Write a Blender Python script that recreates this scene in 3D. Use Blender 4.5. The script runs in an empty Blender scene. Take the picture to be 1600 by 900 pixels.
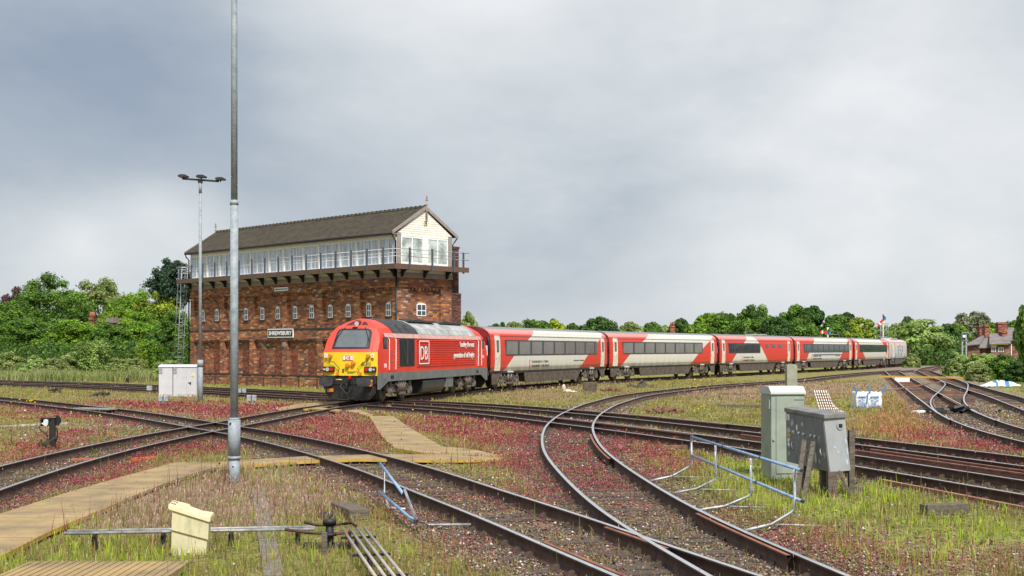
import bpy, math, random
import numpy as np
from mathutils import Vector, Matrix
random.seed(7); rng = np.random.default_rng(11)
sc = bpy.context.scene
COL = sc.collection
R = math.radians
# ---------------------------------------------------------------- camera
H = 2.67; RT = 0.17; F = 1950.0; YH = 545.0
cam = bpy.data.cameras.new("camera"); camo = bpy.data.objects.new("camera", cam); COL.objects.link(camo)
camo.location = (0, 0, H); camo.rotation_euler = (R(90), 0, 0)
cam.sensor_width = 36; cam.lens = 36*F/1600; cam.shift_y = 95/1600; cam.clip_end = 6000; cam.clip_start = .1
sc.camera = camo
sc.view_settings.view_transform = 'Standard'; sc.view_settings.look = 'None'
sc.view_settings.exposure = 0.42; sc.view_settings.gamma = 1.0
# ---------------------------------------------------------------- sky
SUN_EL, SUN_AZ = 50, 163      # azimuth clockwise from +Y: the sun is behind the camera, to the right
w = bpy.data.worlds.new("World"); sc.world = w; w.use_nodes = True
nt = w.node_tree; nt.nodes.clear()
def N(t, **k):
    n = nt.nodes.new(t)
    for a, b in k.items(): setattr(n, a, b)
    return n
def Lk(a, b): nt.links.new(a, b)
sky = N('ShaderNodeTexSky', sky_type='NISHITA', sun_disc=False)
sky.sun_elevation = R(SUN_EL); sky.sun_rotation = R(SUN_AZ)
bg1 = N('ShaderNodeBackground'); bg1.inputs[1].default_value = .1; Lk(sky.outputs[0], bg1.inputs[0])
tc = N('ShaderNodeTexCoord')
def vmath(op, a, b):
    n = N('ShaderNodeVectorMath', operation=op)
    for i, q in enumerate((a, b)):
        if isinstance(q, tuple): n.inputs[i].default_value = q
        elif q is not None: Lk(q, n.inputs[i])
    return n
def fmath(op, a, b=0.0, c=0.0):
    n = N('ShaderNodeMath', operation=op)
    for i, q in enumerate((a, b, c)):
        if isinstance(q, (int, float)): n.inputs[i].default_value = q
        else: Lk(q, n.inputs[i])
    return n.outputs[0]
def noise(vec, scale, detail, rough, lac=2.0, dist=0.0):
    n = N('ShaderNodeTexNoise'); Lk(vec, n.inputs['Vector'])
    n.inputs['Scale'].default_value = scale; n.inputs['Detail'].default_value = detail
    n.inputs['Roughness'].default_value = rough; n.inputs['Distortion'].default_value = dist
    return n.outputs['Fac']
vstr = vmath('MULTIPLY', tc.outputs['Generated'], (1.0, 1.0, 2.1)).outputs[0]
nwarp = noise(vstr, 3.0, 5, .6)
n1 = noise(vstr, 2.6, 8, .52, dist=.35); n2 = noise(vstr, 8.0, 7, .55)
def lobe(px, py, rad, amp):
    d = Vector(((px-800)/F, 1, (YH-py)/F)).normalized()
    dot = vmath('DOT_PRODUCT', tc.outputs['Generated'], tuple(d)).outputs['Value']
    ang = fmath('ARCCOSINE', fmath('MINIMUM', dot, 1.0))
    ang = fmath('ADD', ang, fmath('MULTIPLY', fmath('SUBTRACT', nwarp, .5), .35*rad*6))
    t = fmath('DIVIDE', ang, rad)
    g = fmath('POWER', 2.718, fmath('MULTIPLY', fmath('MULTIPLY', t, t), -1.0))
    return fmath('MULTIPLY', g, amp)
# brightness of the cloud sheet: large light and dark banks
acc = fmath('ADD', fmath('MULTIPLY', fmath('SUBTRACT', n1, .5), 1.1), fmath('MULTIPLY', fmath('SUBTRACT', n2, .5), .42))
for a in [(600, 0, .17, .42), (850, 60, .15, .3), (300, 395, .06, .25), (120, 240, .15, -.44), (330, 190, .14, -.32), (0, 60, .10, -.03), (130, 375, .07, .50), (780, 270, .18, -.26),
          (1000, 240, .13, -.10), (1180, 330, .10, .18), (1400, 80, .2, .16), (1560, 300, .12, .20), (1300, 450, .18, .12), (900, 430, .14, .10), (250, 330, .05, .16)]:
    acc = fmath('ADD', acc, lobe(*a))
cr = N('ShaderNodeValToRGB'); Lk(fmath('ADD', fmath('MULTIPLY', acc, .92), .50), cr.inputs[0])
e = cr.color_ramp; e.elements[0].position = -0.0; e.elements[0].color = (.235, .285, .36, 1)
e.elements[1].position = .98; e.elements[1].color = (.645, .655, .67, 1)
for p, c in ((.3, (.325, .37, .425, 1)), (.5, (.43, .465, .50, 1)), (.7, (.515, .545, .57, 1))):
    q = e.elements.new(p); q.color = c
bg2 = N('ShaderNodeBackground'); Lk(cr.outputs[0], bg2.inputs[0]); bg2.inputs[1].default_value = 1.0
mx = N('ShaderNodeMixShader'); mx.inputs[0].default_value = .96
out = N('ShaderNodeOutputWorld'); Lk(bg1.outputs[0], mx.inputs[1]); Lk(bg2.outputs[0], mx.inputs[2]); Lk(mx.outputs[0], out.inputs[0])
# ---------------------------------------------------------------- sun behind thin cloud
sl = bpy.data.lights.new("sun", 'SUN'); slo = bpy.data.objects.new("sun", sl); COL.objects.link(slo)
sl.energy = 4.0; sl.angle = R(14); sl.color = (1, .96, .9)
sd = Vector((math.sin(R(SUN_AZ))*math.cos(R(SUN_EL)), math.cos(R(SUN_AZ))*math.cos(R(SUN_EL)), math.sin(R(SUN_EL))))
slo.rotation_euler = sd.to_track_quat('Z', 'Y').to_euler(); slo.location = (20, -20, 60)
# ---------------------------------------------------------------- ground coordinates read off the photograph
def G(px, py, z=0.0, h=None):
    y = (H-z)*F/(py-YH); return ((px-800)/F*y, y)
def at(px, depth, py=None):
    x = (px-800)/F*depth
    return (x, depth) if py is None else (x, depth, H+(YH-py)*depth/F)
# ---------------------------------------------------------------- materials
MATS = {}
def principled(name):
    m = bpy.data.materials.new(name); m.use_nodes = True; t = m.node_tree
    return m, t, t.nodes['Principled BSDF']
def mat(name, col, rough=.6, metal=0.0, var=.15, scale=3.0, col2=None, mix=.5, bump=0.0, bscale=30.0, spec=.5, emit=0, coat=0, stretch=None):
    if name in MATS: return MATS[name]
    m, t, b = principled(name); n = t.nodes; l = t.links
    b.inputs['Roughness'].default_value = rough; b.inputs['Metallic'].default_value = metal
    b.inputs['Specular IOR Level'].default_value = spec
    if coat: b.inputs['Coat Weight'].default_value = coat; b.inputs['Coat Roughness'].default_value = .15
    tc = n.new('ShaderNodeTexCoord'); vec = tc.outputs['Object']
    if stretch:
        mp = n.new('ShaderNodeMapping'); mp.inputs['Scale'].default_value = stretch; l.new(vec, mp.inputs[0]); vec = mp.outputs[0]
    nz = n.new('ShaderNodeTexNoise'); nz.inputs['Scale'].default_value = scale; nz.inputs['Detail'].default_value = 6
    nz.inputs['Roughness'].default_value = .65
    l.new(vec, nz.inputs['Vector'])
    rp = n.new('ShaderNodeValToRGB'); l.new(nz.outputs['Fac'], rp.inputs[0])
    c2 = col2 if col2 else tuple(max(0, c*(1-2.2*var)) for c in col)
    hi = tuple(min(1, c*(1+var*.7)) for c in col)
    rp.color_ramp.elements[0].position = mix-.22; rp.color_ramp.elements[0].color = (*c2, 1)
    rp.color_ramp.elements[1].position = mix+.14; rp.color_ramp.elements[1].color = (*hi, 1)
    l.new(rp.outputs[0], b.inputs['Base Color'])
    if bump:
        n2 = n.new('ShaderNodeTexNoise'); n2.inputs['Scale'].default_value = bscale; n2.inputs['Detail'].default_value = 5; l.new(vec, n2.inputs['Vector'])
        bp = n.new('ShaderNodeBump'); bp.inputs['Strength'].default_value = bump; bp.inputs['Distance'].default_value = .02
        l.new(n2.outputs['Fac'], bp.inputs['Height']); l.new(bp.outputs[0], b.inputs['Normal'])
    if emit: b.inputs['Emission Color'].default_value = (*col, 1); b.inputs['Emission Strength'].default_value = emit
    MATS[name] = m; return m
def vcol_mat(name, rough=.8, trans=0.0, spec=.2, noise_amt=.25, nscale=40):
    """albedo from the mesh's own colour attribute, broken up by noise"""
    if name in MATS: return MATS[name]
    m, t, b = principled(name); n = t.nodes; l = t.links
    a = n.new('ShaderNodeAttribute'); a.attribute_name = 'Col'
    tc = n.new('ShaderNodeTexCoord'); nz = n.new('ShaderNodeTexNoise'); nz.inputs['Scale'].default_value = nscale; nz.inputs['Detail'].default_value = 4
    l.new(tc.outputs['Object'], nz.inputs['Vector'])
    mr = n.new('ShaderNodeMapRange'); mr.inputs[1].default_value = .3; mr.inputs[2].default_value = .7
    mr.inputs[3].default_value = 1-noise_amt; mr.inputs[4].default_value = 1+noise_amt; l.new(nz.outputs['Fac'], mr.inputs[0])
    mm = n.new('ShaderNodeVectorMath'); mm.operation = 'SCALE'; l.new(a.outputs['Color'], mm.inputs[0]); l.new(mr.outputs[0], mm.inputs['Scale'])
    l.new(mm.outputs[0], b.inputs['Base Color']); b.inputs['Roughness'].default_value = rough; b.inputs['Specular IOR Level'].default_value = spec
    if trans:
        tr = n.new('ShaderNodeBsdfTranslucent'); l.new(mm.outputs[0], tr.inputs[0]); ms = n.new('ShaderNodeMixShader'); ms.inputs[0].default_value = trans
        o = n['Material Output']; l.new(b.outputs[0], ms.inputs[1]); l.new(tr.outputs[0], ms.inputs[2]); l.new(ms.outputs[0], o.inputs[0])
    MATS[name] = m; return m
def brick_mat(name, bw=.38, bh=.125, pal=None, mortar=(.15, .115, .095), bump=.4):
    if name in MATS: return MATS[name]
    m, t, b = principled(name); n = t.nodes; l = t.links
    def Mt(op, a, c=0.0, d=0.0):
        q = n.new('ShaderNodeMath'); q.operation = op
        for i, v in enumerate((a, c, d)):
            if isinstance(v, (int, float)): q.inputs[i].default_value = v
            else: l.new(v, q.inputs[i])
        return q.outputs[0]
    tc = n.new('ShaderNodeTexCoord'); sp = n.new('ShaderNodeSeparateXYZ'); l.new(tc.outputs['Object'], sp.inputs[0])
    u = Mt('ADD', sp.outputs[0], sp.outputs[1]); v = sp.outputs[2]
    row = Mt('FLOOR', Mt('DIVIDE', v, bh)); uu = Mt('ADD', Mt('DIVIDE', u, bw), Mt('MULTIPLY', Mt('MODULO', row, 2.0), .5))
    col = Mt('FLOOR', uu); fu = Mt('FRACT', uu); fv = Mt('FRACT', Mt('DIVIDE', v, bh))
    cb = n.new('ShaderNodeCombineXYZ'); l.new(col, cb.inputs[0]); l.new(row, cb.inputs[1])
    wn = n.new('ShaderNodeTexWhiteNoise'); wn.noise_dimensions = '2D'; l.new(cb.outputs[0], wn.inputs['Vector'])
    big = n.new('ShaderNodeTexNoise'); big.inputs['Scale'].default_value = .9; big.inputs['Detail'].default_value = 5; l.new(tc.outputs['Object'], big.inputs['Vector'])
    val = Mt('ADD', wn.outputs['Value'], Mt('MULTIPLY', Mt('SUBTRACT', big.outputs['Fac'], .5), .5))
    rp = n.new('ShaderNodeValToRGB'); l.new(val, rp.inputs[0]); rp.color_ramp.interpolation = 'CONSTANT'
    pal = pal or [(0, (.10, .062, .048)), (.09, (.17, .08, .054)), (.24, (.24, .10, .058)), (.46, (.30, .122, .062)), (.68, (.38, .15, .066)), (.86, (.52, .22, .08)), (.975, (.45, .36, .28))]
    rp.color_ramp.elements[0].color = (*pal[0][1], 1); rp.color_ramp.elements[0].position = 0
    rp.color_ramp.elements[1].color = (*pal[1][1], 1); rp.color_ramp.elements[1].position = pal[1][0]
    for p, c in pal[2:]: q = rp.color_ramp.elements.new(p); q.color = (*c, 1)
    mo = Mt('MAXIMUM', Mt('LESS_THAN', fu, .05), Mt('LESS_THAN', fv, .13))
    mix = n.new('ShaderNodeMix'); mix.data_type = 'RGBA'; l.new(mo, mix.inputs[0]); l.new(rp.outputs[0], mix.inputs[6]); mix.inputs[7].default_value = (*mortar, 1)
    l.new(mix.outputs[2], b.inputs['Base Color']); b.inputs['Roughness'].default_value = .85; b.inputs['Specular IOR Level'].default_value = .25
    bp = n.new('ShaderNodeBump'); bp.inputs['Strength'].default_value = bump; bp.inputs['Distance'].default_value = .01
    l.new(Mt('SUBTRACT', 1.0, mo), bp.inputs['Height']); l.new(bp.outputs[0], b.inputs['Normal'])
    MATS[name] = m; return m
# ---------------------------------------------------------------- mesh builder
class MB:
    def __init__(s): s.v = []; s.f = []; s.m = []; s.s = []
    def add(s, vs, fs, m=0, smooth=False):
        o = len(s.v); s.v += [tuple(v) for v in vs]
        for f in fs: s.f.append(tuple(i+o for i in f)); s.m.append(m); s.s.append(smooth)
        return s
    def box(s, x0, x1, y0, y1, z0, z1, m=0):
        return s.add([(x0,y0,z0),(x1,y0,z0),(x1,y1,z0),(x0,y1,z0),(x0,y0,z1),(x1,y0,z1),(x1,y1,z1),(x0,y1,z1)],
                     [(0,3,2,1),(4,5,6,7),(0,1,5,4),(1,2,6,5),(2,3,7,6),(3,0,4,7)], m)
    def obox(s, c, size, rot=None, m=0):
        a, b, d = (q/2 for q in size); M = rot if rot is not None else Matrix.Identity(3); c = Vector(c)
        vs = [c+M@Vector(p) for p in [(-a,-b,-d),(a,-b,-d),(a,b,-d),(-a,b,-d),(-a,-b,d),(a,-b,d),(a,b,d),(-a,b,d)]]
        return s.add(vs, [(0,3,2,1),(4,5,6,7),(0,1,5,4),(1,2,6,5),(2,3,7,6),(3,0,4,7)], m)
    def bar(s, p0, p1, wdt, hgt, m=0):
        p0 = Vector(p0); p1 = Vector(p1); d = (p1-p0); L = d.length; q = d.to_track_quat('X', 'Z').to_matrix()
        return s.obox((p0+p1)/2, (L, wdt, hgt), q, m)
    def cyl(s, p0, p1, r0, r1=None, n=12, m=0, cap=True):
        r1 = r0 if r1 is None else r1; p0 = Vector(p0); p1 = Vector(p1); q = (p1-p0).to_track_quat('Z', 'Y').to_matrix()
        o = len(s.v); vs = []
        for k in range(n):
            a = 2*math.pi*k/n; e = q@Vector((math.cos(a), math.sin(a), 0)); vs += [p0+e*r0, p1+e*r1]
        s.add(vs, [(2*k, (2*k+2) % (2*n), (2*k+3) % (2*n), 2*k+1) for k in range(n)], m, True)
        if cap:
            s.f.append(tuple(o+2*k for k in range(n-1, -1, -1))); s.m.append(m); s.s.append(False)
            s.f.append(tuple(o+2*k+1 for k in range(n))); s.m.append(m); s.s.append(False)
        return s
    def tube(s, pts, r, n=8, m=0):
        pts = [Vector(p) for p in pts]; rings = []
        for i, p in enumerate(pts):
            d = (pts[min(i+1, len(pts)-1)]-pts[max(i-1, 0)]).normalized(); q = d.to_track_quat('Z', 'Y').to_matrix()
            rings.append([p+q@Vector((math.cos(2*math.pi*k/n), math.sin(2*math.pi*k/n), 0))*r for k in range(n)])
        vs = [v for rg in rings for v in rg]; fs = []
        for i in range(len(pts)-1):
            # match ring rotation to the next by nearest vertex
            best = min(range(n), key=lambda o: (rings[i][0]-rings[i+1][o]).length)
            for k in range(n):
                a = i*n+k; b = i*n+(k+1) % n; c = (i+1)*n+(k+1+best) % n; d = (i+1)*n+(k+best) % n; fs.append((a, b, c, d))
        fs.append(tuple(range(n-1, -1, -1))); fs.append(tuple((len(pts)-1)*n+k for k in range(n)))
        return s.add(vs, fs, m, True)
    def prism(s, poly, a, b, axis='y', m=0):
        """poly of 2-D points extruded from a to b along axis ('y': points are x,z; 'x': y,z; 'z': x,y)"""
        f3 = {'y': lambda p, t: (p[0], t, p[1]), 'x': lambda p, t: (t, p[0], p[1]), 'z': lambda p, t: (p[0], p[1], t)}[axis]
        n = len(poly); vs = [f3(p, a) for p in poly]+[f3(p, b) for p in poly]
        return s.add(vs, [tuple(range(n))[::-1], tuple(range(n, 2*n))]+[(i, (i+1) % n, n+(i+1) % n, n+i) for i in range(n)], m)
    def ball(s, c, r, sc=(1, 1, 1), n=8, m=0):
        vs = []; fs = []
        for j in range(1, n):
            for k in range(2*n):
                t = math.pi*j/n; p = math.pi*k/n; vs.append((c[0]+r*sc[0]*math.sin(t)*math.cos(p), c[1]+r*sc[1]*math.sin(t)*math.sin(p), c[2]+r*sc[2]*math.cos(t)))
        vs += [(c[0], c[1], c[2]+r*sc[2]), (c[0], c[1], c[2]-r*sc[2])]; T = len(vs)-2; w_ = 2*n
        for j in range(n-2):
            for k in range(w_): fs.append((j*w_+k, (j+1)*w_+k, (j+1)*w_+(k+1) % w_, j*w_+(k+1) % w_))
        for k in range(w_): fs.append((T, k, (k+1) % w_)); fs.append((T+1, (n-2)*w_+(k+1) % w_, (n-2)*w_+k))
        return s.add(vs, fs, m, True)
    def build(s, name, mats, parent=None, bevel=0, fixn=False):
        me = bpy.data.meshes.new(name); me.from_pydata(s.v, [], s.f)
        for q in (mats if isinstance(mats, (list, tuple)) else [mats]): me.materials.append(q)
        me.polygons.foreach_set('material_index', s.m); me.polygons.foreach_set('use_smooth', s.s); me.update()
        if fixn:
            import bmesh
            b = bmesh.new(); b.from_mesh(me); bmesh.ops.recalc_face_normals(b, faces=b.faces[:]); b.to_mesh(me); b.free()
        o = bpy.data.objects.new(name, me); COL.objects.link(o)
        if parent: o.parent = parent
        if bevel:
            md = o.modifiers.new('bevel', 'BEVEL'); md.width = bevel; md.segments = 2; md.limit_method = 'ANGLE'; md.angle_limit = R(35)
        return o
def tag(o, label, cat=None, group=None, kind=None):
    if label: o['label'] = label
    if cat: o['category'] = cat
    if group: o['group'] = group
    if kind: o['kind'] = kind
    return o
def thing(name, label, cat, loc=(0, 0, 0), rz=0, group=None):
    o = bpy.data.objects.new(name, None); COL.objects.link(o); o.location = loc; o.rotation_euler = (0, 0, rz)
    o.empty_display_size = .2
    return tag(o, label, cat, group)
def copy_tree(o, parent=None):
    c = o.copy(); COL.objects.link(c); c.parent = parent
    for ch in list(o.children): copy_tree(ch, c)
    return c
def np_mesh(name, V, Fc, mats, cols=None, parent=None, midx=None, k=None):
    """V (n,3), Fc (m,k) faces of k corners, cols (n,3) albedo per vertex"""
    V = np.asarray(V, np.float32); Fc = np.asarray(Fc, np.int32); m, k = Fc.shape
    me = bpy.data.meshes.new(name); me.vertices.add(len(V)); me.vertices.foreach_set('co', V.ravel())
    me.loops.add(m*k); me.loops.foreach_set('vertex_index', Fc.ravel()); me.polygons.add(m)
    me.polygons.foreach_set('loop_start', np.arange(0, m*k, k, dtype=np.int32))
    try: me.polygons.foreach_set('loop_total', np.full(m, k, np.int32))
    except Exception: pass
    if midx is not None: me.polygons.foreach_set('material_index', np.asarray(midx, np.int32))
    me.update(calc_edges=True)
    if cols is not None:
        a = me.color_attributes.new('Col', 'FLOAT_COLOR', 'POINT'); c4 = np.ones((len(V), 4), np.float32); c4[:, :3] = cols; a.data.foreach_set('color', c4.ravel())
    for q in (mats if isinstance(mats, (list, tuple)) else [mats]): me.materials.append(q)
    o = bpy.data.objects.new(name, me); COL.objects.link(o)
    if parent: o.parent = parent
    return o
def text_mesh(name, s, size, matl, parent, loc, rot, extrude=.002, align='LEFT', sx=1.0, bold=0.0, space=1.0):
    cu = bpy.data.curves.new(name, 'FONT'); cu.body = s; cu.size = size; cu.extrude = extrude; cu.align_x = align; cu.offset = bold; cu.space_character = space
    cu.resolution_u = 3
    t = bpy.data.objects.new('tmp_text', cu); COL.objects.link(t)
    bpy.context.view_layer.update()
    me = bpy.data.meshes.new_from_object(t.evaluated_get(bpy.context.evaluated_depsgraph_get()))
    bpy.data.objects.remove(t); me.materials.clear(); me.materials.append(matl); me.name = name
    o = bpy.data.objects.new(name, me); COL.objects.link(o); o.parent = parent; o.location = loc; o.rotation_euler = rot; o.scale = (sx, 1, 1)
    return o
# ================================================================ tracks
GA = .7175+.035
def smooth_path(pts, step=.5, sig=4.0):
    P = np.array(pts, float); d = np.r_[0, np.cumsum(np.linalg.norm(np.diff(P, axis=0), axis=1))]
    s = np.arange(0, d[-1], step); Q = np.c_[np.interp(s, d, P[:, 0]), np.interp(s, d, P[:, 1])]
    k = int(3*sig/step); w_ = np.exp(-.5*(np.arange(-k, k+1)*step/sig)**2); w_ /= w_.sum()
    e0 = Q[0]-(Q[1]-Q[0])*np.arange(k, 0, -1)[:, None]; e1 = Q[-1]+(Q[-1]-Q[-2])*np.arange(1, k+1)[:, None]
    Z = np.vstack([e0, Q, e1]); return np.c_[np.convolve(Z[:, 0], w_, 'valid'), np.convolve(Z[:, 1], w_, 'valid')]
def lefts(P):
    T = np.gradient(P, axis=0); T /= np.linalg.norm(T, axis=1)[:, None]; return np.c_[-T[:, 1], T[:, 0]], T
def from_px(tr, side, ext0=0, ext1=0, sig=4.0):
    W = np.array([G(x, y, RT) for x, y in tr])
    if ext0: d = W[0]-W[1]; W = np.vstack([W[0]+d/np.linalg.norm(d)*ext0, W])
    if ext1: d = W[-1]-W[-2]; W = np.vstack([W, W[-1]+d/np.linalg.norm(d)*ext1])
    P = smooth_path(W, sig=sig); Lf, _ = lefts(P); return P+side*GA*Lf
chain_h = [14.5, 22.56, 30.76, 30.11, 31.0, 27.51, 25.18]; chain_L = [19.3]+[23.3]*5+[19.2]
cp = [(-7.5, 57.5)]
for hh, LL in zip(chain_h, chain_L): cp.append((cp[-1][0]+LL*math.sin(R(hh)), cp[-1][1]+LL*math.cos(R(hh))))
A2 = [(20, 757), (64, 739), (120, 722), (180, 708), (240, 692), (300, 679), (355, 668.5), (400, 662), (425, 657)]
Wa = np.array([G(x, y, RT) for x, y in A2]); Pa = smooth_path(Wa, sig=2); La, _ = lefts(Pa)
d0 = Pa[0]-Pa[6]; d0 /= np.linalg.norm(d0)
ptsA = [tuple(Pa[0]+GA*La[0]+d0*14)]+[tuple(p) for p in (Pa+GA*La)[::6]]+[(-8.35, 53.5)]
for i, (a, b) in enumerate(zip(cp[:-1], cp[1:])):
    for t in (.18, .82): ptsA.append((a[0]+(b[0]-a[0])*t, a[1]+(b[1]-a[1])*t))
ptsA += [(cp[-1][0]+9, cp[-1][1]+20), (cp[-1][0]+22, cp[-1][1]+45)]
paths = {}
paths['A'] = smooth_path(ptsA, sig=2.5)
paths['B'] = from_px([(0,620),(60,625),(120,631.5),(200,640),(260,648),(320,657),(377,666.5),(427,674),(493,686),(560,701),(627,717.5),(700,738),(731,749),(802,772),(873,793),(927,811),(980,829),(1045,853),(1141,883),(1191,900)], -1, 14, 7, sig=1.6)
paths['C'] = from_px([(1407,578),(1342,582),(1277,588),(1229,594),(1200,596),(1135,600),(1083,604),(1028,610),(1000,613),(962,618),(909,632),(873,648),(852,665),(846,683),(848,704.5),(863,726),(884,749),(909,774),(935,795),(962,816.5),(998,836),(1023,850),(1072,880),(1108,900)], 1, 0, 7, sig=1.8)
paths['D'] = from_px([(0,597.8),(60,599.7),(160,603),(248,607),(318,610),(400,614.4),(449,617),(512,621.3),(650,625.6),(720,628),(760,630.4),(840,635),(892,639),(948,644.4),(1020,650),(1080,656.6),(1206,669.3),(1332,683),(1460,696.5),(1600,714)], -1, 30, 16, sig=3)
paths['E'] = from_px([(612,631.3),(672,635),(720,638),(760,641),(800,645),(840,649),(868,652.4),(932,659.6),(1000,667.6),(1080,677.6),(1206,693),(1332,711),(1440,726),(1600,751)], -1, 0, 14, sig=2.5)
paths['G'] = from_px([(0,594),(60,595.5),(160,598.2),(248,601.6),(318,604.4),(400,608),(452,610),(505,613),(580,617.5),(640,621)], -1, 30, 0, sig=3)
paths['F'] = from_px([(1383,580),(1394,590),(1422,612.6),(1450,634),(1467,647),(1506.5,665),(1544,677),(1600,690.5)], 1, 0, 16, sig=2)
paths['M'] = from_px([(1500,568),(1465,571.5),(1444,574.3),(1431,578),(1450,587),(1469,594),(1512,609),(1544,619),(1600,641)], 1, 0, 16, sig=2.5)
paths['K'] = from_px([(1452,588),(1469,594),(1478,599.4),(1474,605),(1469,610.7),(1462,616),(1456,622),(1453,629.5),(1458,639),(1467,647),(1485,656)], 1, 0, 0, sig=2)
m_railtop = mat('rail running surface', (.80, .82, .84), rough=.25, metal=.9, var=.1, scale=6, stretch=(1, 1, 1))
m_railside = mat('rusty rail web', (.085, .045, .032), rough=.8, var=.3, scale=5, col2=(.04, .024, .019), bump=.2)
m_railrust = mat('bright rust', (.27, .10, .055), rough=.85, var=.3, scale=4, col2=(.14, .05, .03), bump=.2)
m_sleep = mat('weathered sleeper timber', (.105, .078, .06), rough=.9, col2=(.04, .03, .025), scale=5, stretch=(1, 8, 8), bump=.5, bscale=25)
m_sleep_rust = mat('rust stained sleeper', (.24, .11, .065), rough=.9, col2=(.10, .06, .045), scale=2, bump=.5)
m_chair = mat('cast iron chair', (.07, .042, .03), rough=.8, var=.3, scale=8, bump=.3)
PROF = [(-.07, -.055), (.07, -.055), (.07, -.035), (.014, -.015), (.014, .13), (.035, .14), (.035, .168), (.028, RT), (-.028, RT), (-.035, .168), (-.035, .14), (-.014, .13), (-.014, -.015), (-.07, -.035)]
def rail_obj(P, off, zo, parent, mats=None, name='rail', prof=PROF, topi=(7,), o0=0, o1=None):
    P = P[o0:o1]; Lf, T = lefts(P); n = len(P); k = len(prof)
    V = np.zeros((n, k, 3)); 
    for j, (a, z) in enumerate(prof): V[:, j, :2] = P+(off+a)*Lf; V[:, j, 2] = z+zo
    V = V.reshape(-1, 3); i = np.arange(n-1)[:, None]*k; j = np.arange(k)[None, :]; j2 = (j+1) % k
    Fc = np.stack([i+j, i+j2, i+k+j2, i+k+j], -1).reshape(-1, 4)[:, ::-1]
    mi = np.isin(np.tile(np.arange(k), n-1), [6, 7, 8]).astype(int)
    o = np_mesh(name, V, Fc, mats or [m_railside, m_railtop], parent=parent, midx=mi)
    return o
def sleeper_mesh(seed, far=False):
    r = random.Random(seed); b = MB(); b.box(-.125, .125, -1.3, 1.3, -.2, -.024); return b
def chair_mesh():
    b = MB(); b.box(-.1, .1, -.19, .19, 0, .028); b.prism([(.07, .028), (.17, .028), (.13, .075), (.075, .10)], -.055, .055, 'x')
    b.prism([(-.07, .028), (-.075, .10), (-.13, .075), (-.17, .028)], -.055, .055, 'x')
    for sx in (-.07, .07):
        for sy in (-.155, .155): b.cyl((sx, sy, .028), (sx, sy, .055), .018, n=6)
    return b
proto_sleeper = None
def make_track(key, label, zo, sp_from, sp_to, near=40, mats=None):
    global proto_sleeper
    P = paths[key]; t = thing('railway_track', label, 'railway track', (0, 0, 0))
    rail_obj(P, GA, zo, t, mats); rail_obj(P, -GA, zo, t, mats)
    Lf, T = lefts(P); idx = range(max(0, sp_from), min(len(P)-1, sp_to)); acc = 0; last = None
    step = max(.72, (len(idx)*.5)/98); d = 0; cnt = 0
    for i in idx:
        d += .5
        if d < step: continue
        d -= step; cnt += 1
        rz = math.atan2(T[i, 1], T[i, 0])+random.uniform(-.02, .02)
        nearby = P[i, 1] < near
        if proto_sleeper is None:
            s = sleeper_mesh(1).build('sleeper', m_sleep, t)
            for q in (-GA, GA): c = chair_mesh().build('rail_chair', m_chair, s); c.location = (0, q, -.05)
            proto_sleeper = s; plain = s.copy(); 
        else:
            s = proto_sleeper.copy(); COL.objects.link(s); s.parent = t
            if nearby:
                for ch in list(proto_sleeper.children): c = ch.copy(); COL.objects.link(c); c.parent = s
        s.location = (P[i, 0], P[i, 1], zo*.7+random.uniform(-.022, .006)); s.rotation_euler = (random.uniform(-.004, .004), 0, rz)
        if P[i, 1] > 60 and P[i, 0] > 12 and random.random() < .45:
            s.data = s.data if False else rust_sleeper
    return t
rust_sleeper = bpy.data.meshes.new('sleeper'); _b = sleeper_mesh(3); rust_sleeper.from_pydata(_b.v, [], _b.f); rust_sleeper.materials.append(m_sleep_rust); rust_sleeper.update()
def iy(key, y0, y1):     # index range of a path between two depths
    P = paths[key]; k = [i for i in range(len(P)) if y0 <= P[i, 1] <= y1]; return (min(k), max(k)+1)
tA = make_track('A', 'railway track carrying the red train, running in from bottom left under it', .000, *iy('A', 9, 56))
tB = make_track('B', 'railway track curving in from the left edge through the diamond crossing to bottom centre', .002, *iy('B', 9, 48), near=33)
tC = make_track('C', 'S-curved railway track swinging round in front of the coaches to the bottom edge', .004, *iy('C', 9, 46), near=33)
tD = make_track('D', 'far one of the two parallel tracks passing behind the green cabinet', .006, *iy('D', 22, 50), near=40)
tE = make_track('E', 'near one of the two parallel tracks passing behind the green cabinet', .008, *iy('E', 18, 52), near=40)
tG = make_track('G', 'farthest railway track on the left, close to the brick signal box wall', .003, *iy('G', 62, 110), near=0)
tF = make_track('F', 'left-hand railway track fanning out towards the right edge beyond the white bags', .005, *iy('F', 20, 140), near=45)
tM = make_track('M', 'outer railway track on the far right beside the green bushes', .007, *iy('M', 45, 170), near=0)
tK = make_track('K', 'short curved crossover linking the two tracks at far right', .009, *iy('K', 45, 80), near=0)
# check rails and crossing pieces belong to their tracks
PR2 = [(a*.8, z-.004) for a, z in PROF]
def check(key, off, y0, y1, par, zo):
    a, b = iy(key, y0, y1); o = rail_obj(paths[key], off, zo, par, [m_railside, m_railrust], 'check_rail', PR2, o0=a, o1=b); return o
check('C', GA-.11, 14.6, 19.0, tC, .0); check('C', GA-.11, 28, 37, tC, .0); check('B', -GA+.11, 13.0, 16.6, tB, .0)
check('B', GA-.11, 15.0, 17.4, tB, .0); check('D', GA-.13, 41, 52, tD, 0); check('E', GA-.13, 36, 46, tE, 0)
check('K', -GA+.12, 52, 62, tK, 0); check('F', GA-.12, 56, 66, tF, 0)
tag(tD, None)
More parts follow.
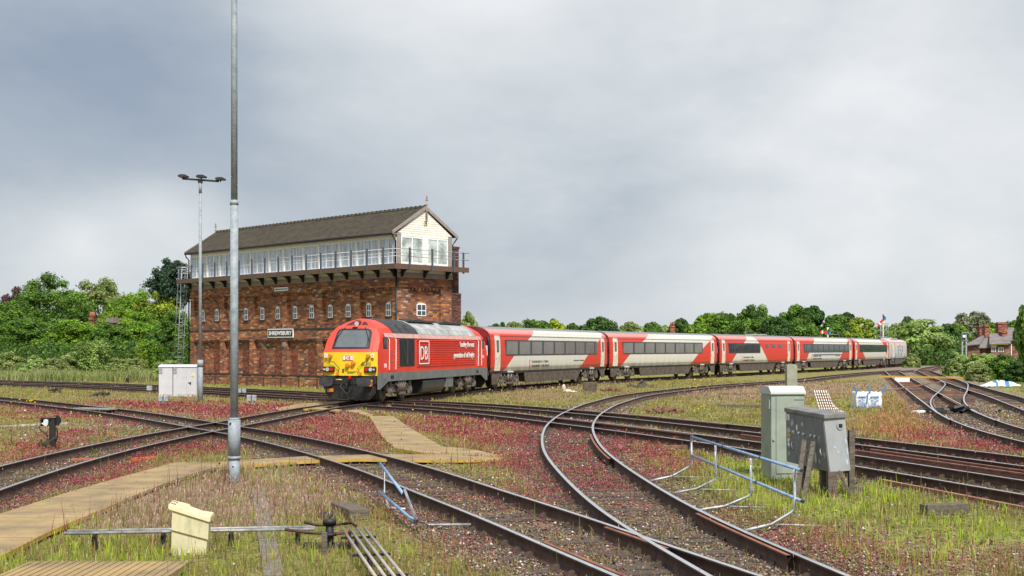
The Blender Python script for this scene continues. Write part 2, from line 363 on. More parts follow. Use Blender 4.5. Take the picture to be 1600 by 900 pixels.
# ---------------------------------------------------------------- ground cover regions, as polygons on the ground
def wp(pp): return np.array([G(x, y) for x, y in pp])
def inpoly(X, Y, P):
    c = np.zeros(X.shape, bool); n = len(P); j = n-1
    for i in range(n):
        xi, yi = P[i]; xj, yj = P[j]
        if yi != yj: c ^= ((yi > Y) != (yj > Y)) & (X < (xj-xi)*(Y-yi)/(yj-yi)+xi)
        j = i
    return c
REG = {'red': [([(20,632),(90,632),(190,650),(250,662),(200,664),(100,655),(0,650)], .6), ([(120,629),(260,630),(350,635),(480,633),(450,644),(340,656),(280,648),(170,634)], .95),
    ([(395,676),(470,655),(565,648),(600,688),(612,712),(540,700),(440,680)], .8), ([(618,650),(700,652),(850,662),(845,690),(862,730),(885,765),(820,768),(760,722),(700,688),(650,668)], .7),
    ([(770,690),(850,670),(860,740),(820,745),(770,715)], .6), ([(860,682),(928,668),(940,712),(1000,750),(965,800),(905,765)], .75), ([(935,672),(1060,688),(1080,702),(1055,748),(1010,738),(955,700)], .75),
    ([(0,692),(60,690),(100,672),(180,682),(60,716),(0,738)], .6), ([(230,692),(330,682),(352,712),(270,720),(200,738),(90,792),(0,806),(0,790),(60,768)], .7),
    ([(1325,684),(1600,735),(1600,760),(1325,705)], .45), ([(1470,665),(1600,698),(1600,712),(1440,694),(1390,684)], .75),
    ([(500,740),(700,775),(780,860),(660,885),(560,800)], .22), ([(1020,752),(1120,800),(1250,880),(1420,890),(1330,845),(1200,825)], .5), ([(1420,850),(1600,840),(1600,900),(1420,900)], .22), ([(870,790),(1010,860),(1200,900),(900,900)], .10),
    ([(640,740),(850,780),(900,850),(760,780)], .4)],
  'bright': [([(1075,716),(1220,712),(1330,745),(1600,800),(1600,850),(1320,835),(1160,795)], .9), ([(0,860),(110,822),(260,832),(340,872),(345,905),(0,905)], .75), ([(1300,830),(1600,840),(1600,905),(1280,905)], .30),
    ([(690,640),(760,650),(770,690),(700,680)], .3), ([(430,730),(520,740),(520,765),(440,765)], .5), ([(1520,590),(1600,595),(1600,625),(1560,610)], .9), ([(360,790),(520,830),(600,905),(330,905)], .3),
    ([(440,600),(780,600),(900,592),(1400,572),(1400,568),(700,580)], .6), ([(1400,640),(1330,620),(1250,610),(1250,640),(1330,660)], .35), ([(300,610),(520,612),(520,604),(300,597)], .6)],
  'pink': [([(100,805),(300,738),(500,736),(560,770),(460,815),(380,830),(110,840)], .85), ([(1050,616),(1220,598),(1380,600),(1365,617),(1100,628)], .85), ([(1330,665),(1500,665),(1560,690),(1400,680),(1330,680)], .6),
    ([(780,600),(960,600),(880,628),(780,625)], .5), ([(130,620),(330,622),(330,626),(130,625)], .5), ([(820,770),(900,790),(860,800),(740,745)], .5)],
  'salmon': [([(1370,650),(1395,615),(1420,625),(1450,640),(1500,668),(1430,690),(1345,685)], .85)],
  'gravel': [([(1380,580),(1540,588),(1600,615),(1600,760),(1500,668),(1440,640),(1400,615),(1370,600)], .95), ([(390,652),(500,642),(560,650),(440,664)], .7), ([(150,650),(330,662),(200,690),(90,700),(120,670)], .5),
    ([(0,665),(120,660),(160,672),(60,690),(0,688)], .45), ([(600,735),(700,780),(860,880),(820,900),(640,860)], .45), ([(1350,560),(1540,560),(1540,590),(1380,590)], 1.0), ([(1240,820),(1600,850),(1600,905),(1340,905)], .45)]}
REGW = {k: [(wp(p), a) for p, a in v] for k, v in REG.items()}
def region_weights(X, Y, jit=5):
    Wt = {k: np.zeros(X.shape) for k in REGW}
    for s in range(jit):
        r = .012*Y+.25
        # break the outlines with layered sine turbulence plus random jitter
        tx = np.sin(X*.9+Y*.7)*.5+np.sin(X*2.3-Y*1.9+1.3)*.3+np.sin(X*5.1+Y*4.3)*.15
        ty = np.sin(X*1.1-Y*.8+2)*.5+np.sin(X*2.9+Y*2.1)*.3+np.sin(X*6.3-Y*3.7)*.15
        xx = X+tx*r*1.2+rng.normal(0, 1, X.shape)*r*.6; yy = Y+(ty*1.5+rng.normal(0, 1, X.shape)*1.2)*r*1.3
        for k, ps in REGW.items():
            w_ = np.zeros(X.shape)
            for p, a in ps: w_ = np.maximum(w_, inpoly(xx, yy, p)*a)
            Wt[k] += w_/jit
    return Wt
def track_dist(X, Y):
    D = np.full(X.shape, 99.0)
    for k, P in paths.items():
        Q = P[::2]
        for c0 in range(0, len(Q), 40):
            q = Q[c0:c0+40]; lo = q.min(0)-3; hi = q.max(0)+3
            s = (X > lo[0]) & (X < hi[0]) & (Y > lo[1]) & (Y < hi[1])
            if s.any():
                d = np.sqrt(((X[s][:, None]-q[:, 0])**2)+((Y[s][:, None]-q[:, 1])**2)).min(1); D[s] = np.minimum(D[s], d)
    return D
PALS = {'base': (.20, .18, .06), 'red': (.25, .07, .08), 'bright': (.21, .24, .06), 'pink': (.27, .19, .14), 'salmon': (.34, .18, .10), 'gravel': (.21, .17, .14), 'bed': (.155, .118, .090)}
def ground_color(X, Y):
    Wt = region_weights(X, Y); D = track_dist(X, Y)
    C = np.tile(np.array(PALS['base']), (len(X), 1))
    for k in ('gravel', 'bright', 'pink', 'salmon', 'red'):
        a = Wt[k][:, None]; C = C*(1-a)+np.array(PALS[k])*a
    b = np.clip((1.75-D)/.6, 0, 1)*.75; b = b*(1-.45*Wt['red']); C = C*(1-b[:, None])+np.array(PALS['bed'])*b[:, None]
    return C, Wt, D
def bed_z(d): return .062*np.clip((1.75-d)/.5, 0, 1)
def axis(vals): return np.array(vals)
gx = np.unique(np.r_[np.arange(-30, 30.01, .3), 30+np.cumsum(.3*1.04**np.arange(1, 130)), -30-np.cumsum(.3*1.04**np.arange(1, 130)), [-2500, 2500]])
gy = np.unique(np.r_[[-600, -100, -20, 0], np.arange(4, 62, .3), 62+np.cumsum(.3*1.035**np.arange(1, 150)), [4500]])
GX, GY = np.meshgrid(gx, gy); gxx = GX.ravel(); gyy = GY.ravel()
gc, gw, gd = ground_color(gxx, gyy)
far = (gyy > 300) | (np.abs(gxx) > 150); gc[far] = (.09, .14, .04)
gz = np.where(gyy < 200, (np.sin(gxx*.8)*np.sin(gyy*.6+1)*.02+rng.normal(0, .012, gxx.shape)), 0); gz = np.where(gd < 1.6, gz*.3, gz)-bed_z(gd)
V = np.c_[gxx, gyy, gz]; nx, ny = len(gx), len(gy); I = (np.arange(ny-1)[:, None]*nx+np.arange(nx-1)[None, :]).ravel()
Fg = np.c_[I, I+1, I+nx+1, I+nx]
mg, tg_, bg = principled('yard ground'); n = tg_.nodes; l = tg_.links
a = n.new('ShaderNodeAttribute'); a.attribute_name = 'Col'; tcg = n.new('ShaderNodeTexCoord')
def nz(scale, det=6, rough=.7):
    q = n.new('ShaderNodeTexNoise'); q.inputs['Scale'].default_value = scale; q.inputs['Detail'].default_value = det; q.inputs['Roughness'].default_value = rough; l.new(tcg.outputs['Object'], q.inputs['Vector']); return q
vo = n.new('ShaderNodeTexVoronoi'); vo.inputs['Scale'].default_value = 16; l.new(tcg.outputs['Object'], vo.inputs['Vector'])
nA = nz(1.3); nB = nz(9, 8, .8)
r1 = n.new('ShaderNodeMapRange'); l.new(nA.outputs['Fac'], r1.inputs[0]); r1.inputs[1].default_value = .3; r1.inputs[2].default_value = .7; r1.inputs[3].default_value = .7; r1.inputs[4].default_value = 1.3
r2 = n.new('ShaderNodeMapRange'); l.new(nB.outputs['Fac'], r2.inputs[0]); r2.inputs[1].default_value = .35; r2.inputs[2].default_value = .65; r2.inputs[3].default_value = .55; r2.inputs[4].default_value = 1.5
r3 = n.new('ShaderNodeMapRange'); l.new(vo.outputs['Color'], r3.inputs[0]); r3.inputs[3].default_value = .6; r3.inputs[4].default_value = 1.5
m1 = n.new('ShaderNodeMath'); m1.operation = 'MULTIPLY'; l.new(r1.outputs[0], m1.inputs[0]); l.new(r2.outputs[0], m1.inputs[1])
m2 = n.new('ShaderNodeMath'); m2.operation = 'MULTIPLY'; l.new(m1.outputs[0], m2.inputs[0]); l.new(r3.outputs[0], m2.inputs[1])
sc_ = n.new('ShaderNodeVectorMath'); sc_.operation = 'SCALE'; l.new(a.outputs['Color'], sc_.inputs[0]); l.new(m2.outputs[0], sc_.inputs['Scale'])
l.new(sc_.outputs[0], bg.inputs['Base Color']); bg.inputs['Roughness'].default_value = .95; bg.inputs['Specular IOR Level'].default_value = .1
bpn = n.new('ShaderNodeBump'); bpn.inputs['Strength'].default_value = .8; bpn.inputs['Distance'].default_value = .05; l.new(nB.outputs['Fac'], bpn.inputs['Height']); l.new(bpn.outputs[0], bg.inputs['Normal'])
gnd = np_mesh('ground', V, Fg, mg, cols=gc); tag(gnd, 'weedy railway yard ground of ballast, moss, red herbs and rough grass', 'ground', kind='structure')
# ================================================================ yellow walkway boards
m_board = mat('yellow grit walkway board', (.37, .26, .12), rough=.85, scale=1.1, col2=(.165, .125, .08), mix=.51, bump=.6, bscale=60)
m_boardedge = mat('yellow painted nosing', (.50, .32, .06), rough=.7, scale=6, col2=(.35, .22, .06))
m_concrete = mat('weathered concrete', (.30, .28, .25), rough=.9, col2=(.14, .135, .12), scale=6, bump=.4)
m_timber = mat('old grey timber', (.16, .13, .10), rough=.9, col2=(.05, .042, .035), scale=4, stretch=(1, 6, 6), bump=.6, bscale=20)
WALK = [
 ([(0,803),(120,765),(190,745),(273,722.5),(345,722.5),(341,730),(310,737),(250,758),(190,782),(75,830),(0,868),(-60,893),(-60,820)], 'yellow grit walkway ramp running up from the bottom left corner', .10),
 ([(342,721.5),(480,712.5),(600,709.5),(700,710),(783,714.5),(783,717),(700,718.5),(560,716.5),(460,720.5),(342,729.5)], 'long straight yellow-edged crossing board lying across the curving track', .10),
 ([(577,650),(615,650.5),(634,664),(655,677),(688,697),(740,702),(784,713),(700,709.5),(668,708),(640,703.5),(618,700),(594,678)], 'broad yellow walkway panel with an L bend between the two tracks', .08),
 ([(428,639),(462,631.5),(530,626.5),(548,628),(505,635.5),(480,639)], 'tan boards on the signal box side of the locomotive', .09),
 ([(482,637.6),(500,636.5),(534,640.2),(528,642.4)], 'short tan board laid between the rails in front of the locomotive', .10),
 ([(540,641),(560,640),(583,648),(578,650.5)], 'small tan board bridging the track and the L-shaped walkway', .09)]
WPOLY = []
def board_joints(P, hz, t):
    # gaps between the separate square panels: thin dark slots, clipped to the outline
    A = np.array(P); g = MB(); ox, oy = P[0]; step = 1.0 if len(P) > 7 else 1.22
    v = np.arange(math.floor(A[:, 1].min()), A[:, 1].max(), step)
    for y_ in v:
        xs = []
        for i in range(len(P)):
            (xa, ya), (xb, yb) = P[i], P[(i+1) % len(P)]
            if (ya > y_) != (yb > y_): xs.append(xa+(y_-ya)/(yb-ya)*(xb-xa))
        xs.sort()
        for a, c in zip(xs[::2], xs[1::2]):
            if c-a > .3: g.box(a-ox+.04, c-ox-.04, y_-oy-.012, y_-oy+.012, hz-.004, hz+.0015)
    if g.v: g.build('panel_joint', m_black_gap, t)
m_black_gap = mat('dirt filled joint', (.19, .145, .085), rough=.95)
for pp, lab, hz in WALK:
    P = [G(x, y, hz) for x, y in pp]; WPOLY.append(np.array(P))
    t = thing('walkway_board', lab, 'walkway', (P[0][0], P[0][1], 0))
    b = MB(); b.prism([(x-P[0][0], y-P[0][1]) for x, y in P], hz-.05, hz, 'z'); b.build('board', m_board, t, fixn=True)
    e = MB(); k = len(P)
    order = range(k)
    for i in order:
        p, q = P[i], P[(i+1) % k]
        if (p[1]+q[1])/2 < sum(v[1] for v in P)/k+.05 and math.dist(p, q) > .3:      # the near edge carries the nosing
            e.bar((p[0]-P[0][0], p[1]-P[0][1], hz-.035), (q[0]-P[0][0], q[1]-P[0][1], hz-.035), .03, .066)
    if e.v: e.build('nosing', m_boardedge, t)
    board_joints(P, hz, t)
    # joints of the separate panels
    e = MB(); c = np.array(P); xs = (c[:, 0].min(), c[:, 0].max()); ys = (c[:, 1].min(), c[:, 1].max())
    s_ = MB(); 
    for (x, y) in P[::2]:
        s_ = MB(); s_.box(x-P[0][0]-.05, x-P[0][0]+.05, y-P[0][1]-.05, y-P[0][1]+.05, 0, hz-.052); s_.build('support', m_timber, t)

# ribbed board at the bottom left corner
P0 = G(30, 884, .1); t = thing('walkway_board', 'ribbed tan board at the bottom left corner in front of the cream box', 'walkway', (P0[0], P0[1], 0))
b = MB(); x0, x1, y0, y1 = 0, G(298, 876, .1)[0]-P0[0], -1.2, G(298, 877, .1)[1]-P0[1]
b.box(x0, x1, y0, y1, .02, .10); b.build('board', m_board, t, bevel=.006); b = MB()
k = 0.06
while k < x1-.05: b.box(k, k+.02, y0+.02, y1-.02, .10, .112); k += .1
b.build('rib', m_board, t)
WPOLY.append(np.array([(P0[0], P0[1]+y0), (P0[0]+x1, P0[1]+y0), (P0[0]+x1, P0[1]+y1), (P0[0], P0[1]+y1)]))
# ================================================================ plants and stones
m_veg = vcol_mat('plant matter', rough=.75, trans=.25, spec=.15, noise_amt=.12, nscale=3)
m_stone = vcol_mat('ballast stone', rough=.95, spec=.15, noise_amt=.3, nscale=30)
def sample(nn, y0, y1, umax=.50):
    y = np.exp(rng.uniform(math.log(y0), math.log(y1), nn)); x = y*rng.uniform(-umax, umax, nn); return x, y
def pal_pick(pal, nn, jit=.18):
    ps = np.array([p[0] for p in pal], float); ps /= ps.sum(); i = rng.choice(len(pal), nn, p=ps); c = np.array([p[1] for p in pal])[i]
    return np.clip(c*(1+rng.normal(0, jit, (nn, 1)))+rng.normal(0, .01, (nn, 3)), .004, .9)
def on_walk(x, y):
    m = np.zeros(x.shape, bool)
    for P in WPOLY: m |= inpoly(x, y, P)
    return m
def tufted(x, y, k, rad):
    x = np.repeat(x, k); y = np.repeat(y, k); r = rad*(.6+y/45)*rng.uniform(.4, 1.4, len(x)); return x+rng.normal(0, 1, len(x))*r, y+rng.normal(0, 1, len(x))*r
def clump(x, y, s=1.0, seed=0):
    """patchiness 0..1"""
    v = np.sin(x*1.7*s+seed)*np.sin(y*1.3*s+seed*2)+.6*np.sin(x*4.1*s-y*2.7*s+seed)+.4*np.sin(x*9.3*s+y*7.7*s); return np.clip(.5+v*.35, 0, 1)
BL = [0]
def blades(name, label, cat, x, y, h, wd, cols, tipcols=None, lean=.35, heads=None):
    nn = len(x); zb_ = -bed_z(track_dist(x, y)); an = rng.uniform(0, 2*np.pi, nn); ln = np.abs(rng.normal(0, lean, nn))*h; la = rng.uniform(0, 2*np.pi, nn)
    dx = np.cos(an)*wd/2; dy = np.sin(an)*wd/2; lx = np.cos(la)*ln; ly = np.sin(la)*ln; Z = np.zeros(nn)
    V = np.stack([np.c_[x-dx, y-dy, Z-.02], np.c_[x+dx, y+dy, Z-.02], np.c_[x+lx*.35+dx*.8, y+ly*.35+dy*.8, h*.55], np.c_[x+lx*.35-dx*.8, y+ly*.35-dy*.8, h*.55], np.c_[x+lx+dx*.15, y+ly+dy*.15, h], np.c_[x+lx-dx*.15, y+ly-dy*.15, h*.99]], 1).reshape(-1, 3); V[:, 2] += np.repeat(zb_, 6)
    o = np.arange(nn)[:, None]*6; Fc = np.stack([o+np.array([0, 1, 2, 3]), o+np.array([3, 2, 4, 5])], 1).reshape(-1, 4)
    tc_ = tipcols if tipcols is not None else cols
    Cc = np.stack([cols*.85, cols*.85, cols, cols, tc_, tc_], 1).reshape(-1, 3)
    if heads is not None:
        i = heads; m = len(i); s = wd[i]*2.0; hh = h[i]*.22
        tx, ty, tz = (x+lx)[i], (y+ly)[i], h[i]
        V2 = np.stack([np.c_[tx-dx[i]/wd[i]*s, ty-dy[i]/wd[i]*s, tz-hh*.2], np.c_[tx, ty, tz-hh], np.c_[tx+dx[i]/wd[i]*s, ty+dy[i]/wd[i]*s, tz-hh*.2], np.c_[tx, ty, tz+hh*.6]], 1).reshape(-1, 3)
        o2 = len(V)+np.arange(m)[:, None]*4; V = np.vstack([V, V2]); Fc = np.vstack([Fc, o2+np.array([0, 1, 2, 3])]); Cc = np.vstack([Cc, np.repeat(tc_[i], 4, 0)])
    ob = np_mesh(name, V, Fc, m_veg, cols=Cc); tag(ob, label, cat, kind='stuff'); return ob
def leaves(name, label, cat, x, y, z, s, cols, flat=.6):
    nn = len(x); nrm = rng.normal(0, 1, (nn, 3)); nrm[:, 2] = np.abs(nrm[:, 2])*flat+.2; nrm /= np.linalg.norm(nrm, axis=1)[:, None]
    a = np.cross(nrm, rng.normal(0, 1, (nn, 3))); a /= np.linalg.norm(a, axis=1)[:, None]; b = np.cross(nrm, a); c = np.c_[x, y, z]
    s = s[:, None]; V = np.stack([c-a*s, c-b*s*.6, c+a*s, c+b*s*.6], 1).reshape(-1, 3); Fc = (np.arange(nn)[:, None]*4+np.array([0, 1, 2, 3]))
    ob = np_mesh(name, V, Fc, m_veg, cols=np.repeat(cols, 4, 0)); tag(ob, label, cat, kind='stuff'); return ob
def keep(x, y, prob): k = rng.uniform(0, 1, len(x)) < prob; return k & (~on_walk(x, y) | (rng.uniform(0, 1, len(x)) < .05))
# rough olive grass
x, y = sample(32000, 11.5, 105); x, y = tufted(x, y, 11, .09); Wt = region_weights(x, y, 2); D = track_dist(x, y)
p = (.95-.8*Wt['red']-.85*Wt['gravel']-.6*Wt['bright']-.5*Wt['pink'])*np.where(D < 1.6, .10, 1)*(.25+.9*clump(x, y, .8, 1)); k = keep(x, y, p); x, y = x[k], y[k]; D = D[k]
h = rng.uniform(.04, .17, len(x))*(.6+.7*clump(x, y, .5, 3)); c = pal_pick([(4, (.27, .25, .07)), (3, (.23, .235, .055)), (2, (.37, .30, .13)), (1, (.28, .16, .08)), (1, (.17, .22, .04))], len(x))
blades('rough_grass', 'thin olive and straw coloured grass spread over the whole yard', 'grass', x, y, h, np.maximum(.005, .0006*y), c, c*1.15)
# bright tufted grass
x, y = sample(13000, 11.5, 60); x, y = tufted(x, y, 13, .06); Wt = region_weights(x, y, 2); D = track_dist(x, y)
p = (Wt['bright']*1.1+.03)*np.where(D < 1.5, .12, 1)*(.02+1.1*clump(x, y, 1.1, 5)**1.5); k = keep(x, y, p); x, y, D = x[k], y[k], D[k]
h = rng.uniform(.05, .27, len(x))*(.35+.75*clump(x, y, 1.6, 7)); c = pal_pick([(4, (.36, .46, .04)), (3, (.26, .37, .035)), (2, (.44, .46, .08)), (1, (.36, .29, .12))], len(x))
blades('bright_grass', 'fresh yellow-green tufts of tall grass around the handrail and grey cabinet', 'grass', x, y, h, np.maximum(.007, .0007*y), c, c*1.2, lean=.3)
# flowering pinkish-brown grass
x, y = sample(200000, 12, 130); Wt = region_weights(x, y, 2); D = track_dist(x, y)
p = (Wt['pink']*1.1+Wt['salmon']*.9+.04)*np.where(D < 1.4, .1, 1)*(.4+.7*clump(x, y, .9, 9)); k = keep(x, y, p); x, y = x[k], y[k]; sm = Wt['salmon'][k] > .35
h = rng.uniform(.07, .21, len(x)); c = pal_pick([(3, (.30, .24, .13)), (2, (.30, .20, .13)), (1, (.27, .27, .09))], len(x)); tcx = pal_pick([(4, (.48, .31, .26)), (3, (.38, .24, .20)), (1, (.56, .43, .33))], len(x))
c[sm] = pal_pick([(3, (.34, .16, .07)), (2, (.38, .22, .10))], int(sm.sum())) if sm.any() else c[sm]; tcx[sm] = c[sm]*1.25
blades('seeding_grass', 'fine pinkish-brown seeding grass in drifts', 'grass', x, y, h, np.maximum(.005, .00045*y), c, tcx, heads=np.arange(len(x)))
# crimson herb
x, y = sample(60000, 12, 75); x, y = tufted(x, y, 14, .13); Wt = region_weights(x, y, 2); D = track_dist(x, y)
p = (Wt['red']*1.7+.018*(1-Wt['gravel']))*np.where(np.abs(D-.75) < .14, .05, 1)*np.where(D < .9, .9, 1)*(.05+1.35*clump(x, y, .7, 11)**1.4); k = keep(x, y, p); x, y = x[k], y[k]
dens = clump(x, y, 1.9, 13); z = rng.uniform(.005, .13, len(x))*(.4+dens); s = np.maximum(.011, .00066*y)*rng.uniform(.7, 1.5, len(x))
c = pal_pick([(5, (.30, .055, .075)), (4, (.38, .085, .11)), (1.6, (.19, .04, .045)), (1.4, (.38, .16, .10)), (1.2, (.21, .20, .06))], len(x)); fl = rng.uniform(0, 1, len(x)) < .013; c[fl] = (.75, .30, .52)
leaves('crimson_herb', 'low crimson stonecrop-like herb with tiny pink flowers carpeting the ballast', 'ground cover', x, y, z-bed_z(track_dist(x, y)), s, c)
# reddish upright stems (dock and willowherb)
x, y = sample(9000, 12, 40); Wt = region_weights(x, y, 2); D = track_dist(x, y); p = (.25+.6*Wt['pink']+.3*Wt['red'])*np.where(D < 1.2, .15, 1)*(clump(x, y, 2.3, 17) > .55); k = keep(x, y, p); x, y = x[k], y[k]
c = pal_pick([(3, (.20, .05, .05)), (2, (.24, .12, .07)), (1, (.15, .2, .04))], len(x)); blades('red_stems', 'upright reddish dock and willowherb stems dotted through the grass', 'weeds', x, y, rng.uniform(.2, .5, len(x)), np.maximum(.009, .0006*y), c, c, lean=.15)
# small green weeds between the rails
x, y = sample(8000, 12, 70); x, y = tufted(x, y, 12, .07); D = track_dist(x, y); p = .35*(clump(x, y, 1.3, 21) > .72)+.6*((np.abs(x+9.2) < 3) & (np.abs(y-37) < 5)); k = keep(x, y, p); x, y = x[k], y[k]
c = pal_pick([(3, (.10, .16, .03)), (2, (.17, .24, .04)), (1, (.24, .26, .07))], len(x)); leaves('small_weeds', 'little green weeds scattered between the rails and over the ballast', 'weeds', x, y, rng.uniform(.01, .16, len(x))-bed_z(D[k]), np.maximum(.012, .0007*y)*rng.uniform(.6, 1.4, len(x)), c)
# tall pale grass fringing the scrub on the left
gn = 26000; gy_a = rng.uniform(101, 106, gn); gx_a = gy_a*rng.uniform(-.45, -.255, gn); c = pal_pick([(3, (.30, .34, .12)), (2, (.40, .38, .20)), (2, (.22, .30, .08))], gn)
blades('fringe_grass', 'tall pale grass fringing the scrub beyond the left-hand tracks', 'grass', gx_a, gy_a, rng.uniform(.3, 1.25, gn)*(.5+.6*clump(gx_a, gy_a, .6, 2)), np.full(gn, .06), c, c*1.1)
# yellow flowers
fx = []; 
for (px, py, sx, sy, nn) in [(50,635,12,3,26),(25,632,8,2,10),(130,663,18,6,16),(1110,602,25,5,40),(1090,612,22,4,20),(1100,646,12,3,22),(890,606,40,5,20),(790,612,30,3,12),(710,660,25,10,12),(700,600,60,4,14),(550,607,30,2,12),(470,607,14,1.5,14),(1330,665,20,5,5),(240,600,40,4,8),(1290,605,30,4,6),(600,690,40,20,6),(450,690,90,25,6),(1360,790,200,30,6)]:
    q = rng.normal(0, 1, (nn, 2))*np.array([sx, sy])+np.array([px, py]); fx += [G(a, max(b, 590)) for a, b in q]
fx = np.array(fx); yy = fx[:, 1]; leaves('yellow_flowers', 'small yellow ragwort flowers dotted over the grass', 'flowers', fx[:, 0], yy, rng.uniform(.15, .4, len(fx)), np.maximum(.02, .0009*yy), np.tile((.75, .55, .02), (len(fx), 1))*rng.uniform(.7, 1, (len(fx), 1)), flat=2)
# loose stones
def stones(name, label, x, y, s, cols):
    nn = len(x); base = np.array([(1, 0, 0), (-.9, .2, 0), (0, 1, .1), (.1, -.9, 0), (0, .1, .8), (0, 0, -.5)], float); fs = np.array([(0, 2, 4), (2, 1, 4), (1, 3, 4), (3, 0, 4), (0, 3, 5), (3, 1, 5), (1, 2, 5), (2, 0, 5)])
    B = base[None]*rng.uniform(.6, 1.25, (nn, 6, 1))*s[:, None, None]; a = rng.uniform(0, 6.28, nn); ca, sa = np.cos(a)[:, None], np.sin(a)[:, None]
    V = np.stack([B[:, :, 0]*ca-B[:, :, 1]*sa+x[:, None], B[:, :, 0]*sa+B[:, :, 1]*ca+y[:, None], B[:, :, 2]*.8+rng.uniform(.005, .035, (nn, 1))-bed_z(track_dist(x, y))[:, None]], -1).reshape(-1, 3)
    Fc = (np.arange(nn)[:, None, None]*6+fs[None]).reshape(-1, 3); ob = np_mesh(name, V, Fc, m_stone, cols=np.repeat(cols, 6, 0)); tag(ob, label, 'ballast', kind='stuff')
x, y = sample(170000, 11.5, 60); Wt = region_weights(x, y, 2); D = track_dist(x, y); p = np.where(D < 1.9, .8, .09)+.6*Wt['gravel']; k = keep(x, y, p); x, y = x[k], y[k]
c = pal_pick([(4, (.20, .15, .115)), (3, (.12, .09, .07)), (2, (.30, .235, .18)), (1.4, (.25, .13, .085)), (.4, (.55, .51, .46))], len(x), .25); stones('ballast_stones', 'brown and grey ballast stones along the tracks', x, y, np.maximum(.026, .0010*y)*rng.uniform(.6, 1.4, len(x)), c)
# ================================================================ the train
m_red = mat('traffic red paint', (.76, .042, .014), rough=.42, var=.08, scale=1.2, spec=.35)
m_redface = mat('faded red cab paint', (.66, .06, .04), rough=.45, var=.10, scale=1.5)
m_yellow = mat('warning yellow paint', (.76, .54, .015), rough=.45, var=.03, scale=2)
m_grey = mat('mid grey paint', (.16, .17, .175), rough=.5, var=.15, scale=2)
m_black = mat('black underframe paint', (.018, .017, .017), rough=.6, var=.3, scale=5)
m_rubber = mat('black rubber', (.02, .02, .022), rough=.5, var=.2)
m_under = mat('brake dust brown', (.12, .092, .072), rough=.85, var=.3, scale=3, bump=.2)
m_bogie = mat('grimy grey-brown bogie', (.17, .14, .115), rough=.8, var=.35, scale=4, bump=.2)
m_glass = mat('dark window glass', (.05, .06, .065), rough=.06, var=.1, spec=.9)
m_glasscab = mat('cab windscreen glass', (.115, .135, .145), rough=.08, var=.1, spec=.9)
m_glasslit = mat('grey tinted window glass', (.19, .175, .17), rough=.12, var=.12, scale=.8, spec=.8)
m_white = mat('white paint', (.78, .78, .76), rough=.45, var=.06)
m_whitegloss = mat('clean white lettering', (.85, .85, .85), rough=.4, var=.02)
m_roofs = mat('silver grey roof panel', (.42, .42, .42), rough=.5, var=.25, scale=1.5)
m_roofd = mat('dark sooty roof', (.05, .05, .055), rough=.7, var=.3, scale=2)
m_orange = mat('orange socket cover', (.70, .22, .02), rough=.5, var=.2, scale=10)
m_dkletter = mat('dark grey lettering', (.05, .05, .06), rough=.5, var=.02)
m_steel = mat('bare worn steel', (.30, .28, .27), rough=.4, metal=.8, var=.2)
m_lamp = mat('clear lamp lens', (.45, .45, .43), rough=.15, var=.05, spec=.8)
m_taill = mat('red tail lamp lens', (.55, .01, .012), rough=.2, var=.05)
def frame_of(i):
    h = chain_h[i]; p = cp[i]; return (p[0], p[1], RT), R(90-h)
def wheelset(parent, x, r=.46):
    for s in (-1, 1):
        b = MB(); b.cyl((x, s*.68, r), (x, s*.82, r), r, n=24); b.cyl((x, s*.66, r), (x, s*.69, r), r+.03, n=24); b.cyl((x, s*.815, r), (x, s*.84, r), r*.82, r*.80, n=20, m=1); b.cyl((x, s*.84, r), (x, s*.9, r), .13, n=10, m=1)
        b.build('wheel', [m_steel if False else m_under, m_bogie], parent)
def bogie(parent, x, wb=2.6, r=.46, loco=False):
    t = MB(); s_ = 1
    for s in (-1, 1):
        y = s*1.02; y2 = s*1.16; a, c = min(y, y2), max(y, y2)
        t.prism([(x-wb/2-.45, .62), (x-wb/2-.35, .80), (x-.55, .80), (x-.4, .68), (x+.4, .68), (x+.55, .80), (x+wb/2+.35, .80), (x+wb/2+.45, .62), (x+wb/2+.2, .45), (x+.5, .42), (x+.35, .30), (x-.35, .30), (x-.5, .42), (x-wb/2-.2, .45)], a, c, 'y')
    t.box(x-.3, x+.3, -1.0, 1.0, .4, .7); fr = t.build('bogie', [m_bogie], parent, fixn=True)
    for s in (-1, 1):
        for dx in (-wb/2, wb/2):
            b = MB(); b.box(x+dx-.17, x+dx+.17, s*1.19-.07, s*1.19+.07, r-.17, r+.17); b.cyl((x+dx, s*1.24, r), (x+dx, s*1.30, r), .11, n=12)
            b.cyl((x+dx, s*1.17, r+.17), (x+dx, s*1.17, r+.50), .09, n=10); b.build('axle_box', m_bogie, fr)
        b = MB()
        for dx in (-.22, .22) if not loco else (-.45, -.15, .15, .45): b.cyl((x+dx, s*1.22, .42), (x+dx, s*1.22, 1.0), .10, n=10)
        b.box(x-.4, x+.4, s*1.22-.12, s*1.22+.12, .30, .42); b.bar((x-.9, s*1.27, .85), (x-.3, s*1.27, .55), .06, .06); b.bar((x+.4, s*1.27, .9), (x+1.0, s*1.27, .62), .05, .05)
        b.build('suspension', m_bogie, fr)
    wheelset(fr, x-wb/2, r); wheelset(fr, x+wb/2, r)
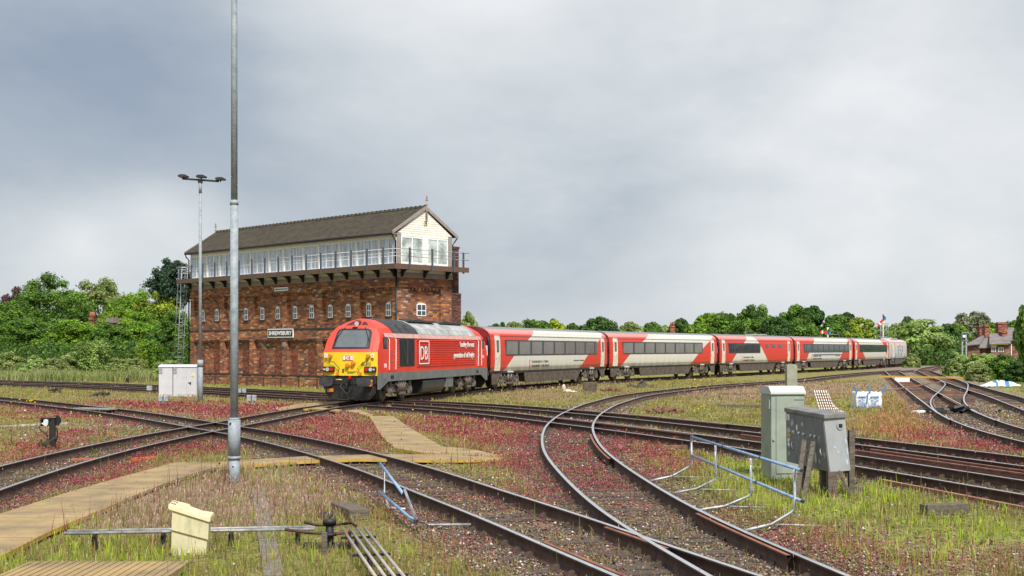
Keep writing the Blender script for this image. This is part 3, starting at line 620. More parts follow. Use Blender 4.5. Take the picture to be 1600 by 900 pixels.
# ---------------------------------------------------------------- locomotive
loc0, rz0 = frame_of(0)
loco = thing('diesel_locomotive', 'red diesel locomotive with yellow warning panel leading the train past the signal box', 'locomotive', loc0, rz0)
LL = 18.9
HP = [(1.33, 1.26), (1.33, 1.9), (1.33, 2.34), (1.31, 2.86), (1.20, 3.22), (1.0, 3.48), (.72, 3.68), (.36, 3.86)]
def fx_(z): 
    if z < 2.34: return .0
    if z < 3.48: return (z-2.34)/1.14*.75
    return .75+((z-3.48)/.45)**1.0*.75
def hull():
    b = MB(); NU = 12; rows = []
    for (wd, z) in HP+[(0.0001, 3.93)]:
        rows.append([(fx_(z)+.16*(abs(2*u/NU-1))**2.5*(wd/1.33), wd*(2*u/NU-1), z) for u in range(NU+1)])
    front = [v for r_ in rows for v in r_]; nR = len(rows)
    def face(vs, mirror):
        fs = []; ms = []
        for j in range(nR-1):
            for u in range(NU):
                q = (j*(NU+1)+u, j*(NU+1)+u+1, (j+1)*(NU+1)+u+1, (j+1)*(NU+1)+u); fs.append(q[::-1] if not mirror else q); ms.append(2 if HP[min(j, len(HP)-1)][1] < 2.3 else 1)
        o = len(b.v); b.v += vs
        for q, m in zip(fs, ms): b.f.append(tuple(i+o for i in q)); b.m.append(m); b.s.append(False)
        return o
    o1 = face(front, False); rear = [(LL-x, y, z) for x, y, z in front]; o2 = face(rear, True)
    for side, u in ((-1, 0), (1, NU)):
        for j in range(nR-1):
            a = o1+j*(NU+1)+u; c = o1+(j+1)*(NU+1)+u; d = o2+(j+1)*(NU+1)+u; e2 = o2+j*(NU+1)+u
            q = (a, e2, d, c) if side < 0 else (a, c, d, e2)
            b.f.append(q); b.m.append(0 if j < 5 else 3); b.s.append(False)
    return b
bd = hull(); body = bd.build('body', [m_red, m_redface, m_yellow, m_redface], loco, fixn=True)
# roof: silver panels, dark grilles
def roofpatch(x0, x1, y0, y1, matl, nm='roof_panel', lift=.02, th=.02):
    # follows the roof's folds on both sides
    pts = [(1.20, 3.22), (1.0, 3.48), (.72, 3.68), (.36, 3.86), (0, 3.93)]
    b = MB()
    for s in (-1, 1):
        for (a, za), (c, zc) in zip(pts[:-1], pts[1:]):
            if not (c >= y0-.001 and a <= y1+.001): continue
            nrm = Vector((0, s*(za-zc)*-1, -(a-c)*-1)); nrm = Vector((0, s*abs(zc-za), abs(a-c))).normalized()
            A = Vector((x0, s*a, za)); B_ = Vector((x1, s*a, za)); C_ = Vector((x1, s*c, zc)); D_ = Vector((x0, s*c, zc)); lo = nrm*.002; hi = nrm*(lift+th)
            vs = [A+lo, B_+lo, C_+lo, D_+lo, A+hi, B_+hi, C_+hi, D_+hi]; b.add(vs, [(0,3,2,1),(4,5,6,7),(0,1,5,4),(1,2,6,5),(2,3,7,6),(3,0,4,7)])
    return b.build(nm, matl, loco, fixn=True)
roofpatch(2.6, 6.3, 0, 1.2, m_roofd, 'roof_grille'); roofpatch(6.33, 11.2, 0, 1.2, m_roofs); roofpatch(11.23, 16.6, 0, 1.2, m_roofs)
b = MB()
for k in range(9): b.box(2.7+k*.42, 2.74+k*.42, -1.1, 1.1, 3.30, 3.32)
for s in (-1, 1):
    for x_ in (3.8, 5.0): b.obox((x_, s*1.02, 3.50), (.05, .5, .06), Matrix.Rotation(s*-.85, 3, 'X'))
b.prism([(12.0, 3.9), (12.3, 4.02), (15.9, 4.02), (16.3, 3.9)], -.55, .55, 'y'); b.prism([(6.6, 3.9), (6.8, 3.99), (10.9, 3.99), (11.1, 3.9)], -.6, .6, 'y'); b.build('roof_hatch', m_roofd, loco, fixn=True)
b = MB()
for x_ in (7.6, 9.4):
    b.cyl((x_, 0, 3.99), (x_, 0, 4.06), .3, n=16)
b.build('exhaust_port', m_roofd, loco)
b = MB(); 
for s in (-1, 1): b.box(2.62, 16.6, s*1.20-.05, s*1.20+.03, 3.19, 3.24)
b.build('rain_gutter', mat('dirty white gutter', (.55, .45, .42), rough=.6), loco)
# pale cantrail strip
b = MB()
for s in (-1, 1): b = MB(); b.prism([(s*1.30, 3.02), (s*1.285, 3.02), (s*1.20, 3.235), (s*1.225, 3.235)], 1.2, 17.6, 'x'); b.v = [(x, y+s*.018, z) for x, y, z in b.v]; b.build('cantrail', mat('pale pinkish weathered paint', (.66, .36, .33), rough=.6, var=.15), loco, fixn=True)
# windscreen
def on_front(y, z, o=.0): 
    wd = np.interp(z, [h_[1] for h_ in HP], [h_[0] for h_ in HP]); return (fx_(z)+.16*(abs(y)/wd)**2.5*(wd/1.33)-o, y, z)
def front_patch(outl, zc, o, matl, nm, par, th=.03):
    """outl: half outlines [(halfwidth, z), ...] bottom to top"""
    b = MB(); NU = 10; vs = []
    for lay in (o, o-th):
        for (wd, z) in outl: vs += [on_front(wd*(2*u/NU-1), z, lay) for u in range(NU+1)]
    L1 = len(outl)*(NU+1); fs = []
    for j in range(len(outl)-1):
        for u in range(NU):
            q = (j*(NU+1)+u, j*(NU+1)+u+1, (j+1)*(NU+1)+u+1, (j+1)*(NU+1)+u); fs += [q[::-1], tuple(i+L1 for i in q)]
    for j in range(len(outl)-1):
        for u in (0, NU): fs.append((j*(NU+1)+u, (j+1)*(NU+1)+u, L1+(j+1)*(NU+1)+u, L1+j*(NU+1)+u))
    for u in range(NU):
        for j in (0, len(outl)-1): q = j*(NU+1)+u; fs.append((q, q+1, L1+q+1, L1+q))
    b.add(vs, fs); return b.build(nm, matl, par, fixn=True)
ws = front_patch([(.94, 2.50), (.93, 2.62), (.87, 3.25), (.80, 3.38), (.66, 3.45)], 0, .02, m_rubber, 'windscreen', loco)
front_patch([(.82, 2.58), (.83, 2.64), (.76, 3.22), (.70, 3.33), (.60, 3.36)], 0, .035, m_glasscab, 'pane', ws)
for s in (-1, 1):
    b = MB(); b.tube([on_front(s*.50, 3.50, .05), on_front(s*.62, 3.30, .07), on_front(s*.86, 2.85, .07)], .018, 6); b.tube([on_front(s*.80-.0, 2.62, .06), on_front(s*.74, 3.1, .06)], .014, 6); b.build('wiper', m_black, ws)
# marker light and dark vents above the windscreen
for s in (-1, 1):
    b = MB(); q = [(s*.22, 3.60), (s*.58, 3.60), (s*.34, 3.78), (s*.22, 3.78)]; vs = [on_front(y_, z_, .015) for y_, z_ in q]+[on_front(y_, z_, -.05) for y_, z_ in q]
    b.add(vs, [(0,1,2,3),(7,6,5,4),(0,4,5,1),(1,5,6,2),(2,6,7,3),(3,7,4,0)]); b.build('roof_vent', mat('dark red recess', (.10, .012, .012), rough=.6), loco, fixn=True)
b = MB(); b.cyl((.93, 0, 3.68), (1.3, 0, 3.68), .16, n=20, m=0); b.cyl((.915, 0, 3.68), (.935, 0, 3.68), .11, n=18, m=1); b.build('headlight', [mat('dark red recess', (.1, .01, .01)), m_lamp], loco)
b = MB(); b.box(.68, .85, -.12, .12, 3.47, 3.53); b.build('horn_cover', m_black, loco, bevel=.01)
# lamp clusters
for s in (-1, 1):
    b = MB(); b.box(-.05, .12, s*1.02-.29, s*1.02+.29, 1.42, 1.68); c = b.build('light_cluster', m_rubber, loco, bevel=.04)
    b = MB(); b.cyl((-.07, s*1.06, 1.55), (-.02, s*1.06, 1.55), .09, n=16); b.build('headlight', m_lamp, c)
    b = MB(); b.cyl((-.07, s*.86, 1.55), (-.02, s*.86, 1.55), .08, n=16); b.build('tail_light', m_taill, c)
    b = MB(); b.cyl((-.065, s*1.22, 1.55), (-.02, s*1.22, 1.55), .05, n=12); b.build('marker_light', m_lamp, c)
    b = MB(); b.cyl((-.10, s*.93, 2.17), (.04, s*.93, 2.17), .085, n=12); b.build('jumper_socket', m_orange, loco)
    b = MB(); b.tube([(-.08, s*.93, 2.10), (-.09, s*.90, 1.93), (-.09, s*.72, 1.88), (-.1, s*.6, 1.75), (-.1, s*.45, 1.6), (-.09, s*.52, 1.45), (-.08, s*.56, 1.36)], .016, 6, m=0); b.box(-.1, .02, s*.56-.05, s*.56+.05, 1.28, 1.42, m=1); b.build('jumper_cable', [m_black, m_orange], loco)
    b = MB(); b.box(-.02, .03, s*1.14-.07, s*1.14+.07, 2.1, 2.28, m=0); b.build('warning_plate', [m_white], loco)
    b = MB(); b.prism([(s*1.14-.045, 2.16), (s*1.14+.045, 2.16), (s*1.14, 2.24)], -.03, -.019, 'x'); b.build('warning_symbol', m_orange, loco)
for dy, dz in ((.06, 1.73), (-.22, 1.84)):
    b = MB(); b.cyl((-.14, dy, dz), (.02, dy, dz), .10, n=12); b.cyl((-.16, dy, dz), (-.13, dy, dz), .06, n=10); b.build('control_socket', m_orange, loco)
b = MB(); b.box(-.02, .02, -.26+.06, .30+.02, 1.97, 2.21, m=0); pl = b.build('logo_plate', m_whitegloss, loco, bevel=.02)
RF = (R(90), 0, R(-90))
text_mesh('logo_letters', 'DB', .20, m_red, loco, (-.035, .20, 2.02), RF, .006, sx=1.1)
b = MB()
for (a0, a1, z0, z1) in ((-.18, .29, 2.19, 2.205), (-.18, .29, 1.975, 1.99), (-.19, -.175, 1.975, 2.205), (.285, .30, 1.975, 2.205)): b.box(-.032, -.02, a0, a1, z0, z1)
b.build('logo_frame', m_red, loco)
text_mesh('fleet_number', '67 015', .17, m_dkletter, loco, (-.012, -.60, 1.76), RF, .004, bold=.004, sx=1.0)
b = MB()
for k, z_ in enumerate((1.44, 1.40, 1.36)): b.box(-.008, .004, -.36+.08*k, .10, z_, z_+.018)
b.box(-.01, .004, .26, .34, 1.40, 1.58); b.build('data_panel', m_dkletter, loco)
# buffer beam, plough, buffers
def ends(front=True):
    sg = 1 if front else -1; X = (lambda x: x) if front else (lambda x: LL-x); r = lambda a, c: (min(X(a), X(c)), max(X(a), X(c)))
    b = MB(); a, c = r(.06, .9); b.box(a, c, -1.29, 1.29, .86, 1.255); 
    pr = [(-1.25, .86), (1.25, .86), (1.22, .45), (.95, .16), (-.95, .16), (-1.22, .45)]; a, c = r(.10, .25); b.prism(pr, a, c, 'x')
    beam = b.build('buffer_beam', m_black, loco, fixn=True)
    for s in (-1, 1):
        b = MB(); a0, a1 = X(.06), X(-.50); b.cyl((a0, s*.92, .99), (a1, s*.92, .99), .15, .12, n=14)
        vs = [(s*.92+.34*math.copysign(abs(math.cos(t))**.6, math.cos(t)), .99+.20*math.copysign(abs(math.sin(t))**.6, math.sin(t))) for t in [k*math.pi/12 for k in range(24)]]
        a, c = r(-.58, -.50); b.prism(vs, a, c, 'x'); b.build('buffer', mat('worn dark grey buffer', (.045, .045, .05), rough=.5, var=.3), beam, fixn=True)
    b = MB(); b.tube([(X(-.02), 0, 1.12), (X(-.22), .02, 1.05), (X(-.25), .05, .75), (X(-.15), .05, .55)], .05, 8); b.box(min(X(-.3), X(0)), max(X(-.3), X(0)), -.07, .07, .98, 1.12); b.build('coupling_hook', m_black, beam)
    b = MB(); b.tube([(X(-.04), -.25, 1.1), (X(-.18), -.28, .85), (X(-.14), -.12, .5), (X(-.1), .0, .38)], .03, 8); b.tube([(X(-.04), .3, 1.0), (X(-.2), .36, .75), (X(-.16), .1, .45), (X(-.1), -.1, .32)], .03, 8)
    b.tube([(X(-.02), -1.12, 1.0), (X(-.1), -1.16, .7), (X(-.1), -1.1, .38), (X(-.1), -.9, .3), (X(-.1), -.75, .42), (X(-.1), -.80, .66)], .028, 8); b.build('air_hose', m_rubber, beam)
    b = MB(); b.cyl((X(-.14), -1.06, 1.0), (X(.08), -1.06, 1.0), .085, n=10); b.box(min(X(-.12), X(.06)), max(X(-.12), X(.06)), -1.13, -1.0, .78, 1.0); b.build('hose_cock', m_orange, beam)
    b = MB(); b.box(min(X(-.04), X(.1)), max(X(-.04), X(.1)), .80, 1.08, .50, .66); b.build('jumper_box', m_orange, beam, bevel=.02)
    b = MB(); b.cyl((X(-.2), .28, 1.08), (X(-.2), .58, 1.09), .022, n=8); b.build('cock_handle', m_yellow, beam)
    b = MB(); b.box(min(X(-.08), X(0)), max(X(-.08), X(0)), -.1, .0, 1.12, 1.26); b.build('hook_guard', m_taill, beam)
ends(True); ends(False)
# grey solebar with dropped ends
b = MB()
for s in (-1, 1):
    y0, y1 = (1.325, 1.355) if s > 0 else (-1.355, -1.325)
    b.prism([(.14, 1.385), (.14, .62), (.45, .62), (1.55, .97), (17.35, .97), (18.45, .62), (18.76, .62), (18.76, 1.385)], y0, y1, 'y')
sol = b.build('solebar', m_grey, loco, fixn=True)
for x_ in (2.05, 16.6): b = MB(); b.box(x_-.22, x_+.22, -1.362, -1.30, 1.08, 1.24); b.build('solebar_opening', m_black, sol); b = MB()
for x_ in (1.1,): b.box(x_-.13, x_+.13, -1.37, -1.33, 1.08, 1.30)
b.build('step_plate', m_grey, sol, bevel=.01)
# body side fittings on both sides
for s in (-1, 1):
    Y = lambda a, c: (min(s*a, s*c), max(s*a, s*c))
    b = MB()
    for k in range(12): z_ = 1.60+k*.118; a, c = Y(1.325, 1.355); b.prism([(a if s > 0 else c, z_), (s*1.374, z_+.02), (s*1.374, z_+.045), (a if s > 0 else c, z_+.065)], 5.75, 16.3, 'x')
    b.build('ribbed_side_panel', m_red, loco, fixn=True)
    b = MB(); a, c = Y(1.30, 1.345); b.box(3.15, 5.35, a, c, 1.64, 3.02, m=0); a, c = Y(1.31, 1.352); b.box(3.24, 5.26, a, c, 1.72, 2.95, m=1); g = b.build('side_grille', [m_black, mat('dark mesh', (.012, .013, .016), rough=.8)], loco)
    b = MB(); b.bar((4.25, s*1.36, 1.73), (4.25, s*1.36, 2.94), .02, .05); b.bar((3.4, s*1.36, 2.9), (4.2, s*1.36, 1.75), .02, .035); b.bar((5.1, s*1.36, 1.75), (4.3, s*1.36, 2.9), .02, .035); b.build('grille_brace', mat('dark steel brace', (.08, .09, .10)), g)
    b = MB()
    for k in range(11): a, c = Y(1.325, 1.35); b.box(2.72, 3.05, a, c, 1.62+k*.13, 1.67+k*.13)
    b.build('louvre', mat('pale red louvre', (.68, .08, .07)), loco)
    for x0, x1 in ((1.62, 2.42), (16.75, 17.35)):
        b = MB(); a, c = Y(1.322, 1.342); b.box(x0, x1, a, c, 1.42, 3.05); d = b.build('cab_door', m_red, loco, bevel=.008)
        a, c = Y(1.335, 1.35)
        for zh in (1.85, 2.2): b = MB(); b.box(x0+.22, x0+.52, a, c, zh, zh+.1); b.build('handle', m_steel, d)
        for q in (x0-.05, x1+.06):
            b = MB(); b.tube([(q, s*1.33, 1.5), (q, s*1.39, 1.53), (q, s*1.39, 2.95), (q, s*1.33, 2.98)], .018, 6); b.build('handrail', m_white, loco)
    for x0, x1 in ((.92, 1.50), (17.55, 18.05)):
        b = MB(); a, c = Y(1.318, 1.336); b.box(x0, x1, a, c, 2.50, 3.05); wn_ = b.build('side_window', m_rubber, loco, bevel=.01); b = MB(); a, c = Y(1.33, 1.341); b.box(x0+.05, x1-.05, a, c, 2.55, 3.0); b.build('pane', m_glass, wn_)
# writing on the side
RS = (R(90), 0, 0)
b = MB(); w0, w1, z0, z1 = 5.95, 7.55, 1.72, 2.92
for (a0, a1, c0, c1) in ((w0, w1, z1-.06, z1), (w0, w1, z0, z0+.06), (w0, w0+.07, z0, z1), (w1-.07, w1, z0, z1)): b.box(a0, a1, -1.386, -1.374, c0, c1)
b.build('logo_frame', m_whitegloss, loco)
text_mesh('logo_letters', 'DB', 1.0, m_whitegloss, loco, (6.10, -1.375, 1.95), RS, .006, sx=.94, bold=.0)
text_mesh('slogan', 'Leading the next', .40, m_whitegloss, loco, (15.85, -1.378, 2.62), RS, .005, align='RIGHT', bold=.008, sx=1.05)
text_mesh('slogan', 'generation of rail freight', .40, m_whitegloss, loco, (15.85, -1.378, 2.02), RS, .005, align='RIGHT', bold=.008, sx=1.02)
text_mesh('route_letters', 'DB', .26, m_whitegloss, loco, (1.0, -1.337, 1.62), RS, .004, bold=.004); text_mesh('fleet_number', '015', .22, m_whitegloss, loco, (17.75, -1.337, 1.95), RS, .004, bold=.004)
# underframe
b = MB(); tp = [(-1.12, .28), (-1.25, .45), (-1.25, .85), (-1.1, 1.0), (1.1, 1.0), (1.25, .85), (1.25, .45), (1.12, .28), (.9, .2), (-.9, .2)]; b.prism(tp, 6.9, 10.6, 'x'); b.build('fuel_tank', mat('shiny dark grey tank', (.035, .036, .04), rough=.35, var=.3, scale=3), loco, bevel=.04, fixn=True)
b = MB(); b.box(10.75, 12.0, -1.3, 1.3, .42, 1.0); b.build('battery_box', m_grey, loco, bevel=.02); b = MB(); b.box(.9, 18, -1.15, 1.15, 1.0, 1.3); b.tube([(12.2, -1.25, 1.0), (12.25, -1.25, .7), (12.7, -1.25, .66)], .04, 6); b.build('underframe', m_black, loco)
bogie(loco, 3.6, 2.8, .483, True); bogie(loco, 15.0, 2.8, .483, True)
# ---------------------------------------------------------------- coaches
def livery(name, toggles, c_red=(.68, .032, .016), c_white=(.70, .68, .60), wash=.9):
    """toggles: list of (x at z=2.2, slope, curve) diagonal boundaries along the body, white after odd ones"""
    m, t, b = principled(name); n = t.nodes; l = t.links
    def Mt(op, a, c=0.0, d=0.0):
        q = n.new('ShaderNodeMath'); q.operation = op
        for i, v in enumerate((a, c, d)):
            if isinstance(v, (int, float)): q.inputs[i].default_value = v
            else: l.new(v, q.inputs[i])
        return q.outputs[0]
    tc = n.new('ShaderNodeTexCoord'); sp = n.new('ShaderNodeSeparateXYZ'); l.new(tc.outputs['Object'], sp.inputs[0]); x, z = sp.outputs[0], sp.outputs[2]
    zz_ = Mt('SUBTRACT', z, 2.2); acc = 0.0
    for (x0, sl_, cv) in toggles:
        bx = Mt('ADD', Mt('ADD', Mt('MULTIPLY', zz_, sl_), Mt('MULTIPLY', Mt('MULTIPLY', zz_, zz_), cv)), x0); acc = Mt('ADD', acc, Mt('GREATER_THAN', x, bx))
    odd = Mt('GREATER_THAN', Mt('MODULO', acc, 2.0), .5)
    nz = n.new('ShaderNodeTexNoise'); nz.inputs['Scale'].default_value = 1.3; nz.inputs['Detail'].default_value = 6; mp = n.new('ShaderNodeMapping'); mp.inputs['Scale'].default_value = (2.2, 2.2, .3); l.new(tc.outputs['Object'], mp.inputs[0]); l.new(mp.outputs[0], nz.inputs['Vector'])
    def mixc(f, a, c):
        q = n.new('ShaderNodeMix'); q.data_type = 'RGBA'
        if isinstance(f, (int, float)): q.inputs[0].default_value = f
        else: l.new(f, q.inputs[0])
        for i, v in ((6, a), (7, c)):
            if isinstance(v, tuple): q.inputs[i].default_value = (*v, 1)
            else: l.new(v, q.inputs[i])
        return q.outputs[2]
    body_ = mixc(odd, c_red, c_white)
    # roof shoulders are weathered pale, the crown is sooty grey; grime near the solebar
    sh = n.new('ShaderNodeMapRange'); l.new(z, sh.inputs[0]); sh.inputs[1].default_value = 3.42; sh.inputs[2].default_value = 3.46; faded = mixc(.42, body_, (.62, .58, .55)); c1 = mixc(sh.outputs[0], body_, faded)
    cw = n.new('ShaderNodeMapRange'); l.new(z, cw.inputs[0]); cw.inputs[1].default_value = 3.70; cw.inputs[2].default_value = 3.76; c2 = mixc(cw.outputs[0], c1, (.20, .21, .22))
    gr = n.new('ShaderNodeMapRange'); l.new(z, gr.inputs[0]); gr.inputs[1].default_value = 1.12; gr.inputs[2].default_value = 1.55; gr.inputs[3].default_value = .75; gr.inputs[4].default_value = .16; gf = Mt('MULTIPLY', gr.outputs[0], Mt('MULTIPLY', nz.outputs['Fac'], 1.5)); c3 = mixc(gf, c2, (.16, .12, .08))
    l.new(c3, b.inputs['Base Color']); b.inputs['Roughness'].default_value = .4; b.inputs['Specular IOR Level'].default_value = .4
    return m
CS = [(1.26, 1.10), (1.35, 1.35), (1.37, 1.75), (1.37, 2.4), (1.345, 3.05), (1.29, 3.35), (1.18, 3.55), (.95, 3.72), (.6, 3.85), (.25, 3.905), (0, 3.915)]
m_coachdoor = mat('cream-white door paint', (.70, .66, .55), rough=.45, var=.12, scale=2)
m_band = mat('charcoal window band', (.045, .05, .058), rough=.3, var=.1)
m_end = mat('sooty red coach end', (.26, .015, .015), rough=.5, col2=(.04, .015, .014), scale=2)
def coach(i, label, liv, wins, y_pane, L=22.9, doors=((.95, 1.75), (21.4, 22.2)), group=True, small=(), bogs=(3.55, 19.45), x0=.35, skirt=(6.0, 17.0)):
    lc, rz = frame_of(i); t = thing('passenger_coach', label, 'railway coach', lc, rz)
    b = MB(); full = [(y, z) for y, z in CS]+[(-y, z) for y, z in CS[::-1][1:]]
    b.prism(full, x0, L, 'x'); bo = b.build('body', [liv], t, fixn=True)
    for k, s in enumerate(b.s): pass
    for xe, sg in ((x0, -1), (L, 1)):
        b = MB(); pr = [(y*.985, max(1.12, z-.03)) for y, z in full]; b.prism(pr, min(xe, xe+sg*.03), max(xe, xe+sg*.03), 'x'); e_ = b.build('end_wall', m_end, t, fixn=True)
        b = MB(); b.box(min(xe+sg*.03, xe+sg*.34), max(xe+sg*.03, xe+sg*.34), -.62, .62, 1.2, 3.5); b.build('gangway', m_rubber, e_, bevel=.05)
        b = MB(); b.box(min(xe+sg*.03, xe+sg*.05), max(xe+sg*.03, xe+sg*.05), -1.15, -.85, 2.1, 2.7); b.build('end_label', m_white, e_)
        b = MB(); b.tube([(xe+sg*.02, -1.34, 1.3), (xe+sg*.14, -1.30, 1.3), (xe+sg*.14, -1.28, 2.9), (xe+sg*.12, -1.18, 3.35)], .05, 6); b.build('end_fairing', m_rubber, e_)
    ws_, band = wins
    b = MB(); b.prism([(band[0]+.12, 2.06), (band[1]-.12, 2.06), (band[1], 2.14), (band[1], 2.98), (band[1]-.1, 3.06), (band[0]+.0, 3.06), (band[0], 2.94)], -1.378, -1.34, 'y'); b.prism([(band[0], 2.06), (band[1], 2.06), (band[1], 3.06), (band[0], 3.06)], 1.34, 1.378, 'y'); wb_ = b.build('window_band', m_band, t, fixn=True)
    for (a, c) in ws_:
        b = MB(); b.box(a, c, -1.392, -1.36, 2.15, 2.97); b.build('window', y_pane, wb_); b = MB(); b.box(a, c, 1.36, 1.392, 2.15, 2.97); b.build('window', y_pane, wb_)
    for (a, c) in small:
        b = MB(); b.box(a, c, -1.385, -1.34, 2.62, 2.98); b.build('window', m_glass, t)
    for (a, c) in doors:
        for s in (-1,):
            b = MB(); prf = [(s*1.345, 1.14), (s*1.372, 1.35), (s*1.392, 1.75), (s*1.392, 2.4), (s*1.367, 3.05), (s*1.31, 3.36), (s*1.27, 3.34), (s*1.33, 3.05), (s*1.35, 2.4), (s*1.35, 1.75), (s*1.30, 1.2)]
            b.prism(prf, a, c, 'x'); d = b.build('door', m_coachdoor, t, fixn=True); m_ = (a+c)/2
            b = MB(); b.box(m_-.17, m_+.17, -1.402, -1.36, 2.28, 3.02, m=0); b.build('door_window', m_band, d, bevel=.015); b = MB(); b.box(m_-.13, m_+.13, -1.408, -1.38, 2.34, 2.96); b.build('pane', m_glasscab, d)
            b = MB(); b.box(a+.06, a+.14, -1.41, -1.38, 1.85, 1.95); b.build('handle', m_steel, d)
    # roof seams
    b = MB(); 
    for s in (-1, 1): b.box(x0, L, s*1.315-.012, s*1.315+.012, 3.30, 3.325)
    for k in range(1, 10): 
        b.prism([(y*1.003, z+.004) for y, z in CS[7:]]+[(-y*1.003, z+.004) for y, z in CS[::-1][1:4]], x0+k*2.2, x0+k*2.2+.03, 'x')
    b.build('roof_seam', mat('roof seam grey', (.22, .2, .19), rough=.6), t, fixn=True)
    # underframe: solebar, skirts with rivet rows, bogies
    b = MB(); b.box(x0+.1, L-.1, -1.27, 1.27, .95, 1.10); b.build('solebar', m_black, t)
    b = MB(); s0, s1 = skirt
    for s in (-1, 1): b.prism([(s0, .95), (s0+.2, .28), (s1-.8, .30), (s1, .95)], *((s*1.25-.03, s*1.25+.03)), 'y')
    b.box(s0+.4, s1-1, -1.2, 1.2, .35, .95); sk = b.build('equipment_skirt', m_under, t, fixn=True)
    b = MB(); k = s0+.5
    while k < s1-1.2:
        for z_ in (.45, .78): b.box(k, k+.09, -1.288, -1.275, z_, z_+.045)
        k += .55
    for q in (s0+3.3, s0+6.1, s0+8.4): b.box(q, q+.03, -1.287, -1.275, .32, .93)
    b.build('skirt_catch', m_black, sk)
    for (a, c) in ((x0+.35, x0+1.75), (L-1.75, L-.35)):
        b = MB(); lft = a < 5; pl_ = [(a, .95), (a+.05, .30), (c-.7, .30), (c, .95)] if lft else [(a, .95), (a+.7, .30), (c-.05, .30), (c, .95)]
        for s in (-1, 1): b = MB(); b.prism(pl_, s*1.25-.03, s*1.25+.03, 'y'); b.build('end_skirt', m_under, t, fixn=True)
    for bx in bogs:
        bogie(t, bx, 2.6, .457); b = MB(); b.box(bx-.38, bx+.38, -1.36, -1.27, 1.02, 1.09); b.build('bogie_step', m_white, t)
    return t
def wrow(a, n, pitch, wd): return [(a+k*pitch, a+k*pitch+wd) for k in range(n)]
L1 = livery('livery red white swoosh', [(4.35, 2.1, .35), (18.7, 2.2, .3)])
L3 = livery('livery buffet car', [(5.2, 1.9, .3), (12.9, -1.5, 0)])
L4 = livery('livery fourth coach', [(5.4, 1.3, .3), (18.5, 1.6, .3)])
L5 = livery('livery fifth coach', [(5.0, -2.0, 0), (20.2, -1.6, 0)])
c1 = coach(1, 'first coach behind the locomotive, red and white with eight large grey windows', L1, (wrow(2.75, 8, 2.16, 1.82)+[(20.05, 20.35)], (2.55, 20.45)), m_glasslit)
c2 = coach(2, 'second red and white coach from the locomotive, trees mirrored in two windows', L1, (wrow(2.75, 8, 2.1, 1.78), (2.6, 19.4)), m_glasslit)
c3 = coach(3, 'buffet coach whose rear half is solid red with three small square windows', L3, ([(2.85, 3.6), (3.8, 4.4), (4.65, 6.6), (6.8, 8.6), (8.8, 10.5), (10.7, 11.6)], (2.6, 11.9)), m_glass, small=((13.6, 14.5), (15.6, 16.7), (17.8, 19.0)), doors=((.95, 1.75), (20.9, 21.7)))
c4 = coach(4, 'fourth red and white coach with a thin blue stripe under its windows', L4, ([(3.5, 4.0)]+wrow(4.3, 8, 2.12, 1.78), (3.2, 21.2)), m_glass)
c5 = coach(5, 'fifth coach, directly in front of the white sticker-covered end vehicle', L5, (wrow(3.4, 9, 2.0, 1.7), (3.2, 21.3)), m_glass)
b = MB(); b.prism([(6.0, 1.82), (7.5, 1.90), (17, 1.90), (18.5, 1.82), (17, 1.74), (7.5, 1.74)], -1.385, -1.36, 'y'); b.build('blue_stripe', mat('slate blue stripe', (.14, .16, .24), rough=.5), c4, fixn=True)
for cc, xx in ((c1, 6.6), (c3, 6.4), (c4, 6.2)):
    text_mesh('operator_name', 'TRAFNIDIAETH  CYMRU', .21, m_dkletter, cc, (xx+.45, -1.372, 1.58), RS, .004, bold=.002, sx=1.35)
    text_mesh('operator_name', 'TRANSPORT  FOR WALES', .21, m_dkletter, cc, (xx+.45, -1.368, 1.30), RS, .004, bold=.002, sx=1.35)
    b = MB(); b.box(xx, xx+.16, -1.385, -1.36, 1.28, 1.40); b.box(xx+.05, xx+.10, -1.385, -1.36, 1.40, 1.70); b.ball((xx+.08, -1.37, 1.74), .07, (1, .3, 1), 5); b.build('emblem', mat('magenta emblem', (.45, .05, .12)), cc)
    text_mesh('operator_website', 'trctrenau.cymru   tfwrail.wales', .15, m_dkletter, cc, (15.2 if cc is not c3 else 16.0, -1.374, 1.62), RS, .004, sx=1.2) if cc is not c3 else None
# second coach also wears small notices; buffet car roof pods
b = MB(); b.box(12.5, 14.2, -.5, .5, 3.9, 4.02); b.box(15.0, 16.6, -.5, .5, 3.9, 4.02); b.build('roof_pod', m_roofs, c3, bevel=.04)
# driving van at the tail
lc, rz = frame_of(6); dv = thing('driving_van_trailer', 'white end vehicle of the train covered in small coloured stickers', 'railway coach', lc, rz)
m_dvw = mat('off-white vinyl', (.58, .58, .57), rough=.45, var=.1)
b = MB(); full = [(y, z) for y, z in CS]+[(-y, z) for y, z in CS[::-1][1:]]; b.prism(full, .35, 16.2, 'x')
nn_ = len(full); vs = []; 
for (xo, sc1, zc) in ((16.2, 1.0, 0), (17.6, .97, .06), (18.5, .88, .35), (18.8, .8, .9)): vs += [(xo, y*sc1, min(z, 3.915-zc)) for y, z in full]
fs = []
for j in range(3):
    for k in range(nn_): fs.append((j*nn_+k, j*nn_+(k+1) % nn_, (j+1)*nn_+(k+1) % nn_, (j+1)*nn_+k))
fs.append(tuple(3*nn_+k for k in range(nn_))); b.add(vs, fs); b.build('body', m_dvw, dv, fixn=True)
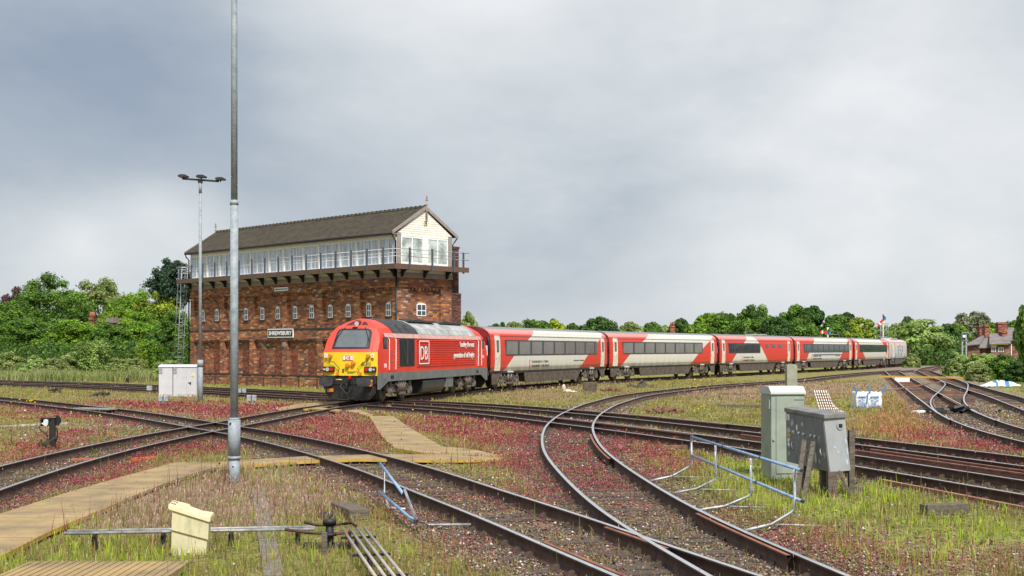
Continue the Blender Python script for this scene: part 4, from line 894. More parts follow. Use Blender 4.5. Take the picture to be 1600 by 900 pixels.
b = MB(); b.box(.4, 16, -1.29, 1.29, 3.40, 3.46); b.prism([(y*1.004, z+.004) for y, z in CS[5:8]]+[(y*.99, z-.05) for y, z in CS[5:8][::-1]], .4, 17.4, 'x'); b.prism([(-y*1.004, z+.004) for y, z in CS[5:8]]+[(-y*.99, z-.05) for y, z in CS[5:8][::-1]], .4, 17.4, 'x'); b.build('pink_cantrail', mat('faded pink red', (.66, .45, .43), rough=.5), dv, fixn=True)
b = MB(); b.prism([(5.2, 3.85), (6, 4.12), (11.2, 4.12), (12.2, 3.85)], -.75, .75, 'y'); b.build('roof_pod', m_roofs, dv, fixn=True)
stk = [(1.0, .35, 1.3, 3.1, (.35, .34, .30)), (3.2, .8, 1.25, 3.0, (.66, .66, .65)), (4.6, .5, 2.0, 3.3, (.62, .35, .08)), (7.8, .35, 2.0, 2.9, (.05, .10, .14)), (12.2, .35, 2.0, 2.9, (.05, .10, .14)),
       (9.0, 1.9, 2.75, 3.15, (.70, .30, .42)), (8.9, 2.3, 2.2, 2.45, (.30, .34, .45)), (13.6, .8, 2.7, 3.25, (.70, .45, .15)), (5.4, .7, 1.2, 1.9, (.03, .25, .55)), (14.6, .5, 1.25, 1.75, (.05, .35, .12)), (15.7, .3, 1.4, 2.9, (.45, .42, .40)), (16.8, .3, 1.3, 2.6, (.60, .25, .35))]
for k in range(5):
    for j in range(2): stk.append((7.6+k*.55+(1.5 if k > 2 else 0), .38, 1.45+j*.28, 1.66+j*.28, [(.55, .12, .04), (.06, .35, .16), (.55, .35, .05), (.05, .20, .4), (.5, .08, .1)][(k+j) % 5]))
for k, (a, wd, z0, z1, c) in enumerate(stk):
    b = MB(); b.box(a, a+wd, -1.39, -1.35, z0, z1); b.build('sticker', mat('sticker %d' % k, c, rough=.5, var=.02), dv)
b = MB(); b.box(.6, 18.3, -1.25, 1.25, .95, 1.12); b.build('solebar', m_black, dv); b = MB()
for s in (-1, 1): b.prism([(5.5, .95), (5.7, .28), (12.6, .30), (13.4, .95)], s*1.25-.03, s*1.25+.03, 'y')
b.build('equipment_skirt', m_under, dv, fixn=True); bogie(dv, 3.3, 2.6, .457); bogie(dv, 15.6, 2.6, .457)
b = MB(); b.box(18.3, 18.9, -1.1, 1.1, .5, 1.15); b.build('buffer_beam', m_black, dv)
# ================================================================ signal box
m_brick = brick_mat('multicoloured brick'); m_brickred = brick_mat('red infill brick', bw=.24, bh=.08, pal=[(0, (.10, .03, .02)), (.25, (.17, .05, .032)), (.5, (.22, .065, .04)), (.8, (.27, .085, .05))], mortar=(.16, .10, .08))
m_brickdark = mat('dark blue brick string course', (.045, .038, .036), rough=.7, var=.4, scale=6)
m_cream = mat('cream painted timber', (.83, .81, .74), rough=.55, var=.06, scale=2)
m_mauve = mat('mauve brown painted timber', (.30, .255, .235), rough=.6, var=.12)
m_deck = mat('brown deck fascia', (.13, .075, .05), rough=.75, col2=(.075, .045, .03), scale=3, stretch=(1, 6, 6))
m_slate = mat('mossy slate', (.072, .058, .037), rough=.9, col2=(.03, .025, .018), scale=2.2, bump=.3, bscale=8)
m_boxglass = mat('signal box window glass', (.46, .54, .63), rough=.10, var=.30, scale=1.5, col2=(.07, .09, .12), mix=.45, spec=.9, stretch=(3.2, 1, .35))  # pale sky reflection with darker vertical streaks painted into the pane colour
m_gableglass = mat('gable window glass', (.50, .56, .52), rough=.08, var=.4, scale=1.4, col2=(.10, .12, .12), spec=.9)
m_upvc = mat('white window frame', (.85, .87, .90), rough=.45, var=.04)
m_galv = mat('galvanised steel', (.42, .45, .47), rough=.5, metal=.35, var=.22, scale=7)
m_postdk = mat('dark slate grey rail post', (.075, .085, .105), rough=.55)
m_pipe = mat('black cast iron', (.015, .015, .017), rough=.5)
BL_, BW_ = 24.9, 4.72
ax = math.atan2(.705, -.709)
sb = thing('signal_box', 'tall brick signal box with white glazed upper storey and slate roof', 'signal box', (-7.34, 79.49, 0), ax)
# local: x along the track front, outside of the front wall is +y, body between y=-BW_ and 0, gable end at x=0
w = MB(); rc = .24
w.box(rc, BL_, -BW_, -rc, -.6, 7.24)           # core, recessed panels show this face
def raised(x0, x1, z0, z1): w.box(x0, x1, -rc-.02, 0, z0, z1)
piers = [0, 4.10, 8.22, 12.33, 16.43, 20.40, BL_]
for i, p in enumerate(piers):
    h_ = .30
    x0, x1 = (max(0, p-h_), min(BL_, p+h_)); x0, x1 = (0, .5) if i == 0 else ((BL_-.5, BL_) if i == 6 else (x0, x1)); raised(x0, x1, .752, 6.60)
w.box(0, BL_, -rc-.02, .03, -.6, .75); 
for i in range(6):
    x0 = piers[i]+(.5 if i == 0 else .3); x1 = piers[i+1]-(.5 if i == 5 else .3)
    raised(x0, x1, 3.32, 4.0); 
    for zt in (3.32, 6.60):
        k = x0+.08
        while k < x1-.1: w.box(k, k+.16, -rc-.02, -.03, zt-.14, zt); k += .30
w.box(0, BL_, -rc-.02, 0.0, 6.602, 7.24)
# gable wall
def rg(y0, y1, z0, z1): w.box(0, rc+.02, -y1, -y0, z0, z1)
rg(rc, .97, .752, 6.6); rg(3.78, BW_, .752, 6.6); w.box(-.03, rc+.02, -BW_, 0.03, -.6, .75); rg(.97, 3.78, 3.32, 4.0); w.box(0, rc+.02, -BW_, -rc, 6.602, 7.24)
k = 1.0
while k < 3.6: w.box(.03, rc+.02, -k-.16, -k, 6.46, 6.6); k += .30
wall = w.build('brick_wall', m_brick, sb)
b = MB()
for z_ in (4.002,): b.box(-.02, BL_+.02, -rc, .035, z_, z_+.10); b.box(-.035, rc, -BW_, .0, z_, z_+.10)
b.box(-.05, BL_, -rc, .06, .752, .84); b.box(-.06, rc, -BW_, 0, .752, .84); b.box(0, BL_, -rc, .02, 3.20, 3.23); b.build('string_course', m_brickdark, wall)
wx = [1.09, 3.12, 5.3, 7.28, 9.4, 11.36, 13.46, 15.42, 17.52, 19.45, 21.5, 23.5]
b0 = None
for x_ in wx:
    t = MB(); z0, z1, hw = 4.78, 5.52, .24; arch = [(x_-hw, z0), (x_+hw, z0), (x_+hw, z1)]+[(x_+hw*math.cos(a), z1+.16*math.sin(a)) for a in (.5, 1.0, 1.57, 2.14, 2.64)]+[(x_-hw, z1)]
    t.prism(arch, -rc-.01, -rc+.03, 'y'); wn_ = t.build('window', m_upvc, wall, fixn=True)
    t = MB()
    for (a, c) in ((-hw+.05, -.02), (.02, hw-.05)):
        for (e_, g_) in ((z0+.05, 5.14), (5.19, z1+.02)): t.box(x_+a, x_+c, -rc+.02, -rc+.036, e_, g_)
    t.build('pane', m_glass, wn_); t = MB(); t.box(x_-hw-.06, x_+hw+.06, -rc, -rc+.08, z0-.09, z0-.002)
    t.build('sill', m_brickdark, wn_)
    t = MB(); t.box(x_-.34, x_+.34, -rc+.001, -rc+.06, .842, 2.62); t.build('brick_infill', m_brickred, wall)
t = MB(); z0, z1, yc, hw = 4.80, 5.50, -2.26, .40
t.prism([(yc-hw, z0), (yc+hw, z0), (yc+hw, z1)]+[(yc+hw*math.cos(a), z1+.16*math.sin(a)) for a in (.5, 1.0, 1.57, 2.14, 2.64)]+[(yc-hw, z1)], rc-.04, rc+.01, 'x'); gw_ = t.build('window', m_upvc, wall, fixn=True)
t = MB()
for (a, c) in ((-hw+.06, -.03), (.03, hw-.06)):
    for (e_, g_) in ((z0+.06, 5.13), (5.19, z1+.03)): t.box(rc-.046, rc-.03, yc+a, yc+c, e_, g_)
t.build('pane', m_glass, gw_)
# band under the deck
b = MB(); b.box(-.06, BL_+.06, -BW_-.06, .06, 7.242, 7.56); b.build('timber_band', m_mauve, sb)
b = MB(); b.box(-.02, BL_+.02, -BW_-.02, .02, 7.562, 7.80); b.build('cream_band', m_cream, sb)
OV = .95
dk = MB(); dk.box(-OV, BL_+.35, -BW_-.66, OV, 7.86, 7.95); deck = dk.build('walkway_deck', m_deck, sb)
b = MB(); b.box(-OV-.03, BL_+.38, OV, OV+.05, 7.70, 8.03); b.box(-OV-.05, -OV, -BW_-.66, OV+.05, 7.70, 8.03); b.box(BL_+.35, BL_+.40, -BW_-.28, OV, 7.70, 8.03); b.build('fascia', m_deck, deck)
def bracket(p, q):       # p at wall, q outwards unit
    t = MB(); poly = [(0, 7.84), (.80, 7.84), (.80, 7.74), (.45, 7.68), (.22, 7.52), (.14, 7.30), (0, 7.26)]
    d = Vector((q[0], q[1], 0)); s_ = Vector((-q[1], q[0], 0))*.06; P = Vector((p[0], p[1], 0)); n_ = len(poly)
    vs = [P+d*a+Vector((0, 0, z))+s_ for a, z in poly]+[P+d*a+Vector((0, 0, z))-s_ for a, z in poly]
    t.add(vs, [tuple(range(n_)), tuple(range(2*n_-1, n_-1, -1))]+[(i, n_+i, n_+(i+1) % n_, (i+1) % n_) for i in range(n_)]); t.build('bracket', m_pipe, deck, fixn=True)
for k in range(16): bracket((.10+k*1.64, .06), (0, 1))
for y_ in (-.35, -2.25, -4.2): bracket((-.06, y_), (-1, 0))
ps = [(x_, OV+.09) for x_ in [.09+1.64*k for k in range(16)]]+[(-OV-.09, y_) for y_ in (-.2, -2.1, -4.0)]+[(-.45, -BW_-.66), (BL_+.44, -.9), (BL_+.44, -2.9)]
m_whr = mat('pale galvanised rail', (.72, .74, .76), rough=.5, var=.08)
for (x_, y_) in ps:
    t = MB(); t.box(x_-.06, x_+.06, y_-.035, y_+.035, 7.66, 9.08) if abs(y_-OV-.09) < .01 else t.box(x_-.035, x_+.035, y_-.06, y_+.06, 7.66, 9.08); t.build('railing_post', m_postdk, deck)
for z_ in (8.98, 8.52):
    t = MB(); t.tube([(-OV-.02, -BW_-.66, z_), (-OV-.02, OV+.02, z_), (BL_+.38, OV+.02, z_), (BL_+.38, -3.3, z_)], .034, 6); t.build('handrail', m_whr, deck)
t = MB(); t.tube([(-OV+.35, -BW_-.2, 8.75), (-OV+.35, OV-.3, 8.75), (BL_+.2, OV-.3, 8.75)], .022, 6); t.build('handrail', m_whr, deck)
# upper storey
UZ0, UZ1 = 7.95, 10.1
b = MB(); b.box(.05, BL_-.05, -BW_+.05, -.10, UZ0, UZ1); up = b.build('upper_wall', m_cream, sb)
b = MB(); b.box(.0, BL_, -.10, .0, 9.80, 10.1); b.box(.0, BL_, -.10, .0, UZ0, 8.10)
bx = [0.]; 
for k in range(6): bx += [4.15*k+1.80, 4.15*(k+1)]
bx[-1] = BL_
for x_ in bx: b.box(max(0, x_-.075), min(BL_, x_+.075), -.12, .02, 8.10, 9.80)
b.build('window_post', m_cream, up)
for a, c in zip(bx[:-1], bx[1:]):
    a += .075; c -= .075; npn = 3 if c-a > 2 else 2
    t = MB(); t.box(a, c, -.11, -.06, 8.10, 9.80); fr = t.build('window', m_boxglass, up)
    t = MB(); wd = (c-a)/npn
    for q in range(npn+1): x_ = a+q*wd; x0 = max(a, x_-.05); x1 = min(c, x_+.05); t.box(x0, x1, -.058, -.02-(.02 if q % 2 else 0), 8.10, 9.80)
    for q in range(npn): t.box(a+q*wd+.035, a+(q+1)*wd-.035, -.058, -.03, 9.72, 9.80); t.box(a+q*wd+.035, a+(q+1)*wd-.035, -.058, -.03, 8.10, 8.19); 
    if True: t.box(a+wd*.5-.012, a+wd*.5+.012, -.058, -.04, 8.19, 9.72)
    t.build('frame', m_upvc, fr)
b = MB(); b.box(-.0, .06, -BW_, 0, 9.86, 10.1)
apx = -BW_/2; RZ = 11.72
k = 10.1
g = MB()
while k < RZ-.15:
    f_ = (k-10.1)/(RZ-10.1); g.prism([(-BW_+f_*BW_/2, k), (-f_*BW_/2, k), (-(f_+.09)*BW_/2, k+.13), (-BW_+(f_+.09)*BW_/2, k+.13)], -.02-.012, .06, 'x'); k += .145
g.box(-.02, .06, -BW_+.2, -.2, 9.90, 10.1); g.prism([(-BW_, 10.05), (0, 10.05), (apx, RZ)], .03, .10, 'x'); g.build('clapboard_gable', m_cream, up, fixn=True); g = MB(); g.prism([(-BW_, 10.05), (0, 10.05), (apx, RZ)], BL_-.10, BL_-.02, 'x'); g.build('rear_gable', m_cream, up, fixn=True)
for ya_, yb_ in ((-.32, 0.0), (-BW_, -BW_+.34)): b = MB(); b.box(-.05, .06, ya_, yb_, UZ0, 10.08); b.build('corner_post', m_mauve, up)
b = MB(); b.box(-.03, .06, -2.57, -2.23, UZ0, 9.9); b.box(-.03, .06, -BW_+.3, -.3, UZ0, 8.16); b.build('mullion', m_cream, up)
for (a, c) in ((.34, 2.23), (2.57, 4.36)):
    t = MB(); t.box(0.0, .05, -c, -a, 8.16, 9.88); fr = t.build('window', m_gableglass, up); t = MB(); m_ = (a+c)/2
    for q in (a+.03, m_, c-.03): t.box(-.03, -.002, -q-.045, -q+.045, 8.16, 9.88)
    for (z0, z1) in ((9.80, 9.88), (8.16, 8.24)): t.box(-.028, -.002, -c+.075, -a-.075, z0, z1)
    t.build('frame', m_upvc, fr)
b = MB(); b.box(-.075, -.03, -2.50, -2.24, 10.68, 10.98); b.build('notice', mat('buff plate', (.55, .45, .22), rough=.6), up)
# roof
ro = .10; eav = .42; pz = 10.06; sl_ = (RZ+.12-pz)/(BW_/2+eav)
r = MB()
for s in (1, -1):
    y_e = eav if s > 0 else -BW_-eav; A = [(-ro, y_e, pz), (BL_+ro, y_e, pz), (BL_+ro, apx, RZ+.12), (-ro, apx, RZ+.12)]; B_ = [(x, y, z+.07) for x, y, z in A]
    r.add(A+B_, [(0,3,2,1),(4,5,6,7),(0,1,5,4),(1,2,6,5),(2,3,7,6),(3,0,4,7)])
    for k in range(1, 17):   # slate courses
        f0 = k/17; y0 = y_e+(apx-y_e)*f0; z0 = pz+(RZ+.12-pz)*f0+.07; r.obox((BL_/2, y0, z0+.004), (BL_+2*ro, .03, .022), Matrix.Rotation(-s*math.atan(sl_), 3, 'X'))
roof = r.build('roof', m_slate, sb, fixn=True)
r = MB(); r.prism([(apx-.12, RZ+.14), (apx, RZ+.28), (apx+.12, RZ+.14)], -ro, BL_+ro, 'x')
k = -ro
while k < BL_+ro: r.box(k, k+.06, apx-.13, apx+.13, RZ+.15, RZ+.30); k += .45
r.build('ridge_tile', m_slate, roof, fixn=True)
for xg, d in ((-ro-.05, 1), (BL_+ro+.05, -1)):
    b = MB()
    for s in (1, -1):
        y_e = eav+.04 if s > 0 else -BW_-eav-.04; b.prism([(y_e, pz-.10), (y_e, pz+.12), (apx, RZ+.24), (apx, RZ+.0)], min(xg, xg+d*.06), max(xg, xg+d*.06), 'x')
    b.build('bargeboard', m_mauve, roof, fixn=True)
    b = MB(); xf = xg-d*.05; b.cyl((xf, apx, RZ-.75), (xf, apx, RZ+.65), .055, n=10); b.ball((xf, apx, RZ+.62), .09, n=5); b.cyl((xf, apx, RZ+.7), (xf, apx, RZ+1.0), .05, .01, n=8); b.ball((xf, apx, RZ-.72), .08, n=5); b.ball((xf, apx, RZ+.32), .085, n=5); b.build('finial', m_mauve, roof)
b = MB(); b.tube([(-ro, eav+.04, pz-.03), (BL_+ro, eav+.04, pz-.03)], .065, 8); b.build('gutter', m_pipe, roof); b = MB(); b.box(-ro, BL_+ro, .02, eav-.02, pz-.10, pz-.03); b.box(-.0, BL_, 0.0, .07, 9.98, pz-.1); b.build('soffit', m_mauve, roof)
b = MB(); b.tube([(-.02, eav, pz-.08), (-.05, eav-.05, pz-.25), (.0, .10, pz-.5), (.0, .10, 8.0)], .05, 8); b.tube([(-.06, .09, 7.75), (-.06, .09, .2)], .055, 8); b.build('downpipe', m_pipe, sb)
b = MB(); b.tube([(BL_+ro-.05, eav, pz-.08), (BL_+.1, eav-.1, pz-.3), (BL_+.08, .10, pz-.5), (BL_+.08, .10, .1)], .05, 8); b.tube([(-.05, -BW_-eav, pz-.08), (.0, -BW_-eav+.15, pz-.3), (0, -BW_-.1, pz-.5), (0, -BW_-.1, 8.)], .05, 8); b.build('downpipe', m_pipe, sb)
# rear chimney and buttress
b = MB(); b.box(.25, 1.25, -BW_-.88, -BW_-.02, -.6, 9.35); b.box(.15, 1.35, -BW_-1.0, -BW_-.02, -.6, 6.3); b.box(.2, 1.3, -BW_-.93, -BW_-.02, 9.35, 9.5); b.build('chimney', brick_mat('sooty red brick', bw=.24, bh=.08, pal=[(0, (.04, .02, .018)), (.3, (.09, .032, .025)), (.6, (.14, .048, .035)), (.85, (.2, .08, .05))]), sb)
b = MB(); b.box(.13, 1.37, -BW_-1.02, -BW_-.02, 6.302, 6.38); b.build('stone_cap', mat('mossy stone', (.24, .22, .12), rough=.9), sb)
# signs
sg = MB(); x0, x1 = 11.2, 14.3; sg.box(x0, x1, .002, .07, 3.47, 4.09); s1 = sg.build('name_board', m_upvc, sb); sg = MB(); sg.box(x0+.055, x1-.055, .07, .08, 3.53, 4.03); s2 = sg.build('board_face', m_rubber, s1)
text_mesh('sign_letters', 'SHREWSBURY', .40, m_whitegloss, s1, ((x0+x1)/2, .085, 3.645), (R(90), 0, R(180)), .006, align='CENTER', bold=.009, sx=1.06, space=1.06)
sg = MB(); x0, x1 = 11.85, 13.5; sg.box(x0, x1, .002, .05, 6.76, 7.02); s3 = sg.build('name_board', m_upvc, sb); text_mesh('sign_letters', 'SEVERN BRIDGE JUNCTION', .125, m_dkletter, s3, ((x0+x1)/2, .055, 6.845), (R(90), 0, R(180)), .004, align='CENTER', bold=.003)
b = MB(); b.box(12.30, 12.48, .002, .10, 2.85, 3.15); b.build('electric_box', mat('grey blue box', (.16, .22, .30)), sb)
# access ladder with safety cage
lx = BL_+.1; ld = thing('caged_ladder', 'galvanised caged access ladder leaning at the left end of the signal box', 'ladder', (0, 0, 0)); M_ = sb.matrix_basis
ld.location = Matrix.Translation(sb.location)@Matrix.Rotation(ax, 4, 'Z')@Vector((lx, .35, 0)); ld.rotation_euler = (0, 0, ax)
b = MB(); f0 = Vector((1.0, 0, 0.05)); f1 = Vector((.15, 0, 8.9))
for s in (-.24, .24): b.tube([f0+Vector((0, s, 0)), f1+Vector((0, s, 0))], .03, 6)
b.build('stringer', m_galv, ld); k = 0
while k < 1: b = MB(); p = f0.lerp(f1, k); b.cyl(p+Vector((0, -.24, 0)), p+Vector((0, .24, 0)), .015, n=6); b.build('rung', m_galv, ld); k += .033
b = MB()
for k in range(9):
    p = f0.lerp(f1, .22+k*.097); b.tube([p+Vector((math.sin(a)*.75, -math.cos(a)*.36, 0)) for a in [math.pi*j/8 for j in range(9)]], .022, 5)
for a in (.6, 1.2, 1.94, 2.54): b.tube([f0.lerp(f1, .22)+Vector((math.sin(a)*.75, -math.cos(a)*.36, 0)), f0.lerp(f1, 1.0)+Vector((math.sin(a)*.75, -math.cos(a)*.36, 0))], .018, 5)
b.build('safety_cage', m_galv, ld)
# low rail fence at the foot of the box
fn = thing('low_rail_fence', 'low rusty post and rail fence along the foot of the signal box', 'fence', sb.location, ax); b = MB(); b.tube([(.5, 1.2, .62), (24, 1.2, .62)], .03, 5); b.build('rail', m_railside, fn)
for k in range(12):
    t = MB(); t.box(.5+k*2.1, .58+k*2.1, 1.16, 1.24, 0, .66); t.build('post', m_railside, fn)
# ================================================================ lineside objects
def gthing(name, label, cat, px, py, rz=0, group=None): x, y = G(px, py); return thing(name, label, cat, (x, y, 0), rz, group)
# tall near lamp column
m_galvn = mat('spangled galvanised column', (.275, .31, .335), rough=.65, metal=0, var=.28, scale=9, col2=(.18, .21, .235), bump=.1, bscale=40)
lp = gthing('lamp_column', 'tall near galvanised lighting column rising out of the top of the view', 'lamp column', 366, 756)
b = MB(); b.cyl((0, 0, -.1), (0, 0, .55), .107, n=20); b.cyl((0, 0, 1.30), (0, 0, 5.55), .080, .078, n=20); b.cyl((0, 0, 5.6), (0, 0, 11.8), .066, .055, n=18); b.cyl((0, 0, 5.52), (0, 0, 5.61), .088, .07, n=18); b.build('pole', m_galvn, lp)
b = MB(); b.cyl((0, 0, .55), (0, 0, 1.27), .121, n=24); b.cyl((0, 0, 1.27), (0, 0, 1.31), .121, .085, n=24); b.cyl((0, 0, .49), (0, 0, .55), .128, n=24); b.build('hinge_collar', m_galvn, lp)
b = MB(); b.cyl((0, -.115, .35), (0, -.10, .35), .016, n=8); b.cyl((-.05, -.125, 1.2), (-.05, -.105, 1.2), .02, n=8); b.build('bolt', m_black, lp)
b = MB(); b.box(-.9, .9, -.05, .05, 11.8, 11.9); b.build('crossarm', m_galvn, lp)
for x_ in (-.8, 0, .8): t = MB(); t.prism([(x_-.25, 11.93), (x_+.25, 11.93), (x_+.18, 12.1), (x_-.18, 12.1)], -.3, .2, 'y'); t.build('floodlight', m_black, lp, fixn=True)
lq = gthing('lamp_column', 'farther floodlight column with three lamp heads beside the white cabinets', 'lamp column', 313, 629)
b = MB(); b.cyl((0, 0, -.1), (0, 0, 1.9), .13, n=16); b.cyl((0, 0, 2.0), (0, 0, 10.7), .085, .07, n=16); b.cyl((0, 0, 10.4), (0, 0, 11.0), .08, n=14); b.build('pole', m_galvn, lq)
b = MB(); b.cyl((0, 0, 1.78), (0, 0, 2.12), .15, n=16); b.build('hinge_collar', m_galvn, lq)
b = MB(); b.bar((-.9, 0, 11.12), (.9, .1, 11.0), .08, .09); b.box(-.1, .1, -.08, .08, 10.9, 11.08); b.build('crossarm', m_pipe, lq)
for x_, z_, tl in ((-.85, 11.22, 0), (.05, 11.20, .1), (1.0, 11.08, .25)):
    t = MB(); t.prism([(x_-.24, z_), (x_-.20, z_+.07), (x_-.08, z_+.10), (x_+.14, z_+.09), (x_+.24, z_+.03), (x_+.20, z_-.03), (x_-.2, z_-.03)], -.2, .25, 'y'); t.box(x_-.03, x_+.03, -.03, .03, z_-.12, z_); t.build('floodlight', mat('dark brown floodlight', (.04, .035, .04), rough=.4), lq, fixn=True)
# white equipment cabinets
m_cab = mat('pale lilac grey cabinet', (.56, .56, .60), rough=.5, var=.05); m_cabside = mat('cabinet lid grey', (.62, .63, .65), rough=.5)
cx, cy = G(279, 620); 
for k, (px0, px1, lab) in enumerate(((248, 270, 'left narrow half of the pair of pale equipment cabinets'), (270.6, 308, 'right wide half of the pair of pale equipment cabinets, with warning sign and door handle'))):
    xa = (px0-800)/F*cy; xb = (px1-800)/F*cy; t = thing('equipment_cabinet', lab, 'cabinet', (xa, cy, 0), 0, None); wd = xb-xa-.02
    b = MB(); b.box(0, wd, 0, .8, .0, 1.66); bo = b.build('body', m_cab, t, bevel=.012)
    b = MB(); b.prism([(-.05, 1.66), (.85, 1.66), (.80, 1.72), (.4, 1.80), (0, 1.72)], -.02, wd+.01, 'x'); b.build('lid', m_cabside, t, fixn=True)
    if k == 0: b = MB(); b.box(.22, wd-.03, -.02, .0, .12, 1.58); b.build('door', m_cab, t); b = MB(); b.cyl((.10, -.03, 1.60), (.10, .01, 1.60), .10, n=14); b.box(.02, .2, -.03, 0, 1.3, 1.5); b.build('vent_cover', m_galv, t)
    else:
        b = MB(); b.box(.24, wd*.56, -.02, .0, .12, 1.58); b.build('door', m_cab, t); b = MB(); b.box(wd*.57, wd-.03, -.02, .0, .12, 1.58); d = b.build('door', m_cab, t)
        b = MB(); b.cyl((.10, -.03, 1.60), (.10, .01, 1.60), .10, n=14); b.box(.02, .2, -.03, 0, 1.3, 1.5); b.build('vent_cover', m_galv, t)
        b = MB(); b.box(1.02, 1.2, -.032, -.02, 1.12, 1.28); b.build('warning_plate', mat('pale yellow plate', (.72, .70, .45)), d); b = MB(); b.prism([(1.05, 1.14), (1.17, 1.14), (1.11, 1.25)], -.04, -.032, 'y'); b.build('warning_symbol', mat('yellow triangle', (.75, .55, .02)), d, fixn=True)
        b = MB(); b.box(.86, .98, -.06, -.02, .76, .80); b.box(.95, 1.0, -.07, -.02, .70, .82); b.build('handle', m_black, d)
# small twin boxes on posts
def twin(px, py, h_, s, lab, cat='junction box', n_=2):
    t = gthing('junction_box', lab, cat, px, py); 
    for k in range(n_):
        b = MB(); b.box(k*s*1.25-s*.9, k*s*1.25+s*.1, -.1, .1, h_*.45, h_); b.build('box', m_galv, t, bevel=.015); b = MB(); b.cyl((k*s*1.25-s*.4, 0, 0), (k*s*1.25-s*.4, 0, h_*.45), .03, n=6); b.build('post', m_galv, t)
twin(392, 634, .50, .20, 'pair of small grey boxes on stalks below the name board'); twin(377, 619, .42, .20, 'small pale double box by the rails just right of the tall column')
twin(254, 634, .46, .20, 'pair of grey boxes at the left foot of the white cabinets'); twin(237, 616, .50, .30, 'single pale box on a stalk left of the white cabinets', n_=1)
# ground disc signal
ds = gthing('ground_signal', 'black ground disc signal with small white panel and round counterweights', 'shunting signal', 81, 702)
b = MB(); b.box(-.06, .06, -.05, .05, 0, .82); b.box(-.01, .09, -.06, .06, .05, .88); b.build('post', m_black, ds, bevel=.01)
b = MB(); b.box(-.27, 0, -.09, .06, .80, .845); b.box(-.27, -.245, -.09, .06, .62, .83); b.box(-.26, -.05, .0, .05, .62, .82); hd = b.build('head', m_black, ds); b = MB(); b.prism([(-.25, .70), (-.19, .715), (-.18, .79), (-.12, .81), (-.06, .78), (-.07, .66), (-.11, .62), (-.16, .63), (-.21, .67)], -.10, -.07, 'y'); b.build('white_panel', mat('greyish white panel', (.60, .60, .64)), hd, fixn=True)
b = MB(); b.cyl((.07, .10, .76), (.07, .14, .76), .135, n=28); b.build('disc', m_black, ds); b = MB(); b.box(.0, .13, -.08, -.05, .845, .87); b.build('red_bar', mat('dull pink bar', (.30, .13, .11)), ds)
b = MB(); b.tube([(-.27, -.05, .66), (-.31, -.06, .58), (-.27, -.06, .50), (-.14, -.06, .43), (-.07, -.06, .34)], .017, 6); b.tube([(.10, -.06, .62), (.16, -.06, .56), (.17, -.06, .32), (.12, -.06, .20)], .017, 6); b.build('rod', m_black, ds)
m_moss = mat('mossy iron', (.055, .052, .03), rough=.9, col2=(.025, .02, .018), bump=.3)
for (x_, z_, r_) in ((-.25, .07, .075), (-.09, .08, .085)): b = MB(); b.ball((x_, -.1, z_+.07), r_, (1, .6, 1.2), 7); b.box(x_-.015, x_+.015, -.12, -.08, z_+r_+.06, z_+r_+.13); b.build('counterweight', m_moss, ds)
b = MB(); b.bar((-.10, -.05, .15), (.15, -.05, .36), .05, .06); b.box(-.3, .2, -.15, .15, -.04, .03); b.build('base_plate', m_moss, ds)
# point machine cover on the curved track
pm = gthing('point_motor_cover', 'flat grey metal plate between the rails behind the disc signal', 'cover plate', 149, 645); b = MB(); b.obox((0, 0, .17), (1.9, .62, .05), Matrix.Rotation(-.5, 3, 'Z')); b.build('plate', m_concrete, pm); b = MB(); b.obox((0, 0, .07), (1.7, .5, .14), Matrix.Rotation(-.5, 3, 'Z')); b.build('base', m_black, pm)
# cream box with a ramp-shaped lid
m_crm = mat('weathered cream box', (.55, .50, .31), rough=.75, col2=(.32, .31, .19), scale=5, mix=.40, bump=.2, stretch=(2, 2, .6)); m_crml = mat('cream lid', (.72, .58, .36), rough=.7, col2=(.60, .40, .20), scale=6, bump=.1, mix=.36)
cb = gthing('lidded_box', 'tilted cream wooden box with a stepped sloping lid, standing in grass', 'box', 295, 868, 0); cb.rotation_euler = (0, R(2), R(8))
b = MB(); b.prism([(-.225, -.1), (-.225, .58), (.235, .44), (.215, -.1)], -.02, .36, 'y'); b.build('body', m_crm, cb, bevel=.01, fixn=True)
b = MB(); b.prism([(-.225, .33), (-.225, .585), (.245, .45), (.24, .21)], -.045, -.018, 'y'); b.build('upper_panel', m_crm, cb, bevel=.006, fixn=True)
b = MB(); b.prism([(-.26, .595), (-.275, .615), (-.27, .665), (-.06, .615), (-.03, .585), (.10, .535), (.26, .51), (.265, .46), (.25, .44)], -.07, .40, 'y'); ldd = b.build('lid', m_crml, cb, bevel=.008, fixn=True)
b = MB()
for y_ in (.05, .25): b.tube([(-.25, y_, .665), (-.20, y_-.01, .655), (-.19, y_-.05, .648)], .01, 5)
b.build('hinge', mat('rusty hinge', (.25, .12, .04)), ldd)
# point rodding
def rods(label, pts, offs, r=.022, yz=.22, mt=None):
    t = thing('point_rodding', label, 'rodding', (pts[0][0], pts[0][1], 0)); P = [Vector((p[0]-pts[0][0], p[1]-pts[0][1], yz)) for p in pts]; d = (P[-1]-P[0]).normalized(); nn_ = Vector((-d.y, d.x, 0))
    for o in offs: b = MB(); b.tube([p+nn_*o for p in P], r, 8); b.build('rod', mt or m_galvrod, t)
    k = .12
    while k < 1:
        p = P[0].lerp(P[-1], k); b = MB(); b.bar(p+nn_*(offs[0]-.08)-Vector((0, 0, .03)), p+nn_*(offs[-1]+.08)-Vector((0, 0, .03)), .035, .03); b.box(p.x-.03, p.x+.03, p.y-.03, p.y+.03, -.05, p.z-.045); b.build('roller_stool', m_black, t); k += .27
    return t
m_galvrod = mat('dull zinc rod', (.36, .36, .34), rough=.5, metal=.3, var=.3, scale=8)
